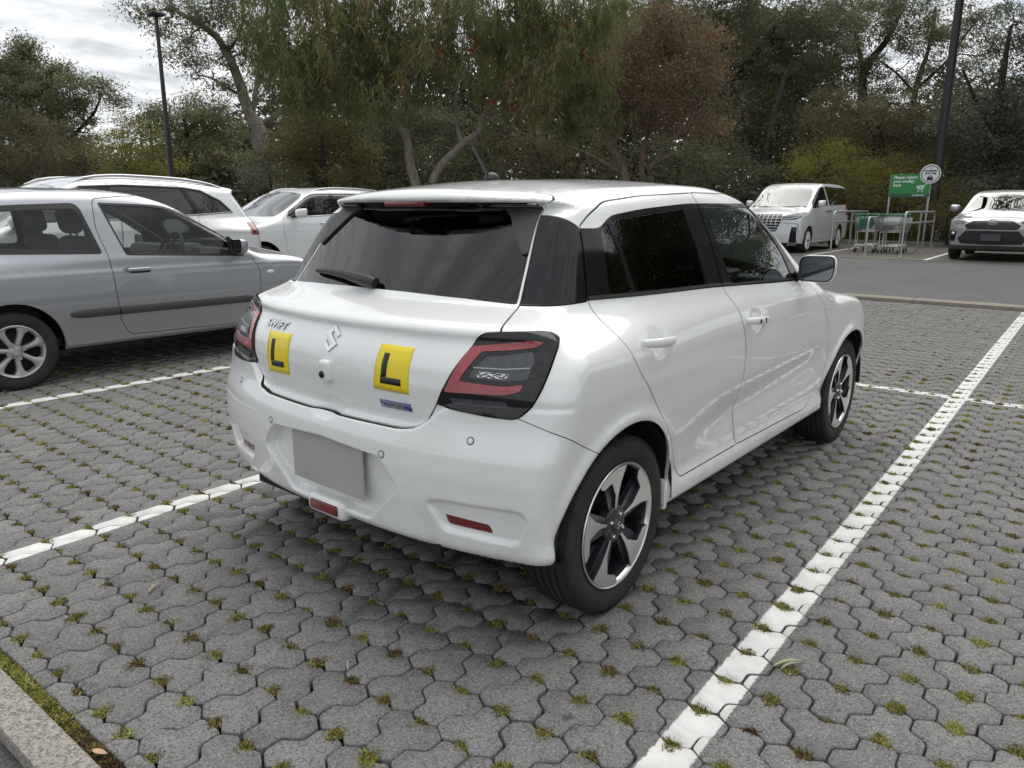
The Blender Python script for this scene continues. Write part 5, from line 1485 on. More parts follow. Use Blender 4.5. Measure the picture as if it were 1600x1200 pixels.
def build_wagon():      # pale silver SUV behind the silver hatch, tail to the right
    wb = 2.70
    S = base_spec(bounds=((-1.1, -1.05, .14), (3.75, 1.05, 1.78)), half_width=.94, wb=wb,
        top=[(-.75, 1.565), (-.4, 1.62), (.1, 1.668), (.8, 1.685), (1.2, 1.655), (1.45, 1.59), (2.30, 1.13), (2.45, 1.09), (3.0, 1.01), (3.4, .90), (3.7, .75)],
        rear=[(.2, -.78), (.4, -.90), (.6, -.955), (.85, -.95), (1.0, -.94), (1.14, -.89), (1.22, -.84), (1.50, -.66), (1.53, -.74), (1.575, -.72), (1.62, -.6)],
        front=[(.2, 3.45), (.4, 3.58), (.8, 3.6), (.95, 3.55), (1.1, 3.45), (2., 3.3)],
        side=[(.15, .82), (.25, .88), (.4, .915), (.6, .935), (.8, .940), (.95, .935), (1.05, .925), (1.15, .895), (1.22, .865), (1.5, .745), (1.6, .69), (1.75, .58)],
        width_x_up=[(-1.1, .17), (-.7, .10), (-.3, .04), (.3, 0.), (1.4, 0.), (2.2, .02), (3.6, .10)], blend_z=(1.0, 1.2))
    dlo = round_poly([(-.50, 1.262), (-.05, 1.236), (2.1, 1.135), (2.16, 1.16), (1.60, 1.46), (1.30, 1.540), (.85, 1.565), (.10, 1.550), (-.12, 1.520), (-.36, 1.405)], [.03, .1, .03, .03, .1, .1, .1, .1, .08, .08])
    wd = [round_poly([(-.455, 1.266), (-.06, 1.250), (.07, 1.515), (-.10, 1.500), (-.33, 1.395)], [.03, .02, .02, .06, .06]),
          round_poly([(.03, 1.248), (.93, 1.205), (1.0, 1.538), (.84, 1.550), (.155, 1.532)], .02), round_poly([(1.02, 1.200), (2.05, 1.150), (1.58, 1.440), (1.29, 1.522), (1.09, 1.536)], [.02, .03, .08, .06, .02])]
    regs = [('door', 'S', round_poly([(1.0, 1.60), (.96, 1.2), (1.0, .9), (.98, .5), (1.02, .34), (2.1, .32), (2.25, .55), (2.22, 1.10), (1.65, 1.47), (1.32, 1.585)], .05), ('body',), .003), ('rear_door', 'S', round_poly([(.99, 1.61), (.95, 1.2), (.99, .9), (.97, .5), (1.0, .34), (.55, .34), (.40, .55), (.10, .92), (.0, 1.22), (.14, 1.57)], .05), ('body',), .003),
            ('window_trim', 'S', dlo, ('body', 'door', 'rear_door'), 0, lambda C: C[:, 2] > 1.05)] + [('window', 'S', w, ('window_trim',), 0) for w in wd] + [
            ('tail_light', 'R', round_poly([(.60, 1.09), (.80, 1.13), (1.0, 1.14), (1.0, .99), (.90, .97), (.70, 1.01)], .02), ('body',), .002, lambda C: (C[:, 0] < -.66) & (C[:, 2] > .9)),
            ('rear_window', 'R', round_poly([(-.2, 1.21), (.66, 1.20), (.60, 1.50), (-.2, 1.515)], .03), ('body',), 0, lambda C: C[:, 0] < -.4),
            ('lower_trim', 'S', [(-1.2, .1), (3.8, .1), (3.8, .36), (2.3, .33), (.5, .33), (-1.2, .48)], ('body',), 0),
            ('windscreen', 'T', round_poly([(1.48, -.2), (1.48, .58), (1.6, .66), (2.2, .74), (2.30, .4), (2.33, -.2)], [0, .05, .05, .05, .2, 0]), ('body',), 0, lambda C: C[:, 2] > 1.05)]
    pcs = [('door', 'front_door', None, MT['silver2'], 1, .012, 0), ('rear_door', 'rear_door', None, MT['silver2'], 1, .012, 0), ('window_trim', 'window_trim', None, MT['gloss_black'], 1, .01, -.001), ('window', 'window', None, MT['glass_dark'], 1, 0, -.004),
           ('tail_light', 'tail_light', None, MT['red_dark'], 1, .01, .004), ('rear_window', 'rear_window', None, MT['glass_dark'], 0, 0, -.003), ('lower_trim', 'lower_trim', None, MT['grey_plastic'], 0, .01, .002), ('windscreen', 'windscreen', None, MT['glass_screen'], 0, 0, -.003)]
    root, B, made = build_car(S, 'pale silver estate with roof rails and a red tail light behind the silver hatchback', (2.95, 7.66, 0), True, GRP, MT['silver2'], dict(R=.345, rr=.235, w=.225, ys=.925, z=.36, arch=.405, style='alloy', n=5), regs, pcs, arch_keep(wb, 1.1, 1.58), (1, 1.15, .25, .42, 1.15, .80, 1, 1.95))
    f = B.f
    for s in (-1, 1):
        bm = bmesh.new(); pts = []
        for x in np.linspace(-.45, 1.35, 14):
            t = (x + .45) / 1.8; zt = top_z(f, x, .63); pts.append((x, s * .63, zt + .035 * (1 - abs(2 * t - 1) ** 6) - .006))
        bm_tube(bm, pts, .016, 8); bm_obj('roof_rail', bm, MT['chrome_soft'], root, smooth=60)
        bm = bmesh.new(); pts = [(-.50, 1.262), (-.36, 1.405), (-.12, 1.522), (.10, 1.552), (.85, 1.567), (1.30, 1.542), (1.60, 1.463)]
        pts = [(x, s * (side_y(f, x, z) + .004), z) for x, z in pts]; bm_tube(bm, pts, .010, 6); bm_obj('window_chrome', bm, MT['chrome_soft'], root, smooth=60)
        bm = bmesh.new(); pts = [(x, s * (side_y(f, x, z) + .004), z) for x, z in [(-.50, 1.258), (-.05, 1.232), (.6, 1.20), (1.3, 1.168), (2.1, 1.13)]]; bm_tube(bm, pts, .010, 6); bm_obj('window_chrome', bm, MT['chrome_soft'], root, smooth=60)
        mirror_shell(root, (2.0, s * 1.02, 1.17), .20, .14, .13, 1, s, MT['silver2'], foot=(2.02, s * .88, 1.14))
        handle_bar(made[('rear_door', s)], .35, s * side_y(f, .35, 1.03), 1.03, .2, s, MT['silver2']); handle_bar(made[('door', s)], 1.2, s * side_y(f, 1.2, 1.0), 1.0, .2, s, MT['silver2'])
    bm = bmesh.new(); bm_box(bm, (-.30, 0, top_z(f, -.30, 0) + .025), (.14, .035, .07), bev=.015); bm_obj('aerial', bm, MT['silver2'], root, smooth=40)
    return root
MT['chrome_soft'] = mat('satin_chrome', (.55, .56, .58), .3, metal=1.)
def top_z(f, x, y):
    a, b = .6, 2.2
    for _ in range(24):
        m = (a + b) / 2
        if f(np.array([[x, y, m]]))[0] < 0: a = m
        else: b = m
    return a

def build_crossover():      # white SUV further back, nose to the left
    wb = 2.70
    S = base_spec(bounds=((-1.1, -1.05, .14), (3.8, 1.05, 1.78)), half_width=.925, wb=wb,
        top=[(-.8, 1.57), (-.4, 1.63), (.2, 1.675), (.9, 1.685), (1.35, 1.655), (1.60, 1.60), (2.42, 1.17), (2.55, 1.12), (3.0, 1.05), (3.4, .95), (3.7, .80)],
        rear=[(.2, -.8), (.4, -.9), (.8, -.93), (1.1, -.88), (1.2, -.84), (1.52, -.68), (1.56, -.74), (1.62, -.6)],
        front=[(.2, 3.45), (.4, 3.58), (.8, 3.62), (1.0, 3.55), (1.15, 3.45), (2., 3.3)],
        side=[(.15, .82), (.25, .87), (.4, .90), (.6, .915), (.8, .925), (.95, .925), (1.05, .912), (1.13, .885), (1.20, .862), (1.5, .742), (1.6, .68), (1.75, .57)],
        width_x_up=[(-1.1, .17), (-.7, .10), (-.3, .04), (.3, 0.), (1.4, 0.), (2.2, .02), (3.6, .10)], blend_z=(1.0, 1.2))
    dlo = round_poly([(-.40, 1.25), (1.1, 1.195), (2.17, 1.150), (1.97, 1.360), (1.66, 1.515), (1.45, 1.560), (.5, 1.575), (-.1, 1.54)], [.05, .1, .02, .1, .1, .1, .1, .1])
    wd = [round_poly([(-.33, 1.265), (.03, 1.25), (.09, 1.53), (-.06, 1.51)], .03), round_poly([(.08, 1.25), (1.02, 1.212), (1.03, 1.545), (.5, 1.555), (.14, 1.535)], .02), round_poly([(1.12, 1.21), (1.98, 1.175), (1.93, 1.34), (1.64, 1.495), (1.44, 1.540), (1.13, 1.545)], [.02, .02, .08, .08, .05, .02])]
    regs = [('door', 'S', round_poly([(1.09, 1.62), (1.07, 1.2), (1.09, .9), (1.07, .5), (1.1, .34), (2.1, .32), (2.20, .5), (2.27, .9), (2.25, 1.12), (1.70, 1.53), (1.45, 1.60)], .05), ('body',), .003), ('window_trim', 'S', dlo, ('body', 'door'), 0, lambda C: C[:, 2] > 1.05)] + [('window', 'S', w, ('window_trim',), 0) for w in wd] + [
            ('windscreen', 'T', round_poly([(1.60, -.2), (1.60, .56), (1.72, .645), (2.32, .74), (2.42, .5), (2.46, -.2)], [0, .05, .05, .05, .2, 0]), ('body',), 0, lambda C: C[:, 2] > 1.05),
            ('headlight', 'F', round_poly([(.50, .93), (.86, .99), (.88, .90), (.60, .84)], .02), ('body',), .002), ('grille', 'F', round_poly([(-.2, .98), (.42, .95), (.36, .66), (-.2, .60)], .03), ('body',), .002),
            ('lower_trim', 'S', [(-1.2, .1), (3.8, .1), (3.8, .40), (2.3, .33), (.5, .33), (-1.2, .48)], ('body',), 0)]
    pcs = [('door', 'front_door', None, MT['white2'], 1, .012, 0), ('window_trim', 'window_trim', None, MT['gloss_black'], 1, .01, -.001), ('window', 'window', None, MT['glass_dark'], 1, 0, -.004), ('windscreen', 'windscreen', None, MT['glass_screen'], 0, 0, -.003),
           ('headlight', 'headlight', None, MT['lamp_grey'], 1, .01, .002), ('grille', 'grille', None, MT['gloss_black'], 0, .01, -.002), ('lower_trim', 'lower_trim', None, MT['grey_plastic'], 0, .01, .002)]
    root, B, made = build_car(S, 'white crossover with large door mirror seen between the estate and the white hatchback', (8.02, 9.975, 0), True, GRP, MT['white2'], dict(R=.35, rr=.24, w=.225, ys=.91, z=.36, arch=.405, style='alloy', n=5), regs, pcs, arch_keep(wb, 1.1, 1.58), (1, 1.2, .3, .42, 1.17, .80, -1, 2.05))
    f = B.f
    for s in (-1, 1):
        bm = bmesh.new(); pts = []
        for x in np.linspace(-.5, 1.45, 14):
            t = (x + .5) / 1.95; pts.append((x, s * .62, top_z(f, x, .62) + .03 * (1 - abs(2 * t - 1) ** 6) - .006))
        bm_tube(bm, pts, .014, 8); bm_obj('roof_rail', bm, MT['chrome_soft'], root, smooth=60)
        bm = bmesh.new(); pts = [(x, s * (side_y(f, x, z) + .004), z) for x, z in [(-.38, 1.245), (.4, 1.215), (1.1, 1.190), (2.17, 1.146)]]; bm_tube(bm, pts, .009, 6); bm_obj('window_chrome', bm, MT['chrome_soft'], root, smooth=60)
        mirror_shell(root, (1.93, s * 1.03, 1.225), .21, .15, .15, 1, s, MT['white2'], foot=(2.06, s * .88, 1.165))
        handle_bar(made[('door', s)], 1.40, s * side_y(f, 1.4, 1.045), 1.045, .2, s, MT['chrome_soft'])
    bm = bmesh.new(); bm_box(bm, (-.45, 0, top_z(f, -.45, 0) + .025), (.14, .035, .06), bev=.015); bm_obj('aerial', bm, MT['white2'], root, smooth=40)
    return root

def front_x(f, y, z):
    a, b = 2.0, 4.6
    for _ in range(26):
        m = (a + b) / 2
        if f(np.array([[m, y, z]]))[0] < 0: a = m
        else: b = m
    return a

def build_van(gz):
    wb = 3.0
    S = base_spec(bounds=((-1.2, -1.05, .14), (4.1, 1.05, 2.05)), half_width=.925, wb=wb,
        top=[(-1.1, 1.83), (-.8, 1.88), (-.3, 1.925), (.8, 1.935), (1.6, 1.92), (1.95, 1.86), (2.15, 1.78), (3.02, 1.26), (3.15, 1.20), (3.5, 1.12), (3.75, 1.04), (3.95, .90)],
        rear=[(.2, -.85), (.4, -.97), (.8, -1.0), (1.2, -.98), (1.8, -.86), (1.95, -.75)], rear_plan=[(.2, .10), (2., .12)],
        front=[(.15, 3.72), (.28, 3.86), (.5, 3.92), (.9, 3.93), (1.02, 3.89), (1.2, 3.74), (2.3, 3.6)], front_plan=[(.2, .26), (1.3, .34)],
        side=[(.15, .84), (.25, .89), (.4, .915), (.7, .925), (1.0, .922), (1.2, .905), (1.3, .892), (1.8, .805), (1.9, .755), (2.05, .62)],
        width_x=[(-1.2, .02), (0, 0.), (2.5, 0.), (3.2, .01), (3.95, .05)], width_x_up=[(-1.2, .06), (-.5, .02), (.2, .0), (1.6, 0.), (2.4, .02), (3.6, .10)], blend_z=(1.15, 1.4), x_mid_front=3.2,
        crown=[(-1., .05), (1.6, .05), (2., .10), (2.6, .16), (3.1, .12), (4., .07)])
    fw = round_poly([(2.82, 1.19), (2.62, 1.40), (2.0, 1.78), (1.70, 1.80), (1.42, 1.42), (1.38, 1.28)], [.03, .08, .08, .05, .05, .03])
    rwp = round_poly([(1.58, 1.815), (-.72, 1.800), (-.88, 1.32), (1.22, 1.28), (1.28, 1.40)], [.04, .06, .05, .04, .05])
    fr = lambda C: C[:, 0] > 3.2
    regs = [('door', 'S', round_poly([(2.75, 1.30), (2.55, .6), (2.4, .34), (1.35, .32), (1.30, .6), (1.32, 1.3), (1.66, 1.86), (2.02, 1.83), (2.70, 1.40)], .05), ('body',), .003), ('sliding_door', 'S', round_poly([(1.29, .32), (.42, .34), (.30, .7), (.28, 1.84), (1.60, 1.86), (1.30, 1.3), (1.28, .6)], .04), ('body',), .003),
            ('window', 'S', fw, ('body', 'door'), 0, lambda C: C[:, 2] > 1.1), ('rear_side_window', 'S', rwp, ('body', 'sliding_door'), 0, lambda C: C[:, 2] > 1.1),
            ('windscreen', 'T', round_poly([(2.08, -.2), (2.10, .60), (2.24, .695), (2.95, .775), (3.03, .5), (3.07, -.2)], [0, .05, .05, .05, .2, 0]), ('body',), 0, lambda C: C[:, 2] > 1.1),
            ('headlight', 'F', round_poly([(.42, .985), (.80, 1.10), (.90, 1.10), (.86, .96), (.76, .90), (.44, .875)], .015), ('body',), .003, fr),
            ('grille', 'F', round_poly([(-.2, 1.035), (.40, 1.035), (.42, .86), (.30, .58), (-.2, .56)], .02), ('body',), .003, fr),
            ('side_vent', 'F', round_poly([(.68, .70), (.80, .70), (.80, .28), (.62, .28)], .015), ('body',), .003, fr), ('tail_light', 'R', round_poly([(.70, 1.45), (.92, 1.45), (.92, 1.0), (.74, 1.0)], .02), ('body',), .002, lambda C: C[:, 0] < -.6)]
    pcs = [('door', 'front_door', None, MT['white2'], 1, .012, 0), ('sliding_door', 'sliding_door', None, MT['white2'], 1, .012, 0), ('window', 'window', None, MT['glass_dark'], 1, 0, -.003), ('rear_side_window', 'window', None, MT['glass_dark'], 1, 0, -.003), ('windscreen', 'windscreen', None, MT['glass_screen'], 0, 0, -.003),
           ('headlight', 'headlight', None, MT['lamp_grey'], 1, .01, .003), ('grille', 'grille', None, MT['gloss_black'], 0, .01, -.006), ('side_vent', 'side_vent', None, MT['gloss_black'], 1, .02, -.012), ('tail_light', 'tail_light', None, MT['red_lens'], 1, .01, .003)]
    root, B, made = build_car(S, 'white people carrier with a tall chrome grille parked beside the trolley bay', (22.58, 5.40, gz), True, GRP, MT['white2'], dict(R=.335, rr=.235, w=.22, ys=.905, z=.345, arch=.385, style='alloy', n=10), regs, pcs, arch_keep(wb, 1.15, 1.85), (1, 1.75, .4, .45, 1.28, .82, -1, 2.7), h=.056)
    f = B.f
    gr = made[('grille', None)]
    for z in np.linspace(.62, 1.0, 6):                       # chrome bars
        w = .30 + .12 * (z - .58) / .28 if z < .86 else .41
        bm = bmesh.new(); bm_tube(bm, [(front_x(f, y, z) + .004, y, z) for y in np.linspace(-w, w, 13)], .010, 6); bm_obj('grille_bar', bm, MT['chrome'], gr, smooth=60)
    for y0 in (-.32, -.20, -.08, .04, .16, .28):
        bm = bmesh.new(); bm_tube(bm, [(front_x(f, y0 + .05 * (z - .8), z) + .008, y0 + .05 * (z - .8), z) for z in np.linspace(.60, 1.02, 7)], .009, 6); bm_obj('grille_bar', bm, MT['chrome'], gr, smooth=60)
    for s in (-1, 1):
        hl = made[('headlight', s)]
        bm = bmesh.new(); bm_tube(bm, [(front_x(f, y, z) + .006, s * y, z) for y, z in ((.46, .90), (.62, .925), (.78, .955), (.85, 1.01))], .012, 6); bm_obj('headlight_strip', bm, MT['white_plain'], hl, smooth=60)
        bm = bmesh.new(); bm_tube(bm, [(front_x(f, y, z) + .006, s * y, z) for y, z in ((.46, .82), (.62, .81), (.82, .78), (.84, .55), (.82, .27))], .012, 6); bm_obj('bumper_chrome', bm, MT['chrome_soft'], root, smooth=60)
        mirror_shell(root, (2.42, s * 1.03, 1.33), .20, .17, .13, 1, s, MT['white2'], foot=(2.50, s * .90, 1.24))
        for x in (1.44, 1.18): bm = bmesh.new(); bm_box(bm, (x, s * (side_y(f, x, 1.11) + .012), 1.11), (.14, .02, .028), bev=.008); bm_obj('handle', bm, MT['gap'], made[('door' if x > 1.3 else 'sliding_door', s)], smooth=40)
    bm = bmesh.new(); bm_tube(bm, [(3.04, -.55, 1.245), (3.10, 0, 1.225), (3.02, .62, 1.255)], .012, 6); bm_obj('wiper', bm, MT['satin_black'], root)
    return root

def build_suv(gz):
    wb = 2.69
    S = base_spec(bounds=((-1.1, -1.05, .14), (3.85, 1.05, 1.80)), half_width=.9275, wb=wb,
        top=[(-.8, 1.58), (-.3, 1.65), (.4, 1.685), (1.0, 1.68), (1.4, 1.62), (1.58, 1.56), (2.35, 1.15), (2.46, 1.115), (3.0, 1.06), (3.35, 1.01), (3.60, .90)],
        rear=[(.2, -.8), (.5, -.9), (.9, -.93), (1.2, -.85), (1.6, -.65)], front=[(.15, 3.40), (.30, 3.52), (.50, 3.58), (.75, 3.62), (.93, 3.60), (1.02, 3.54), (1.2, 3.40), (2., 3.3)], front_plan=[(.2, .30), (1.3, .40)],
        side=[(.15, .82), (.28, .88), (.45, .91), (.7, .925), (.95, .9275), (1.05, .91), (1.13, .875), (1.5, .735), (1.6, .68), (1.75, .57)], blend_z=(1.0, 1.2), x_mid_front=2.9)
    fr = lambda C: C[:, 0] > 2.9
    regs = [('windscreen', 'T', round_poly([(1.56, -.2), (1.56, .54), (1.68, .62), (2.25, .735), (2.35, .5), (2.38, -.2)], [0, .05, .05, .05, .2, 0]), ('body',), 0, lambda C: C[:, 2] > 1.05),
            ('window', 'S', round_poly([(-.5, 1.22), (2.1, 1.16), (1.6, 1.46), (1.2, 1.56), (-.2, 1.54)], .05), ('body',), 0, lambda C: C[:, 2] > 1.1),
            ('headlight', 'F', round_poly([(.53, .915), (.80, 1.015), (.875, 1.01), (.86, .93), (.74, .865), (.60, .86)], .015), ('body',), .003, fr),
            ('grille', 'F', round_poly([(-.2, .93), (.40, .925), (.56, .82), (.50, .735), (-.2, .735)], .02), ('body',), .003, fr),
            ('lower_grille', 'F', round_poly([(-.2, .70), (.52, .70), (.68, .52), (.62, .40), (-.2, .38)], .02), ('body',), .003, fr),
            ('fog_pod', 'F', round_poly([(.72, .68), (.86, .70), (.87, .45), (.74, .45)], .02), ('body',), .003, fr),
            ('lower_trim', 'S', [(-1.2, .1), (3.8, .1), (3.8, .36), (2.3, .36), (.5, .36), (-1.2, .48)], ('body',), 0), ('lower_trim', 'F', [(-.2, .1), (1., .1), (1., .30), (.6, .36), (-.2, .37)], ('body',), 0, fr),
            ('bonnet', 'T', round_poly([(2.48, -.2), (2.42, .70), (2.6, .78), (3.2, .72), (3.42, .4), (3.46, -.2)], .06), ('body',), .003, lambda C: C[:, 2] > .85)]
    pcs = [('windscreen', 'windscreen', None, MT['glass_screen'], 0, 0, -.003), ('window', 'window', None, MT['glass_dark'], 1, 0, -.003), ('headlight', 'headlight', None, MT['lamp_grey'], 1, .01, .003), ('grille', 'grille', None, MT['grille'], 0, .015, -.010), ('lower_grille', 'lower_grille', None, MT['grille'], 0, .015, -.010),
           ('fog_pod', 'fog_light', None, MT['gloss_black'], 1, .02, -.01), ('lower_trim', 'lower_trim', None, MT['grey_plastic'], 0, .01, .002), ('bonnet', 'bonnet', None, MT['silver3'], 0, .012, 0)]
    root, B, made = build_car(S, 'silver SUV facing the camera at the right edge beyond the road', (22.20, .10, gz), True, GRP, MT['silver3'], dict(R=.355, rr=.24, w=.225, ys=.905, z=.365, arch=.41, style='alloy', n=5), regs, pcs, arch_keep(wb, 1.08, 1.58), (1, 1.15, .25, .45, 1.16, .80, -1, 1.98), h=.056)
    f = B.f
    bm = bmesh.new(); bm_box(bm, (front_x(f, 0, .555) + .012, 0, .555), (.012, .40, .16), bev=.003); bm_obj('number_plate', bm, MT['plate_dark'], root)
    # oval emblem of three ellipses
    x0 = front_x(f, 0, .90) + .012; bm = bmesh.new()
    for a, b, c in ((.085, .058, 0.), (.030, .052, -.002), (.062, .022, .024)):
        bm_tube(bm, [(x0 + .003, a * math.cos(t), .905 + c + b * math.sin(t)) for t in np.linspace(0, 2 * math.pi, 25)], .0065, 6, caps=False)
    bm_obj('emblem', bm, MT['chrome'], root, smooth=60)
    for z in (.775, .815, .855, .895):
        w = .40 if z > .86 else .50
        for s in (-1, 1):
            bm = bmesh.new(); bm_tube(bm, [(front_x(f, y, z) + .002, s * y, z) for y in np.linspace(.10, w, 8)], .006, 5); bm_obj('grille_bar', bm, MT['grey_plastic'], made[('grille', None)], smooth=60)
    for s in (-1, 1):
        hl = made[('headlight', s)]
        bm = bmesh.new(); bm_tube(bm, [(front_x(f, y, z) + .005, s * y, z) for y, z in ((.56, .905), (.68, .945), (.82, .99))], .010, 6); bm_tube(bm, [(front_x(f, y, z) + .005, s * y, z) for y, z in ((.62, .873), (.74, .885), (.84, .935))], .008, 6); bm_obj('headlight_strip', bm, MT['white_plain'], hl, smooth=60)
        bm = bmesh.new(); bm_lathe(bm, [(0, .012), (.03, .008), (.04, 0.)], 16, axis='X', c=(front_x(f, .79, .63) - .004, s * .79, .63)); bm_obj('fog_lamp', bm, MT['chrome'], made[('fog_pod', s)], smooth=40)
        mirror_shell(root, (1.86, s * 1.03, 1.225), .22, .16, .14, 1, s, MT['silver3'], foot=(1.98, s * .89, 1.16))
    # dash camera lead and camera behind the screen
    bm = bmesh.new(); bm_tube(bm, [(1.62, .52, 1.50), (1.75, .40, 1.42), (1.86, .30, 1.345), (1.90, .28, 1.30)], .006, 6); bm_box(bm, (1.92, .26, 1.27), (.04, .07, .06), bev=.008); bm_obj('dash_camera', bm, MT['gap'], root)
    return root
def grille_mat():
    m, n, out = nt('grille_mesh'); g = G(n)
    v = g.node('ShaderNodeTexVoronoi', {'Vector': g.node('ShaderNodeTexCoord').outputs['Object'], 'Scale': 45.}, feature='DISTANCE_TO_EDGE')
    c = g.mix(g.rng(v.outputs['Distance'], .05, .12), (.05, .052, .055, 1), (.006, .006, .007, 1))
    p = principled(g, color=c, rough=.4); n.links.new(p.outputs[0], out.inputs[0]); return m
MT['grille'] = grille_mat()
# ------------------------------------------------------------------ trees and shrubs
def leaf_mat(name, stops, trans=.42):
    m, n, out = nt(name); g = G(n)
    t = g.node('ShaderNodeAttribute', attribute_name='tint').outputs['Fac']; r = g.node('ShaderNodeValToRGB', {0: t}); e = r.color_ramp.elements
    e[0].position = stops[0][0]; e[0].color = stops[0][1] + (1,); e[1].position = stops[-1][0]; e[1].color = stops[-1][1] + (1,)
    for p_, c_ in stops[1:-1]: x = e.new(p_); x.color = c_ + (1,)
    d = principled(g, color=r.outputs[0], rough=.6, spec=.18)
    tr = g.node('ShaderNodeBsdfTranslucent', {'Color': r.outputs[0]})
    mx = g.node('ShaderNodeMixShader', {0: trans, 1: d.outputs[0], 2: tr.outputs[0]}); n.links.new(mx.outputs[0], out.inputs[0]); return m
def bark_mat(name, c0, c1, c2):
    m, n, out = nt(name); g = G(n); pos = g.node('ShaderNodeNewGeometry').outputs['Position']
    mpn = g.node('ShaderNodeMapping', {0: pos, 'Scale': (3., 3., .8)}).outputs[0]
    col = g.mix(g.rng(g.noise(mpn, 2.2, 6., .65), .35, .65), c4(c0), c4(c1)); col = g.mix(g.rng(g.noise(mpn, 7., 5., .6), .58, .7), col, c4(c2))
    bmp = g.node('ShaderNodeBump', {'Strength': .6, 'Distance': .03, 'Height': g.noise(mpn, 9., 5.)}).outputs[0]
    p = principled(g, color=col, rough=.85, spec=.2, normal=bmp); n.links.new(p.outputs[0], out.inputs[0]); return m
LEAF = {
 'gum': leaf_mat('gum_leaves', [(0, (0.079, 0.091, 0.046)), (.45, (0.139, 0.156, 0.077)), (.8, (0.220, 0.227, 0.116)), (1, (0.395, 0.368, 0.213))]),
 'weep': leaf_mat('weeping_gum_leaves', [(0, (0.068, 0.097, 0.035)), (.35, (0.128, 0.158, 0.057)), (.62, (0.197, 0.208, 0.083)), (.82, (0.248, 0.154, 0.074)), (1, (0.410, 0.366, 0.196))]),
 'rust': leaf_mat('rusty_leaves', [(0, (0.085, 0.068, 0.039)), (.4, (0.169, 0.124, 0.070)), (.75, (0.248, 0.165, 0.098)), (1, (0.392, 0.301, 0.167))]),
 'dark': leaf_mat('dark_leaves', [(0, (0.078, 0.094, 0.049)), (.5, (0.144, 0.157, 0.085)), (.85, (0.225, 0.231, 0.128)), (1, (0.391, 0.366, 0.219))]),
 'brown': leaf_mat('brown_shrub_leaves', [(0, (0.079, 0.072, 0.041)), (.5, (0.139, 0.135, 0.069)), (.85, (0.199, 0.157, 0.090)), (1, (0.299, 0.284, 0.153))]),
 'wattle': leaf_mat('wattle_leaves', [(0, (0.107, 0.121, 0.030)), (.5, (0.207, 0.206, 0.052)), (.85, (0.302, 0.257, 0.070)), (1, (0.430, 0.357, 0.124))]),
 'olive': leaf_mat('olive_leaves', [(0, (0.059, 0.060, 0.026)), (.5, (0.120, 0.112, 0.043)), (.85, (0.184, 0.150, 0.057)), (1, (0.289, 0.257, 0.107))]),
 'grey': leaf_mat('grey_green_leaves', [(0, (0.078, 0.096, 0.067)), (.5, (0.146, 0.167, 0.119)), (.85, (0.219, 0.230, 0.162)), (1, (0.413, 0.407, 0.311))]),
 'woods': leaf_mat('far_wood_leaves', [(0, (0.043, 0.051, 0.030)), (.5, (0.072, 0.078, 0.048)), (1, (0.122, 0.120, 0.075))]),
 'grass': leaf_mat('strap_leaves', [(0, (0.078, 0.101, 0.029)), (.5, (0.156, 0.187, 0.050)), (1, (0.374, 0.359, 0.130))]),
 'red': leaf_mat('red_blossom', [(0, (0.154, 0.007, 0.015)), (1, (0.350, 0.015, 0.035))], .3),
}
BARK = {'pale': bark_mat('pale_gum_bark', (.26, .23, .20), (.17, .145, .12), (.10, .075, .058)), 'dark': bark_mat('dark_bark', (.060, .050, .042), (.035, .03, .026), (.10, .09, .08)), 'tan': bark_mat('tan_bark', (.22, .175, .135), (.14, .105, .08), (.11, .06, .045))}
trg = np.random.default_rng(11)
def leaf_cloud(blobs, L, W, droop, dens, per=110, sig=.30, strands=0):
    """blobs: (centre, radii, density); leaves gather in separate clumps, or on hanging strands; returns quads and a tint per vertex"""
    Vs = []; Ts = []
    for c, r, dn in blobs:
        area = math.pi * r[0] * r[2]; n = int(area * dens * dn); k = max(3, n // per)
        d = trg.normal(0, 1, (k, 3)); d /= np.linalg.norm(d, axis=1)[:, None]
        cc = c + d * (trg.random(k) ** .45)[:, None] * r
        s = sig * trg.uniform(.55, 1.35, k)
        idx = trg.integers(0, k, n)
        if strands:
            st = trg.integers(0, strands, n); off = trg.normal(0, 1, (k, strands, 3)) * (s * .95)[:, None, None]; ln = trg.uniform(.3, .8, (k, strands)) * 1.7 * sig / .27
            t = trg.random(n); p = cc[idx] + off[idx, st] + np.stack([trg.normal(0, .03, n), trg.normal(0, .03, n), .3 - t * ln[idx, st] * .5], 1)
            a = np.stack([trg.normal(0, .55, n), trg.normal(0, .55, n), -np.ones(n)], 1)
        else:
            p = cc[idx] + trg.normal(0, 1, (n, 3)) * s[idx][:, None] * np.array([1, 1, .62])
            a = trg.normal(0, 1, (n, 3)); a[:, 2] = a[:, 2] * .6 - droop
        a /= np.linalg.norm(a, axis=1)[:, None]
        w = np.cross(a, trg.normal(0, 1, (n, 3))); w /= np.linalg.norm(w, axis=1)[:, None] + 1e-9
        l = L * trg.uniform(.6, 1.3, n)[:, None]; ww = W * trg.uniform(.7, 1.2, n)[:, None]
        bend = np.cross(a, w) * l * trg.uniform(-.18, .18, (n, 1))
        Vs.append(np.stack([p, p + a * l * .5 + w * ww / 2 + bend, p + a * l, p + a * l * .5 - w * ww / 2 + bend], 1))
        ct = trg.normal(0, .17, k)[idx] + trg.normal(.45, .13, n) + trg.normal(0, .07)
        Ts.append(np.repeat(np.clip(ct, 0, 1), 4))
    V = np.concatenate(Vs).reshape(-1, 3); return V, np.arange(len(V)).reshape(-1, 4), np.concatenate(Ts).astype(np.float32)
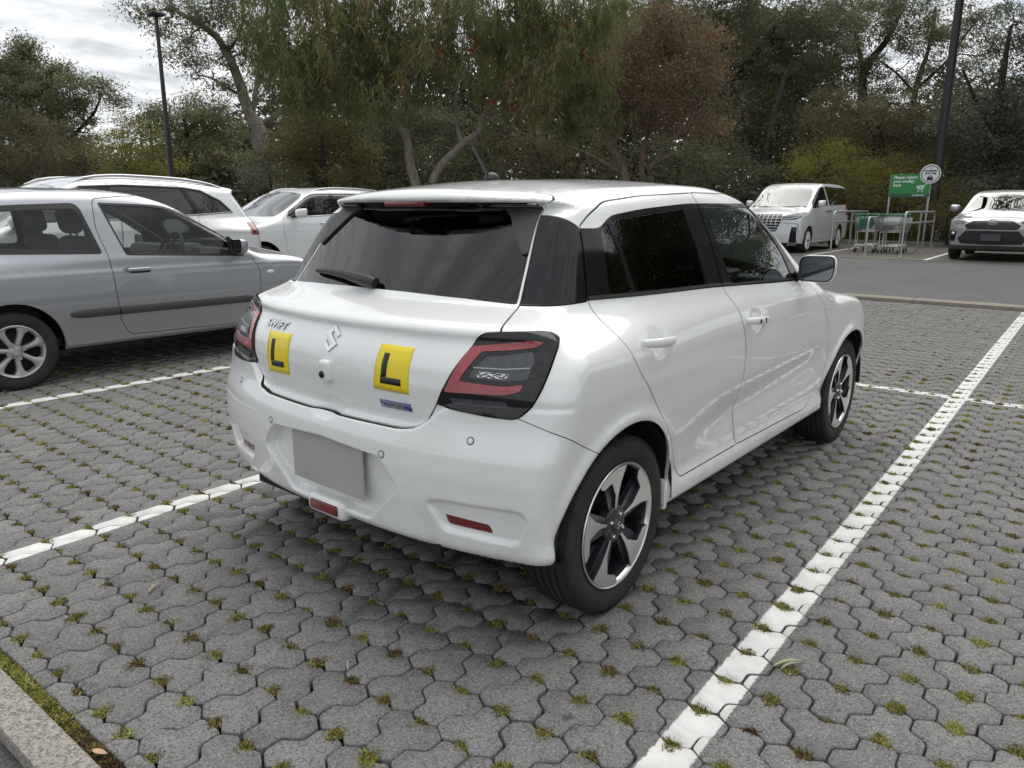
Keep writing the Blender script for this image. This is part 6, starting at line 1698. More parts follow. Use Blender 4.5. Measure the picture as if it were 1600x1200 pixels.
def leaf_obj(name, data, m, parent, kind=None):
    V, Q, t = data; me = np_mesh(name, V, Q); a = me.attributes.new('tint', 'FLOAT', 'POINT'); a.data.foreach_set('value', t)
    o = link(name, me, parent, m)
    if kind: o['kind'] = kind
    return o
FH = np.array([math.cos(YAW), math.sin(YAW), 0.]); RH = np.array([math.sin(YAW), -math.cos(YAW), 0.])
def gz_at(p): return FARZ + .1 if p[0] > 26 else -.28
def wander(p0, p1, n, amp):
    p0, p1 = np.array(p0, float), np.array(p1, float); t = np.linspace(0, 1, n)[:, None]
    q = p0 * (1 - t) + p1 * t + trg.normal(0, amp, (n, 3)) * np.sin(np.pi * t); return q
def tree(name, label, d, limbs, blobs, leaf, bark='dark', L=.16, W=.036, droop=.7, dens=620, base=None, depth=.9, twigs=3, sig=.30, group=None, cat='tree', extra=None, per=110, foot=True, strands=0):
    """limbs: lists of (u, v, radius m[, depth offset]); blobs: (u, v, ru, rv[, density, depth offset]) measured in the photograph at distance d"""
    m_px = d / FPX
    P = lambda u, v, dd=0.: at(u, v, d=d + dd)
    lim = []
    for l in limbs:
        pts = [P(q[0], q[1], q[3] if len(q) > 3 else 0.) for q in l]; rad = [q[2] for q in l]
        lim.append((pts, rad))
    if not lim:
        b = blobs[0]; c = P(b[0], min(b[1] + b[3], 285)); lim.append(([P(b[0] + 4, 300), P(b[0], b[1])], [.09, .04]))
    foot_p = np.array(lim[0][0][0])
    if foot:
        gp = foot_p.copy(); gp[2] = gz_at(foot_p) - .05
        lim[0] = ([gp] + list(lim[0][0]), [lim[0][1][0] * 1.25] + list(lim[0][1]))
    root = empty(name, (0, 0, 0), 0, label, cat, group)
    bl = []
    for b in blobs:
        dn = b[4] if len(b) > 4 else 1.; dd = b[5] if len(b) > 5 else trg.uniform(-depth, depth)
        r = np.array([b[2] * m_px, max(.5, (b[2] + b[3]) * .5 * m_px), b[3] * m_px])
        R3 = np.array([abs(RH[0]) * r[0] + abs(FH[0]) * r[1], abs(RH[1]) * r[0] + abs(FH[1]) * r[1], r[2]])
        bl.append((P(b[0], b[1], dd), R3, dn))
    bm = bmesh.new()
    for pts, rad in lim:
        # smooth and roughen the limb
        q = []; rr = []
        for i in range(len(pts) - 1):
            for t in np.linspace(0, 1, 5)[:-1]:
                q.append(np.array(pts[i]) * (1 - t) + np.array(pts[i + 1]) * t + trg.normal(0, .25 * rad[i], 3) * (0 if i == 0 and t == 0 else 1)); rr.append(rad[i] * (1 - t) + rad[i + 1] * t)
        q.append(np.array(pts[-1])); rr.append(rad[-1])
        qs = [q[0]] + [(q[i - 1] + q[i] * 2 + q[i + 1]) / 4 for i in range(1, len(q) - 1)] + [q[-1]]
        bm_tube(bm, [tuple(x) for x in qs], rr, 9)
    allp = np.array([p for pts, _ in lim for p in pts[1:]] or [lim[0][0][-1]]); allr = np.array([r for _, rad in lim for r in rad[1:]] or [.05])
    for c, r, dn in bl:
        j = np.argsort(np.linalg.norm(allp - c, axis=1) + .3 * np.maximum(0, allp[:, 2] - c[2]))[0]
        w = wander(allp[j], c, 7, .10); r0 = min(allr[j] * .7, .055)
        bm_tube(bm, [tuple(x) for x in w], list(np.linspace(r0, .012, 7)), 6)
        for k in range(twigs):
            e = c + trg.normal(0, .55, 3) * r; s = w[trg.integers(3, 7)]
            bm_tube(bm, [tuple(x) for x in wander(s, e, 5, .06)], list(np.linspace(.016, .006, 5)), 4)
    bm_obj('trunk', bm, BARK[bark], root)
    leaf_obj('crown', leaf_cloud(bl, L, W, droop, dens, per=per, sig=sig, strands=strands), LEAF[leaf], root)
    if extra is not None: extra(root, P)
    return root
GT = 'gum trees behind the car park'
# tall pale-trunked gum on the left with open crown
tree('gum_tree', 'tall gum with pale leaning trunk and open crown beside the left lamp post', 30, [
    [(436, 282, .30), (424, 252, .27), (407, 215, .25), (388, 170, .22), (376, 140, .20), (352, 80, .15), (342, 60, .13), (312, 38, .11), (272, 16, .08), (262, -6, .06)],
    [(404, 240, .20, 1.5), (397, 206, .17, 1.5), (418, 190, .11, 1.4), (440, 172, .09, 1.2), (470, 160, .06, 1.)],
    [(386, 150, .09), (360, 141, .06), (332, 122, .04), (310, 117, .03)], [(352, 84, .08), (372, 60, .06), (380, 30, .05), (376, -5, .04)], [(395, 180, .10), (402, 120, .08), (410, 60, .06), (420, 0, .05)]],
    [(240, 12, 34, 20, .8), (256, 40, 28, 20, .7), (290, 62, 30, 32, .8), (310, 14, 55, 24, .9), (318, 108, 28, 26, .6), (300, 84, 22, 22, .6), (372, 26, 46, 38, .9), (346, 138, 26, 16, .6), (388, 92, 26, 44, .8), (420, 56, 40, 48, .9), (352, 180, 22, 14, .5), (330, 150, 20, 12, .5), (270, -20, 60, 24, .8), (400, -15, 60, 26, .9), (452, 200, 26, 26, .6)],
    'gum', 'pale', dens=520, L=.17, W=.04, group=GT)
# weeping flowering gum in the middle
def red_flowers(root, P):
    bl = []
    for u, v, r in ((835, 42, 9), (868, 72, 9), (917, 80, 9), (926, 96, 8), (735, 78, 8), (742, 60, 8), (880, 40, 8), (690, 85, 8), (650, 78, 8), (800, 165, 8), (870, 112, 7), (770, 160, 7)):
        bl.append((P(u, v, -1.4), np.array([.15, .15, .12]), 6. if u > 820 else 3.))
    leaf_obj('blossom', leaf_cloud(bl, .06, .03, .1, 260, per=20, sig=.06), LEAF['red'], root)
tree('gum_tree', 'broad weeping gum with red blossom and two pale forked trunks behind the white hatchback', 20, [
    [(652, 292, .125), (640, 240, .11), (629, 206, .09), (612, 181, .075), (601, 147, .06), (588, 132, .05), (566, 98, .04), (546, 66, .03)],
    [(674, 288, .105), (698, 249, .095), (722, 226, .088), (748, 206, .075), (757, 178, .06), (786, 134, .045), (826, 106, .035), (858, 80, .025)],
    [(722, 226, .062), (711, 186, .05), (712, 150, .042), (718, 102, .045), (702, 60, .03)], [(601, 150, .06), (640, 110, .045), (672, 82, .03)], [(628, 200, .06), (600, 192, .045), (575, 178, .03)], [(757, 178, .05), (800, 172, .04), (850, 165, .03)]],
    [(440, 46, 52, 50), (478, 112, 52, 46), (540, 30, 62, 50), (556, 116, 52, 40), (620, 56, 60, 60), (612, 8, 60, 40), (652, 120, 42, 34, .8), (700, 26, 56, 36, .9), (700, 86, 46, 32, .8), (768, 26, 60, 40), (790, 88, 52, 42), (848, 46, 60, 56), (868, 118, 52, 44), (914, 74, 40, 52), (918, 146, 34, 42), (832, 166, 54, 30), (770, 138, 30, 20, .6), (582, 158, 44, 22, .7), (938, 20, 36, 34), (430, 140, 34, 30, .8), (500, 0, 70, 34), (840, 0, 80, 30), (480, 152, 40, 22, .8), (700, -20, 90, 24), (890, 190, 40, 24, .8)],
    'weep', 'pale', L=.23, W=.026, droop=1.5, dens=950, depth=1.3, sig=.27, per=150, strands=9, group=GT, extra=red_flowers)
tree('gum_tree', 'rust tinged gum with several thin pale trunks right of the weeping gum', 24, [
    [(980, 284, .13), (971, 256, .12), (956, 231, .10), (942, 202, .07), (926, 182, .05)], [(1003, 282, .09), (1004, 236, .08), (1018, 186, .06), (1030, 120, .04)],
    [(978, 276, .06), (930, 246, .045), (884, 226, .03)], [(1012, 268, .06), (1052, 216, .05), (1096, 170, .035)], [(956, 231, .06), (990, 180, .05), (1000, 110, .035)], [(1008, 262, .05), (1050, 240, .04), (1080, 232, .025)]],
    [(986, 56, 50, 40), (1046, 74, 62, 54), (962, 116, 44, 44), (1030, 148, 70, 52), (1096, 104, 36, 52), (1078, 186, 44, 36), (982, 168, 44, 34), (1050, 30, 50, 30, .8), (1010, 196, 46, 24, .8)],
    'rust', 'tan', L=.13, W=.034, droop=.5, dens=820, group=GT)
tree('gum_tree', 'large dark gum with thick leaning limb behind the rusty gum', 34, [
    [(1084, 290, .30), (1090, 210, .27), (1112, 160, .24), (1140, 122, .20), (1165, 104, .16), (1200, 60, .10)], [(1140, 122, .12), (1136, 82, .09), (1120, 40, .06)], [(1200, 290, .22, -2), (1198, 240, .20, -2), (1210, 180, .15, -2), (1230, 110, .1, -2)]],
    [(1178, 44, 66, 44), (1232, 88, 62, 52), (1186, 128, 54, 44), (1252, 148, 62, 50), (1118, 28, 56, 36), (1286, 56, 46, 46, .9), (1150, 188, 54, 40), (1222, 206, 64, 40), (1010, 18, 64, 30), (1240, 8, 90, 40), (1110, -18, 90, 30), (1150, 240, 60, 34), (1275, 205, 40, 36, .9)],
    'dark', 'dark', dens=560, L=.18, W=.045, group=GT)
tree('gum_tree', 'tall open gum with sky showing through behind the trolley sign', 36, [
    [(1340, 292, .26), (1346, 170, .22), (1350, 104, .18), (1386, 62, .13), (1414, 6, .08)], [(1350, 120, .12), (1338, 60, .09), (1330, 0, .06)], [(1424, 290, .2, 1), (1428, 180, .16, 1), (1432, 132, .13, 1), (1450, 80, .09, 1), (1462, 10, .06, 1)], [(1432, 140, .08), (1480, 96, .06), (1520, 40, .04)], [(1432, 150, .07), (1400, 112, .05), (1376, 96, .04)]],
    [(1328, 32, 54, 44, .85), (1394, 50, 52, 46, .8), (1350, 104, 40, 28, .7), (1440, 78, 36, 40, .7), (1420, 126, 30, 26, .6), (1486, 48, 42, 36, .65), (1530, 22, 34, 26, .6), (1470, 126, 26, 24, .5), (1392, 8, 70, 30, .85), (1304, 112, 38, 42, .8), (1362, 140, 34, 22, .6), (1540, 84, 30, 26, .5)],
    'dark', 'dark', dens=500, L=.18, W=.045, group=GT)
tree('gum_tree', 'grey green tree filling the right edge behind the silver SUV', 27, [[(1560, 300, .2), (1556, 200, .16), (1566, 110, .1), (1580, 40, .06)], [(1556, 210, .1), (1520, 150, .06), (1505, 110, .04)]],
    [(1566, 92, 46, 44, .9), (1600, 36, 40, 44, .9), (1542, 178, 52, 50), (1596, 150, 50, 56), (1522, 246, 50, 44), (1576, 252, 56, 52), (1492, 196, 32, 36, .8), (1620, 220, 50, 70), (1530, 300, 50, 30), (1600, 300, 40, 30)], 'grey', 'dark', dens=640, L=.15, W=.04, group=GT)
tree('gum_tree', 'olive brown gum under the tall open gum left of the right lamp post', 29, [[(1386, 300, .14), (1380, 240, .12), (1372, 200, .09), (1390, 160, .06)], [(1380, 236, .06), (1352, 190, .045), (1330, 170, .03)]],
    [(1326, 178, 50, 40), (1396, 186, 56, 44), (1366, 232, 62, 44), (1450, 226, 46, 46), (1440, 178, 36, 30, .8), (1300, 222, 40, 36), (1470, 264, 40, 36)], 'brown', 'dark', dens=620, L=.14, W=.036, group=GT)
tree('gum_tree', 'dense dark green gum at the left edge with a separate clump on a thin branch', 38, [[(52, 292, .3), (48, 210, .26), (40, 140, .18), (36, 90, .1)], [(64, 240, .12), (110, 216, .10), (136, 190, .07), (150, 172, .06), (158, 150, .04)]],
    [(32, 102, 52, 38), (72, 146, 54, 46), (8, 162, 60, 60), (92, 116, 26, 22, .8), (112, 168, 28, 24, .7), (160, 146, 30, 22, .8), (176, 158, 18, 12, .6), (90, 200, 50, 36), (-40, 140, 60, 70), (40, 74, 22, 14, .8)], 'gum', 'dark', dens=620, L=.19, W=.05, group=GT)
tree('shrub', 'brownish shrubby tree with bare pale stems low at the left edge', 33, [[(62, 300, .12), (56, 262, .09), (44, 232, .06)], [(58, 285, .07), (72, 250, .05), (92, 226, .03)], [(54, 280, .06), (34, 256, .04)]],
    [(20, 216, 52, 46), (80, 230, 48, 46), (124, 248, 40, 34), (0, 266, 40, 30), (60, 270, 46, 24), (-40, 240, 40, 50)], 'brown', 'pale', dens=640, L=.14, W=.035, cat='shrub')
tree('shrub', 'yellow green wattle bush left of the left lamp post', 31, [[(206, 296, .07), (205, 262, .05), (204, 230, .03)]], [(206, 236, 44, 34), (190, 262, 38, 24), (238, 254, 32, 28), (216, 206, 30, 18, .8), (164, 244, 20, 22, .7), (182, 214, 18, 12, .6)], 'wattle', 'dark', dens=640, L=.13, W=.03, cat='shrub')
tree('gum_tree', 'mid green gum rising behind the left lamp post', 43, [[(296, 292, .2), (292, 220, .15), (288, 180, .08)], [(236, 260, .1), (236, 200, .07), (234, 172, .04)]],
    [(234, 172, 20, 16, .9), (222, 192, 18, 14, .8), (290, 186, 42, 30), (328, 170, 28, 26, .8), (346, 200, 28, 34, .7), (300, 228, 56, 40), (270, 262, 40, 30), (340, 250, 46, 36), (196, 184, 12, 8, .5), (372, 262, 40, 32)], 'gum', 'dark', dens=560, L=.2, W=.052, group=GT)
tree('shrub', 'rounded golden brown tree between the pale gum and the weeping gum', 26, [[(508, 296, .12), (506, 250, .09), (500, 200, .05)], [(507, 270, .05), (540, 230, .035)]],
    [(498, 186, 60, 34), (468, 218, 42, 38), (540, 208, 40, 40), (506, 244, 66, 36), (556, 246, 26, 36), (450, 250, 26, 26, .8), (500, 276, 66, 16)], 'olive', 'dark', dens=720, L=.14, W=.034, cat='shrub')
tree('shrub', 'grey blue bush in front of the pale gum trunk', 27.5, [[(424, 300, .06), (422, 270, .04)]], [(424, 262, 28, 26), (404, 276, 26, 16), (446, 274, 24, 16)], 'grey', 'dark', dens=760, L=.11, W=.03, cat='shrub')
tree('shrub', 'dark green thicket between the two forked trunks', 29, [[(600, 300, .1), (606, 240, .08), (600, 200, .05)], [(760, 300, .1), (764, 250, .08)]],
    [(580, 240, 44, 44), (616, 204, 34, 36), (612, 262, 50, 30), (660, 222, 44, 46), (690, 270, 44, 24), (740, 250, 44, 40), (670, 178, 40, 30, .8), (716, 196, 30, 30, .6), (560, 276, 40, 20)], 'dark', 'dark', dens=700, L=.15, W=.04, cat='shrub')
tree('shrub', 'dark thicket with bare twigs behind the roof aerial', 28, [[(850, 300, .1), (846, 250, .07), (830, 220, .05)], [(890, 290, .06), (910, 240, .04)]],
    [(800, 226, 56, 40), (866, 246, 56, 36), (900, 214, 44, 30, .8), (810, 266, 60, 24), (930, 262, 50, 28), (770, 200, 34, 24, .6)], 'brown', 'dark', dens=640, L=.14, W=.036, cat='shrub')
tree('shrub', 'dark green understorey bush right of the rusty gum', 29, [[(1060, 300, .08), (1062, 250, .06)], [(1130, 300, .08), (1128, 250, .05)]],
    [(1046, 246, 46, 34), (1110, 256, 50, 34), (1160, 270, 40, 26), (1060, 282, 60, 14)], 'dark', 'dark', dens=660, L=.14, W=.038, cat='shrub')
tree('shrub', 'large yellow green wattle behind the people carrier', 26.5, [[(1290, 312, .06), (1290, 270, .04)]], [(1288, 258, 48, 34), (1252, 268, 26, 20), (1322, 274, 34, 28), (1300, 236, 30, 18, .9), (1330, 300, 30, 20)], 'wattle', 'dark', dens=900, L=.11, W=.022, droop=-.5, cat='shrub')
tree('shrub', 'golden wattle behind the green trolley sign', 27, [[(1400, 312, .06), (1400, 280, .04)]], [(1398, 268, 44, 28), (1440, 258, 32, 22), (1372, 294, 34, 30), (1426, 300, 44, 30), (1356, 270, 20, 20, .8)], 'wattle', 'dark', dens=860, L=.11, W=.022, droop=-.5, cat='shrub')
tree('shrub', 'leafy green bush between the trolley bay and the silver SUV', 24.6, [[(1480, 372, .04), (1480, 340, .03)]], [(1478, 330, 22, 34), (1490, 308, 20, 22), (1466, 360, 14, 18), (1500, 345, 16, 30), (1530, 320, 30, 24)], 'olive', 'dark', dens=1000, L=.11, W=.028, cat='shrub')
# strappy grasses along the garden kerb
def grass_clump(x, y, n, h, label):
    b = np.stack([x + trg.normal(0, .12, n), y + trg.normal(0, .16, n), np.full(n, FARZ + .10)], 1); a = trg.uniform(0, 6.28, n); lean = trg.uniform(.15, .95, n); hh = h * trg.uniform(.6, 1.15, n)
    d = np.stack([np.cos(a), np.sin(a), 0 * a], 1); w = np.stack([-np.sin(a), np.cos(a), 0 * a], 1) * .011
    pts = [b, b + d * (lean * hh * .30)[:, None] + np.array([0, 0, 1]) * (hh * .62)[:, None], b + d * (lean * hh * .75)[:, None] + np.array([0, 0, 1]) * (hh * .86)[:, None], b + d * (lean * hh * 1.15)[:, None] + np.array([0, 0, 1]) * (hh * (.88 - lean * .35))[:, None]]
    V = []; 
    for i in range(3):
        s0, s1 = 1 - i * .22, 1 - (i + 1) * .3
        V.append(np.stack([pts[i] - w * s0, pts[i] + w * s0, pts[i + 1] + w * s1, pts[i + 1] - w * s1], 1))
    V = np.concatenate(V).reshape(-1, 3); t = np.repeat(np.tile(trg.uniform(.1, .9, n), 3), 4).astype(np.float32)
    o = leaf_obj('grass_clump', (V, np.arange(len(V)).reshape(-1, 4), t), LEAF['grass'], None); return tag(o, label, 'grass clump', 'strappy grass clumps along the garden kerb')
for x, y, lab in ((26.5, 4.55, 'grass clump between the people carrier and the first barrier rail'), (26.6, 4.0, 'grass clump seen through the left end of the trolley bay'), (26.5, 3.4, 'grass clump behind the middle barrier rail'), (26.55, 2.95, 'grass clump behind the right row of trolleys'), (26.5, 1.9, 'grass clump just right of the thick lamp post foot'), (26.6, 1.4, 'grass clump between the lamp post and the silver SUV'),
        (26.7, 5.2, 'grass clump hidden behind the rear wheel of the people carrier'), (26.6, 7.2, 'grass clump at the kerb left of the people carrier'), (26.6, 3.7, 'low grass clump behind the left row of trolleys')):
    grass_clump(x, y, 150, trg.uniform(.75, 1.05), lab)
# far wood closing the view
fw = []
for u in range(-180, 1800, 40):
    top = 215 if u < 120 else 232 if u < 300 else 205 if u < 430 else 60 if u < 700 else 110 if u < 760 else 40 if u < 1290 else 175 if u < 1480 else 120
    for v in range(322, top, -34):
        dd = trg.uniform(47, 60); m_ = dd / FPX
        fw.append((at(u + trg.uniform(-18, 18), v + trg.uniform(-10, 10), d=dd), np.array([36 * m_, 36 * m_, 30 * m_]), 1.))
for u in range(-180, 1800, 26):
    dd = trg.uniform(38, 44); m_ = dd / FPX
    fw.append((at(u, trg.uniform(300, 318), d=dd), np.array([24 * m_, 24 * m_, 13 * m_]), 1.8))
tag(leaf_obj('woods', leaf_cloud(fw, .55, .24, .6, 58, per=60, sig=.8), LEAF['woods'], None), kind='stuff')
# trees across the car park behind the viewer (they show in the glass and paint)
def plain_tree(name, label, x, y, h, leaf, seed_blobs=9, dens=150):
    root = empty(name, (x, y, 0), 0, label, 'tree', 'trees across the car park behind the viewer'); bm = bmesh.new()
    top = np.array([trg.normal(0, .4), trg.normal(0, .4), h * .55]); bm_tube(bm, [(0, 0, -.3), tuple(top * .5), tuple(top)], [.28, .2, .12], 8)
    bl = []
    for k in range(seed_blobs):
        c = np.array([trg.normal(0, h * .20), trg.normal(0, h * .20), h * trg.uniform(.42, .92)]); r = h * trg.uniform(.14, .21)
        bl.append((c, np.array([r, r, r * .85]), 1.)); bm_tube(bm, [tuple(top * .8), tuple((top + c) / 2 + trg.normal(0, .2, 3)), tuple(c)], [.09, .06, .03], 6)
    bm_obj('trunk', bm, BARK['dark'], root); leaf_obj('crown', leaf_cloud(bl, .24, .07, .7, dens, per=80, sig=.5), LEAF[leaf], root); return root
# ------------------------------------------------------------------ lamp posts, sign, trolley bay
MT['pole'] = mat('dark_pole_paint', (.020, .019, .022), .45, var=.15, vscale=3)
MT['galv'] = mat('galvanised_steel', (.42, .43, .43), .45, metal=.75, var=.16, vscale=12)
MT['sign_green'] = mat('sign_green', (.030, .255, .060), .45, var=.04); MT['sign_dark'] = mat('sign_dark_green', (.015, .11, .055), .45, var=.04)
MT['sign_white'] = mat('sign_white', (.78, .79, .79), .45, var=.03); MT['sign_navy'] = mat('sign_navy', (.012, .018, .040), .5)
MT['trolley_green'] = mat('trolley_green', (.02, .20, .085), .4, var=.08); MT['castor'] = mat('castor_rubber', (.03, .03, .032), .6); MT['wire'] = mat('zinc_wire', (.55, .56, .56), .35, metal=.85, var=.15, vscale=20)

def flood_post():
    base = at(274.5, 340, d=24.); x, y = base[0], base[1]; top = at(250, 27, d=24.)[2]
    r = empty('lamp_post', (x, y, -.3), 0, 'slim black lamp post with a floodlight head above the left cars', 'lamp post', 'lamp posts')
    bm = bmesh.new(); bm_tube(bm, [(0, 0, 0), (0, 0, 2.5), (0, 0, top + .3)], [.085, .078, .050], 12); bm_obj('pole', bm, MT['pole'], r, smooth=60)
    bm = bmesh.new(); bm_lathe(bm, [(.16, 0), (.16, .02), (.09, .04), (.09, .25)], 16, axis='Z', c=(0, 0, .25)); bm_obj('base_plate', bm, MT['pole'], r, smooth=40)
    bm = bmesh.new(); bm_box(bm, (-.06, -.10, top + .36), (.40, .34, .09), rot=None, bev=.02); bm_box(bm, (0, 0, top + .32), (.08, .08, .12), bev=.01); h = bm_obj('lamp_head', bm, MT['pole'], r, smooth=40)
    bm = bmesh.new(); bm_box(bm, (-.07, -.11, top + .312), (.30, .25, .01)); bm_obj('lamp_glass', bm, MT['grey_plastic'], h)
def big_post():
    b = at(1449, 384, X=26.5); x, y = 26.55, b[1]
    r = empty('lamp_post', (x, y, FARZ), 0, 'thick black lamp post behind the round bag sign', 'lamp post', 'lamp posts')
    bm = bmesh.new(); bm_tube(bm, [(0, 0, 0), (0, 0, 3.), (0, 0, 9.5)], [.16, .15, .11], 16); bm_obj('pole', bm, MT['pole'], r, smooth=60)
    bm = bmesh.new(); bm_lathe(bm, [(.26, .0), (.26, .03), (.17, .05), (.17, .3)], 16, axis='Z', c=(0, 0, .12)); bm_obj('base_plate', bm, MT['pole'], r, smooth=40)
    bm = bmesh.new(); bm_box(bm, (-.35, 0, 9.5), (.9, .4, .12), bev=.03); bm_obj('lamp_head', bm, MT['pole'], r, smooth=40)
flood_post(); big_post()

SX = 23.3
def trolley_sign():
    p = lambda u, v: at(u, v, X=SX)
    yl, yr = p(1393, 279)[1], p(1454, 284)[1]
    r = empty('trolley_sign', (SX, (yl + yr) / 2, FARZ), 0, 'green return your trolley sign on two steel posts', 'sign'); o = np.array([SX, (yl + yr) / 2, FARZ])
    zt = p(1430, 272)[2] - FARZ; zb = p(1430, 308)[2] - FARZ; zs = p(1430, 302.5)[2] - FARZ
    for y in (yl, yr):
        bm = bmesh.new(); bm_box(bm, (0, y - o[1], (zt - .02) / 2), (.05, .05, zt - .02), bev=.006); bm_obj('post', bm, MT['galv'], r, smooth=40)
    w = yl - yr; hy = w / 2 - .01
    bm = bmesh.new(); bm_box(bm, (-.035, 0, (zt + zb) / 2), (.012, w + .02, zt - zb), bev=.002); bd = bm_obj('board', bm, MT['sign_green'], r)
    bm = bmesh.new(); bm_box(bm, (-.0425, 0, (zs + zb) / 2), (.004, w + .018, zs - zb - .002)); bm_obj('lower_band', bm, MT['sign_dark'], bd)
    ROT = Matrix(((0, 0, -1, 0), (-1, 0, 0, 0), (0, 1, 0, 0), (0, 0, 0, 1)))   # text x -> -Y, y -> Z, faces -X
    H = zt - zb
    for i, t in enumerate(('Please return', 'your trolley', 'here')):
        me = text_mesh(t, H * .18, .001, shear=.18, align='LEFT', bold=.004); me.transform(ROT); me.transform(Matrix.Translation((-.044, hy - .06, zt - H * (.14 + .17 * i)))); link('lettering', me, bd, MT['sign_white'])
    me = text_mesh('woolworths', H * .10, .001, align='RIGHT', bold=.002); me.transform(ROT); me.transform(Matrix.Translation((-.0455, -hy + .11, (zs + zb) / 2 + .004))); link('lettering', me, bd, MT['sign_white'])
    bm = bmesh.new(); bm_lathe(bm, [(0, -.001), (.030, -.001), (.030, .0)], 14, axis='X', c=(-.0455, -hy + .06, (zs + zb) / 2)); bm_obj('roundel', bm, MT['sign_green'], bd)
    # trolley pictogram
    cx, cz = -hy + .22, zt - H * .60; bm = bmesh.new(); S = H * .30
    q = lambda a, b: (cx - a * S, cz + b * S)
    bm_prism(bm, [q(-.62, .30), q(.40, .36), q(.28, -.18), q(-.50, -.14)], -.044, -.0425, axis='X')
    bm_prism(bm, [q(.40, .42), q(.78, .62), q(.80, .54), q(.50, .36), q(.32, -.34), q(-.40, -.34), q(-.40, -.26), q(.24, -.26)], -.0445, -.0425, axis='X')
    for a in (-.30, .20): bm_lathe(bm, [(0, 0), (S * .10, 0), (S * .10, .0015)], 12, axis='X', c=(-.0445, q(a, 0)[0], q(0, -.52)[1]))
    bm_obj('trolley_symbol', bm, MT['sign_white'], bd)
    bm = bmesh.new()
    for a in (-.30, -.06, .18): bm_prism(bm, [q(a - .03, .26), q(a + .03, .27), q(a + .03, -.12), q(a - .03, -.12)], -.0455, -.0444, axis='X')
    bm_obj('symbol_gap', bm, MT['sign_green'], bd)
    # round bag sign on the right post
    c = p(1454.5, 272); rr = .275
    s = empty('round_sign', (SX, c[1], c[2]), 0, 'round white bag reminder sign with navy ring on the right post', 'sign')
    bm = bmesh.new(); bm_lathe(bm, [(0, -.062), (rr, -.062), (rr, -.050), (0, -.050)], 40, axis='X'); bm_obj('disc', bm, MT['sign_white'], s, smooth=30)
    bm = bmesh.new(); bm_lathe(bm, [(rr * .80, -.0635), (rr * .88, -.0635), (rr * .88, -.062), (rr * .80, -.062)], 40, axis='X', closed=True); bm_obj('ring', bm, MT['sign_navy'], s)
    for i, t in enumerate(('remember', 'your bag')):
        me = text_mesh(t, rr * .30, .001, bold=.003); me.transform(ROT); me.transform(Matrix.Translation((-.064, 0, rr * (.34 - .25 * i)))); link('lettering', me, s, MT['sign_navy'])
    bm = bmesh.new(); k = rr; bm_prism(bm, [(-.30 * k, -.66 * k), (.30 * k, -.66 * k), (.26 * k, -.28 * k), (-.26 * k, -.28 * k)], -.0640, -.062, axis='X')
    bm_tube(bm, [(-.063, .13 * k * math.cos(t), -.28 * k + .13 * k * math.sin(t)) for t in np.linspace(0, math.pi, 9)], .008, 6); bm_obj('bag_symbol', bm, MT['sign_navy'], s)
    bm = bmesh.new(); bm_prism(bm, [(-.06 * k, .56 * k), (.06 * k, .56 * k), (.09 * k, .64 * k), (-.03 * k, .66 * k)], -.0640, -.062, axis='X'); bm_obj('leaf_symbol', bm, MT['sign_navy'], s)
trolley_sign()

def hoop(y, x0, x1, zt, zm, label):
    r = empty('barrier_rail', (x0, y, FARZ - .02), 0, label, 'barrier', 'trolley bay barrier rails'); L = x1 - x0; R_ = .16
    arc = lambda cx, cz, a0, a1: [(cx + R_ * math.cos(t), 0, cz + R_ * math.sin(t)) for t in np.linspace(a0, a1, 6)]
    pts = [(0, 0, -.02), (0, 0, zt - R_)] + arc(R_, zt - R_, math.pi, math.pi / 2)[1:] + [(L - R_, 0, zt)] + arc(L - R_, zt - R_, math.pi / 2, 0)[1:] + [(L, 0, -.02)]
    bm = bmesh.new(); bm_tube(bm, pts, .028, 10); bm_obj('hoop', bm, MT['galv'], r, smooth=60)
    if zm:
        bm = bmesh.new(); bm_tube(bm, [(0, 0, zm), (L, 0, zm)], .024, 10); bm_obj('middle_rail', bm, MT['galv'], r, smooth=60)
    bm = bmesh.new(); bm_tube(bm, [(L * .5, 0, -.02), (L * .5, 0, zt)], .026, 10); bm_obj('post', bm, MT['galv'], r, smooth=60)
    for x in (0, L * .5, L):
        bm = bmesh.new(); bm_lathe(bm, [(.0, .03), (.065, .03), (.07, .022), (.07, .0)], 14, axis='Z', c=(x, 0, 0)); bm_obj('foot', bm, MT['galv'], r, smooth=40)
yA_, yC_, yB_ = at(1297, 396, X=19.6)[1], at(1351, 400, X=19.3)[1], at(1407, 401, X=19.3)[1]
hoop(yA_, 19.6, 23.4, 1.12, .84, 'left steel hoop rail of the trolley bay nearest the people carrier')
hoop(yC_, 19.3, 23.4, .98, 0, 'middle steel hoop rail between the two trolley rows')
hoop(yB_, 19.3, 23.4, 1.12, .84, 'right steel hoop rail of the trolley bay nearest the silver SUV')

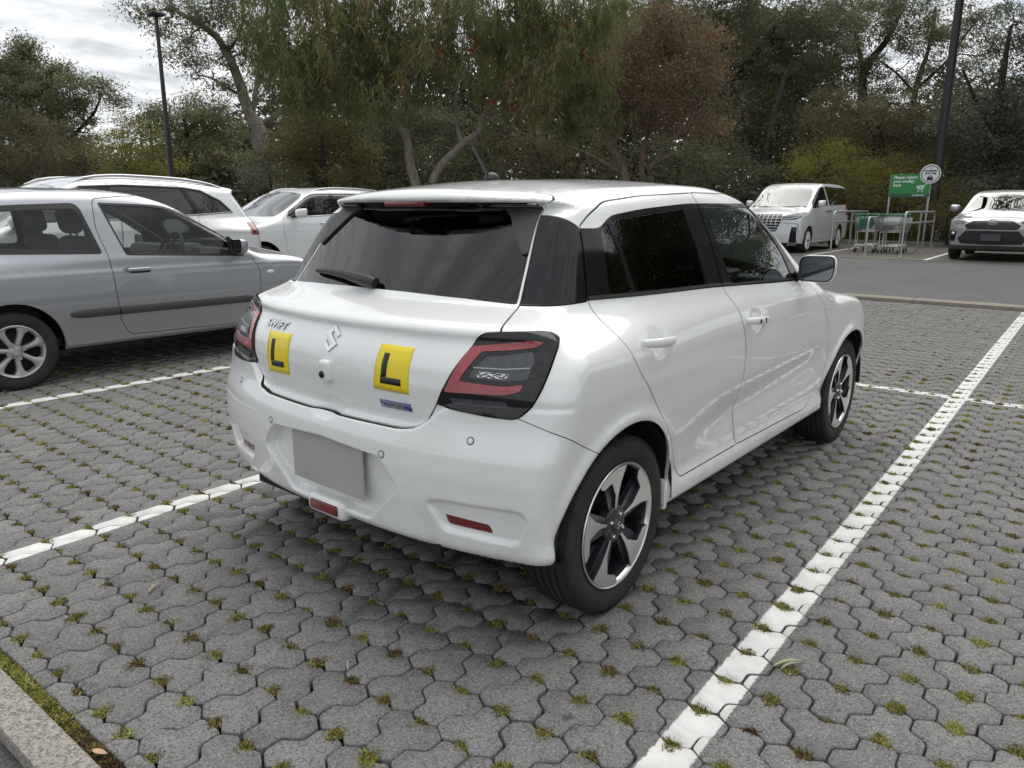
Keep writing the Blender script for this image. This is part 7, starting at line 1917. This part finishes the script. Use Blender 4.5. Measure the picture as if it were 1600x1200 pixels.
def trolley(x, y, rz, label, flap=False):
    """wire shopping trolley; local +X is its front, handle at -X"""
    r = empty('shopping_trolley', (x, y, FARZ - .012), rz, label, 'trolley', 'shopping trolleys in the trolley bay')
    # basket corners: rear high and wide, front lower and narrower
    rt = [(-.40, s * .29, 1.0) for s in (-1, 1)]; rb = [(-.36, s * .25, .56) for s in (-1, 1)]; ft = [(.50, s * .23, .94) for s in (-1, 1)]; fb = [(.42, s * .20, .62) for s in (-1, 1)]
    V = lambda a, b, t: tuple(np.array(a) * (1 - t) + np.array(b) * t)
    bm = bmesh.new()
    for s in (0, 1):
        for t in np.linspace(0, 1, 6): bm_tube(bm, [V(rt[s], rb[s], t), V(ft[s], fb[s], t)], .0042 if 0 < t < 1 else .008, 5)
        for t in np.linspace(0, 1, 15): bm_tube(bm, [V(rt[s], ft[s], t), V(rb[s], fb[s], t)], .0035, 4)
    for t in np.linspace(0, 1, 6): bm_tube(bm, [V(ft[0], fb[0], t), V(ft[1], fb[1], t)], .0042, 5)
    for t in np.linspace(0, 1, 9): bm_tube(bm, [V(ft[0], ft[1], t), V(fb[0], fb[1], t), V(rb[0], rb[1], t)], .0035, 4)
    for t in np.linspace(0, 1, 9): bm_tube(bm, [V(rt[0], rt[1], t), V(rb[0], rb[1], t)], .0035, 4)
    for t in np.linspace(.15, 1, 6): bm_tube(bm, [V(rb[0], fb[0], t), V(rb[1], fb[1], t)], .0042, 5)
    bm_obj('basket', bm, MT['wire'], r)
    bm = bmesh.new()
    for s in (-1, 1): bm_tube(bm, [(-.46, s * .29, 1.03), (-.40, s * .28, .96), (-.30, s * .25, .50), (-.34, s * .24, .20), (.46, s * .17, .20), (.50, s * .16, .14)], .011, 7)
    bm_tube(bm, [(-.33, -.24, .20), (-.33, .24, .20)], .011, 7); bm_tube(bm, [(.44, -.17, .20), (.44, .17, .20)], .011, 7)
    for t in np.linspace(-.8, .8, 5): bm_tube(bm, [(-.33, t * .24, .205), (.44, t * .17, .205)], .0045, 5)
    bm_obj('frame', bm, MT['wire'], r, smooth=60)
    bm = bmesh.new(); bm_tube(bm, [(-.47, -.32, 1.04), (-.48, 0, 1.045), (-.47, .32, 1.04)], .020, 10)
    for s in (-1, 1): bm_tube(bm, [(-.47, s * .29, 1.035), (-.40, s * .29, 1.0), (.50, s * .235, .95)], .013, 7)
    bm_obj('handle', bm, MT['trolley_green'], r, smooth=60)
    bm = bmesh.new(); bm_box(bm, (-.30, 0, .86), (.012, .40, .20), rot=None, bev=.004); bm_obj('seat_flap', bm, MT['trolley_green'] if flap else MT['wire'], r, smooth=40)
    if flap:
        bm = bmesh.new(); bm_box(bm, (-.415, 0, .80), (.010, .34, .25), bev=.003); bm_obj('advert_panel', bm, MT['sign_dark'], r)
    for cx, cy in ((-.34, -.24), (-.34, .24), (.46, -.17), (.46, .17)):
        bm = bmesh.new(); bm_lathe(bm, [(.0, -.013), (.050, -.013), (.0625, -.009), (.0625, .009), (.050, .013), (0, .013)], 16, axis='Y', c=(cx - .02, cy, .0625)); w = bm_obj('castor', bm, MT['castor'], r, smooth=40)
        bm = bmesh.new(); bm_box(bm, (cx - .01, cy, .13), (.05, .035, .10), bev=.006); bm_obj('castor_fork', bm, MT['wire'], w)
    return r
y1, y2 = (yA_ + yC_) / 2 - .12, (yC_ + yB_) / 2
trolley(20.95, y1, 0.02, 'front trolley with a dark green panel in the left row of the bay', True)
trolley(21.25, y1 + .02, 0., 'trolley nested behind the one with the green panel')
trolley(20.75, y2 + .12, .03, 'first trolley nested in the right row of the bay')
trolley(21.05, y2 + .10, .03, 'second trolley nested in the right row of the bay')
trolley(21.35, y2 + .08, .03, 'last trolley nested in the right row of the bay')

# ------------------------------------------------------------------ small litter
def fallen_leaf(x, y, L, W, rz, colour, label):
    bm = bmesh.new(); n = 7; rows = []
    for i in range(n + 1):
        t = i / n; w = W * math.sin(math.pi * min(1, t * 1.02 + .01)) ** .8 * (1 - .35 * t); c = .012 * math.sin(t * 3.1) * L / .12
        rows.append([bm.verts.new((t * L, s * w / 2 + c, .004 + .006 * math.sin(t * math.pi) + abs(s) * .002)) for s in (-1, 0, 1)])
    for A, B_ in zip(rows[:-1], rows[1:]):
        for k in range(2): bm.faces.new((A[k], A[k + 1], B_[k + 1], B_[k])).smooth = True
    o = bm_obj('fallen_leaf', bm, mat('fallen_leaf', colour, .6, var=.25, vscale=40), None); o.location = (x, y, .002); o.rotation_euler = (0, 0, rz)
    return tag(o, label, 'fallen leaf', 'gum leaves fallen on the paving')
for u, v, L, W, rz, c, lab in ((1205, 1046, .12, .013, -.65, (.26, .30, .14), 'pale green gum leaf lying right of the near white line'), (1218, 1050, .09, .011, -.55, (.22, .26, .12), 'slender green leaf beside the pale green leaf'),
        (232, 930, .09, .013, .5, (.30, .22, .13), 'tan gum leaf beside the left kerb moss'), (168, 1182, .05, .02, 1.9, (.45, .30, .17), 'curled tan leaf against the near kerb'), (84, 775, .10, .006, -.9, (.36, .31, .27), 'pale twig lying between the two left white lines'), (545, 1052, .06, .006, .8, (.40, .36, .30), 'dry pale straw on the paving below the white hatchback')):
    q = at(u, v, Z=0.); fallen_leaf(q[0], q[1], L, W, rz, c, lab)
# ------------------------------------------------------------------ what stands behind and beside the viewer: seen only in glass and paint
for x, y, h, l, lab in ((29., -11., 19., 'gum', 'tall gum beyond the road left of the terracotta shop'), (25., -17., 18., 'dark', 'tall dark gum in front of the terracotta shop'), (33., -19., 20., 'dark', 'tall dark gum beyond the road behind the terracotta shop'), (19., -21., 16., 'gum', 'gum at the far right corner of the car park'), (9., -26., 12., 'gum', 'gum across the car park behind the viewer'), (-19., 9., 7., 'dark', 'low dark gum across the driveway behind the viewer')):
    plain_tree('gum_tree', lab, x, y, h, l, 22, 190)
MT['terracotta'] = mat('terracotta_wall', (.30, .10, .055), .8, var=.15, vscale=1.5); MT['roof_tin'] = mat('tin_roof', (.34, .33, .32), .5, var=.1)
def shop():
    r = empty('shop_building', (30., -7.5, 0), -1.35, 'terracotta walled shop with a low gable roof outside the right edge', 'building')
    bm = bmesh.new(); bm_box(bm, (0, 0, 1.6), (9., 5., 3.2)); bm_obj('wall', bm, MT['terracotta'], r)
    bm = bmesh.new(); bm_prism(bm, [(-2.8, 3.2), (2.8, 3.2), (0, 4.4)], -4.8, 4.8, axis='X'); bm_obj('roof', bm, MT['roof_tin'], r)
    for x in (-2.8, 0, 2.8):
        bm = bmesh.new(); bm_box(bm, (x, 2.5, 1.4), (1.6, .08, 1.4)); w = bm_obj('window', bm, MT['gloss_black'], r)
        bm = bmesh.new()
        for s in (-1, 1): bm_box(bm, (x + s * .84, 2.52, 1.4), (.08, .12, 1.56)); bm_box(bm, (x, 2.52, 1.4 + s * .74), (1.6, .12, .08))
        bm_obj('frame', bm, MT['sign_white'], w)
shop()
# ------------------------------------------------------------------ build the cars
build_swift()
build_getz(); build_wagon(); build_crossover(); build_van(FARZ - .012); build_suv(FARZ - .012)
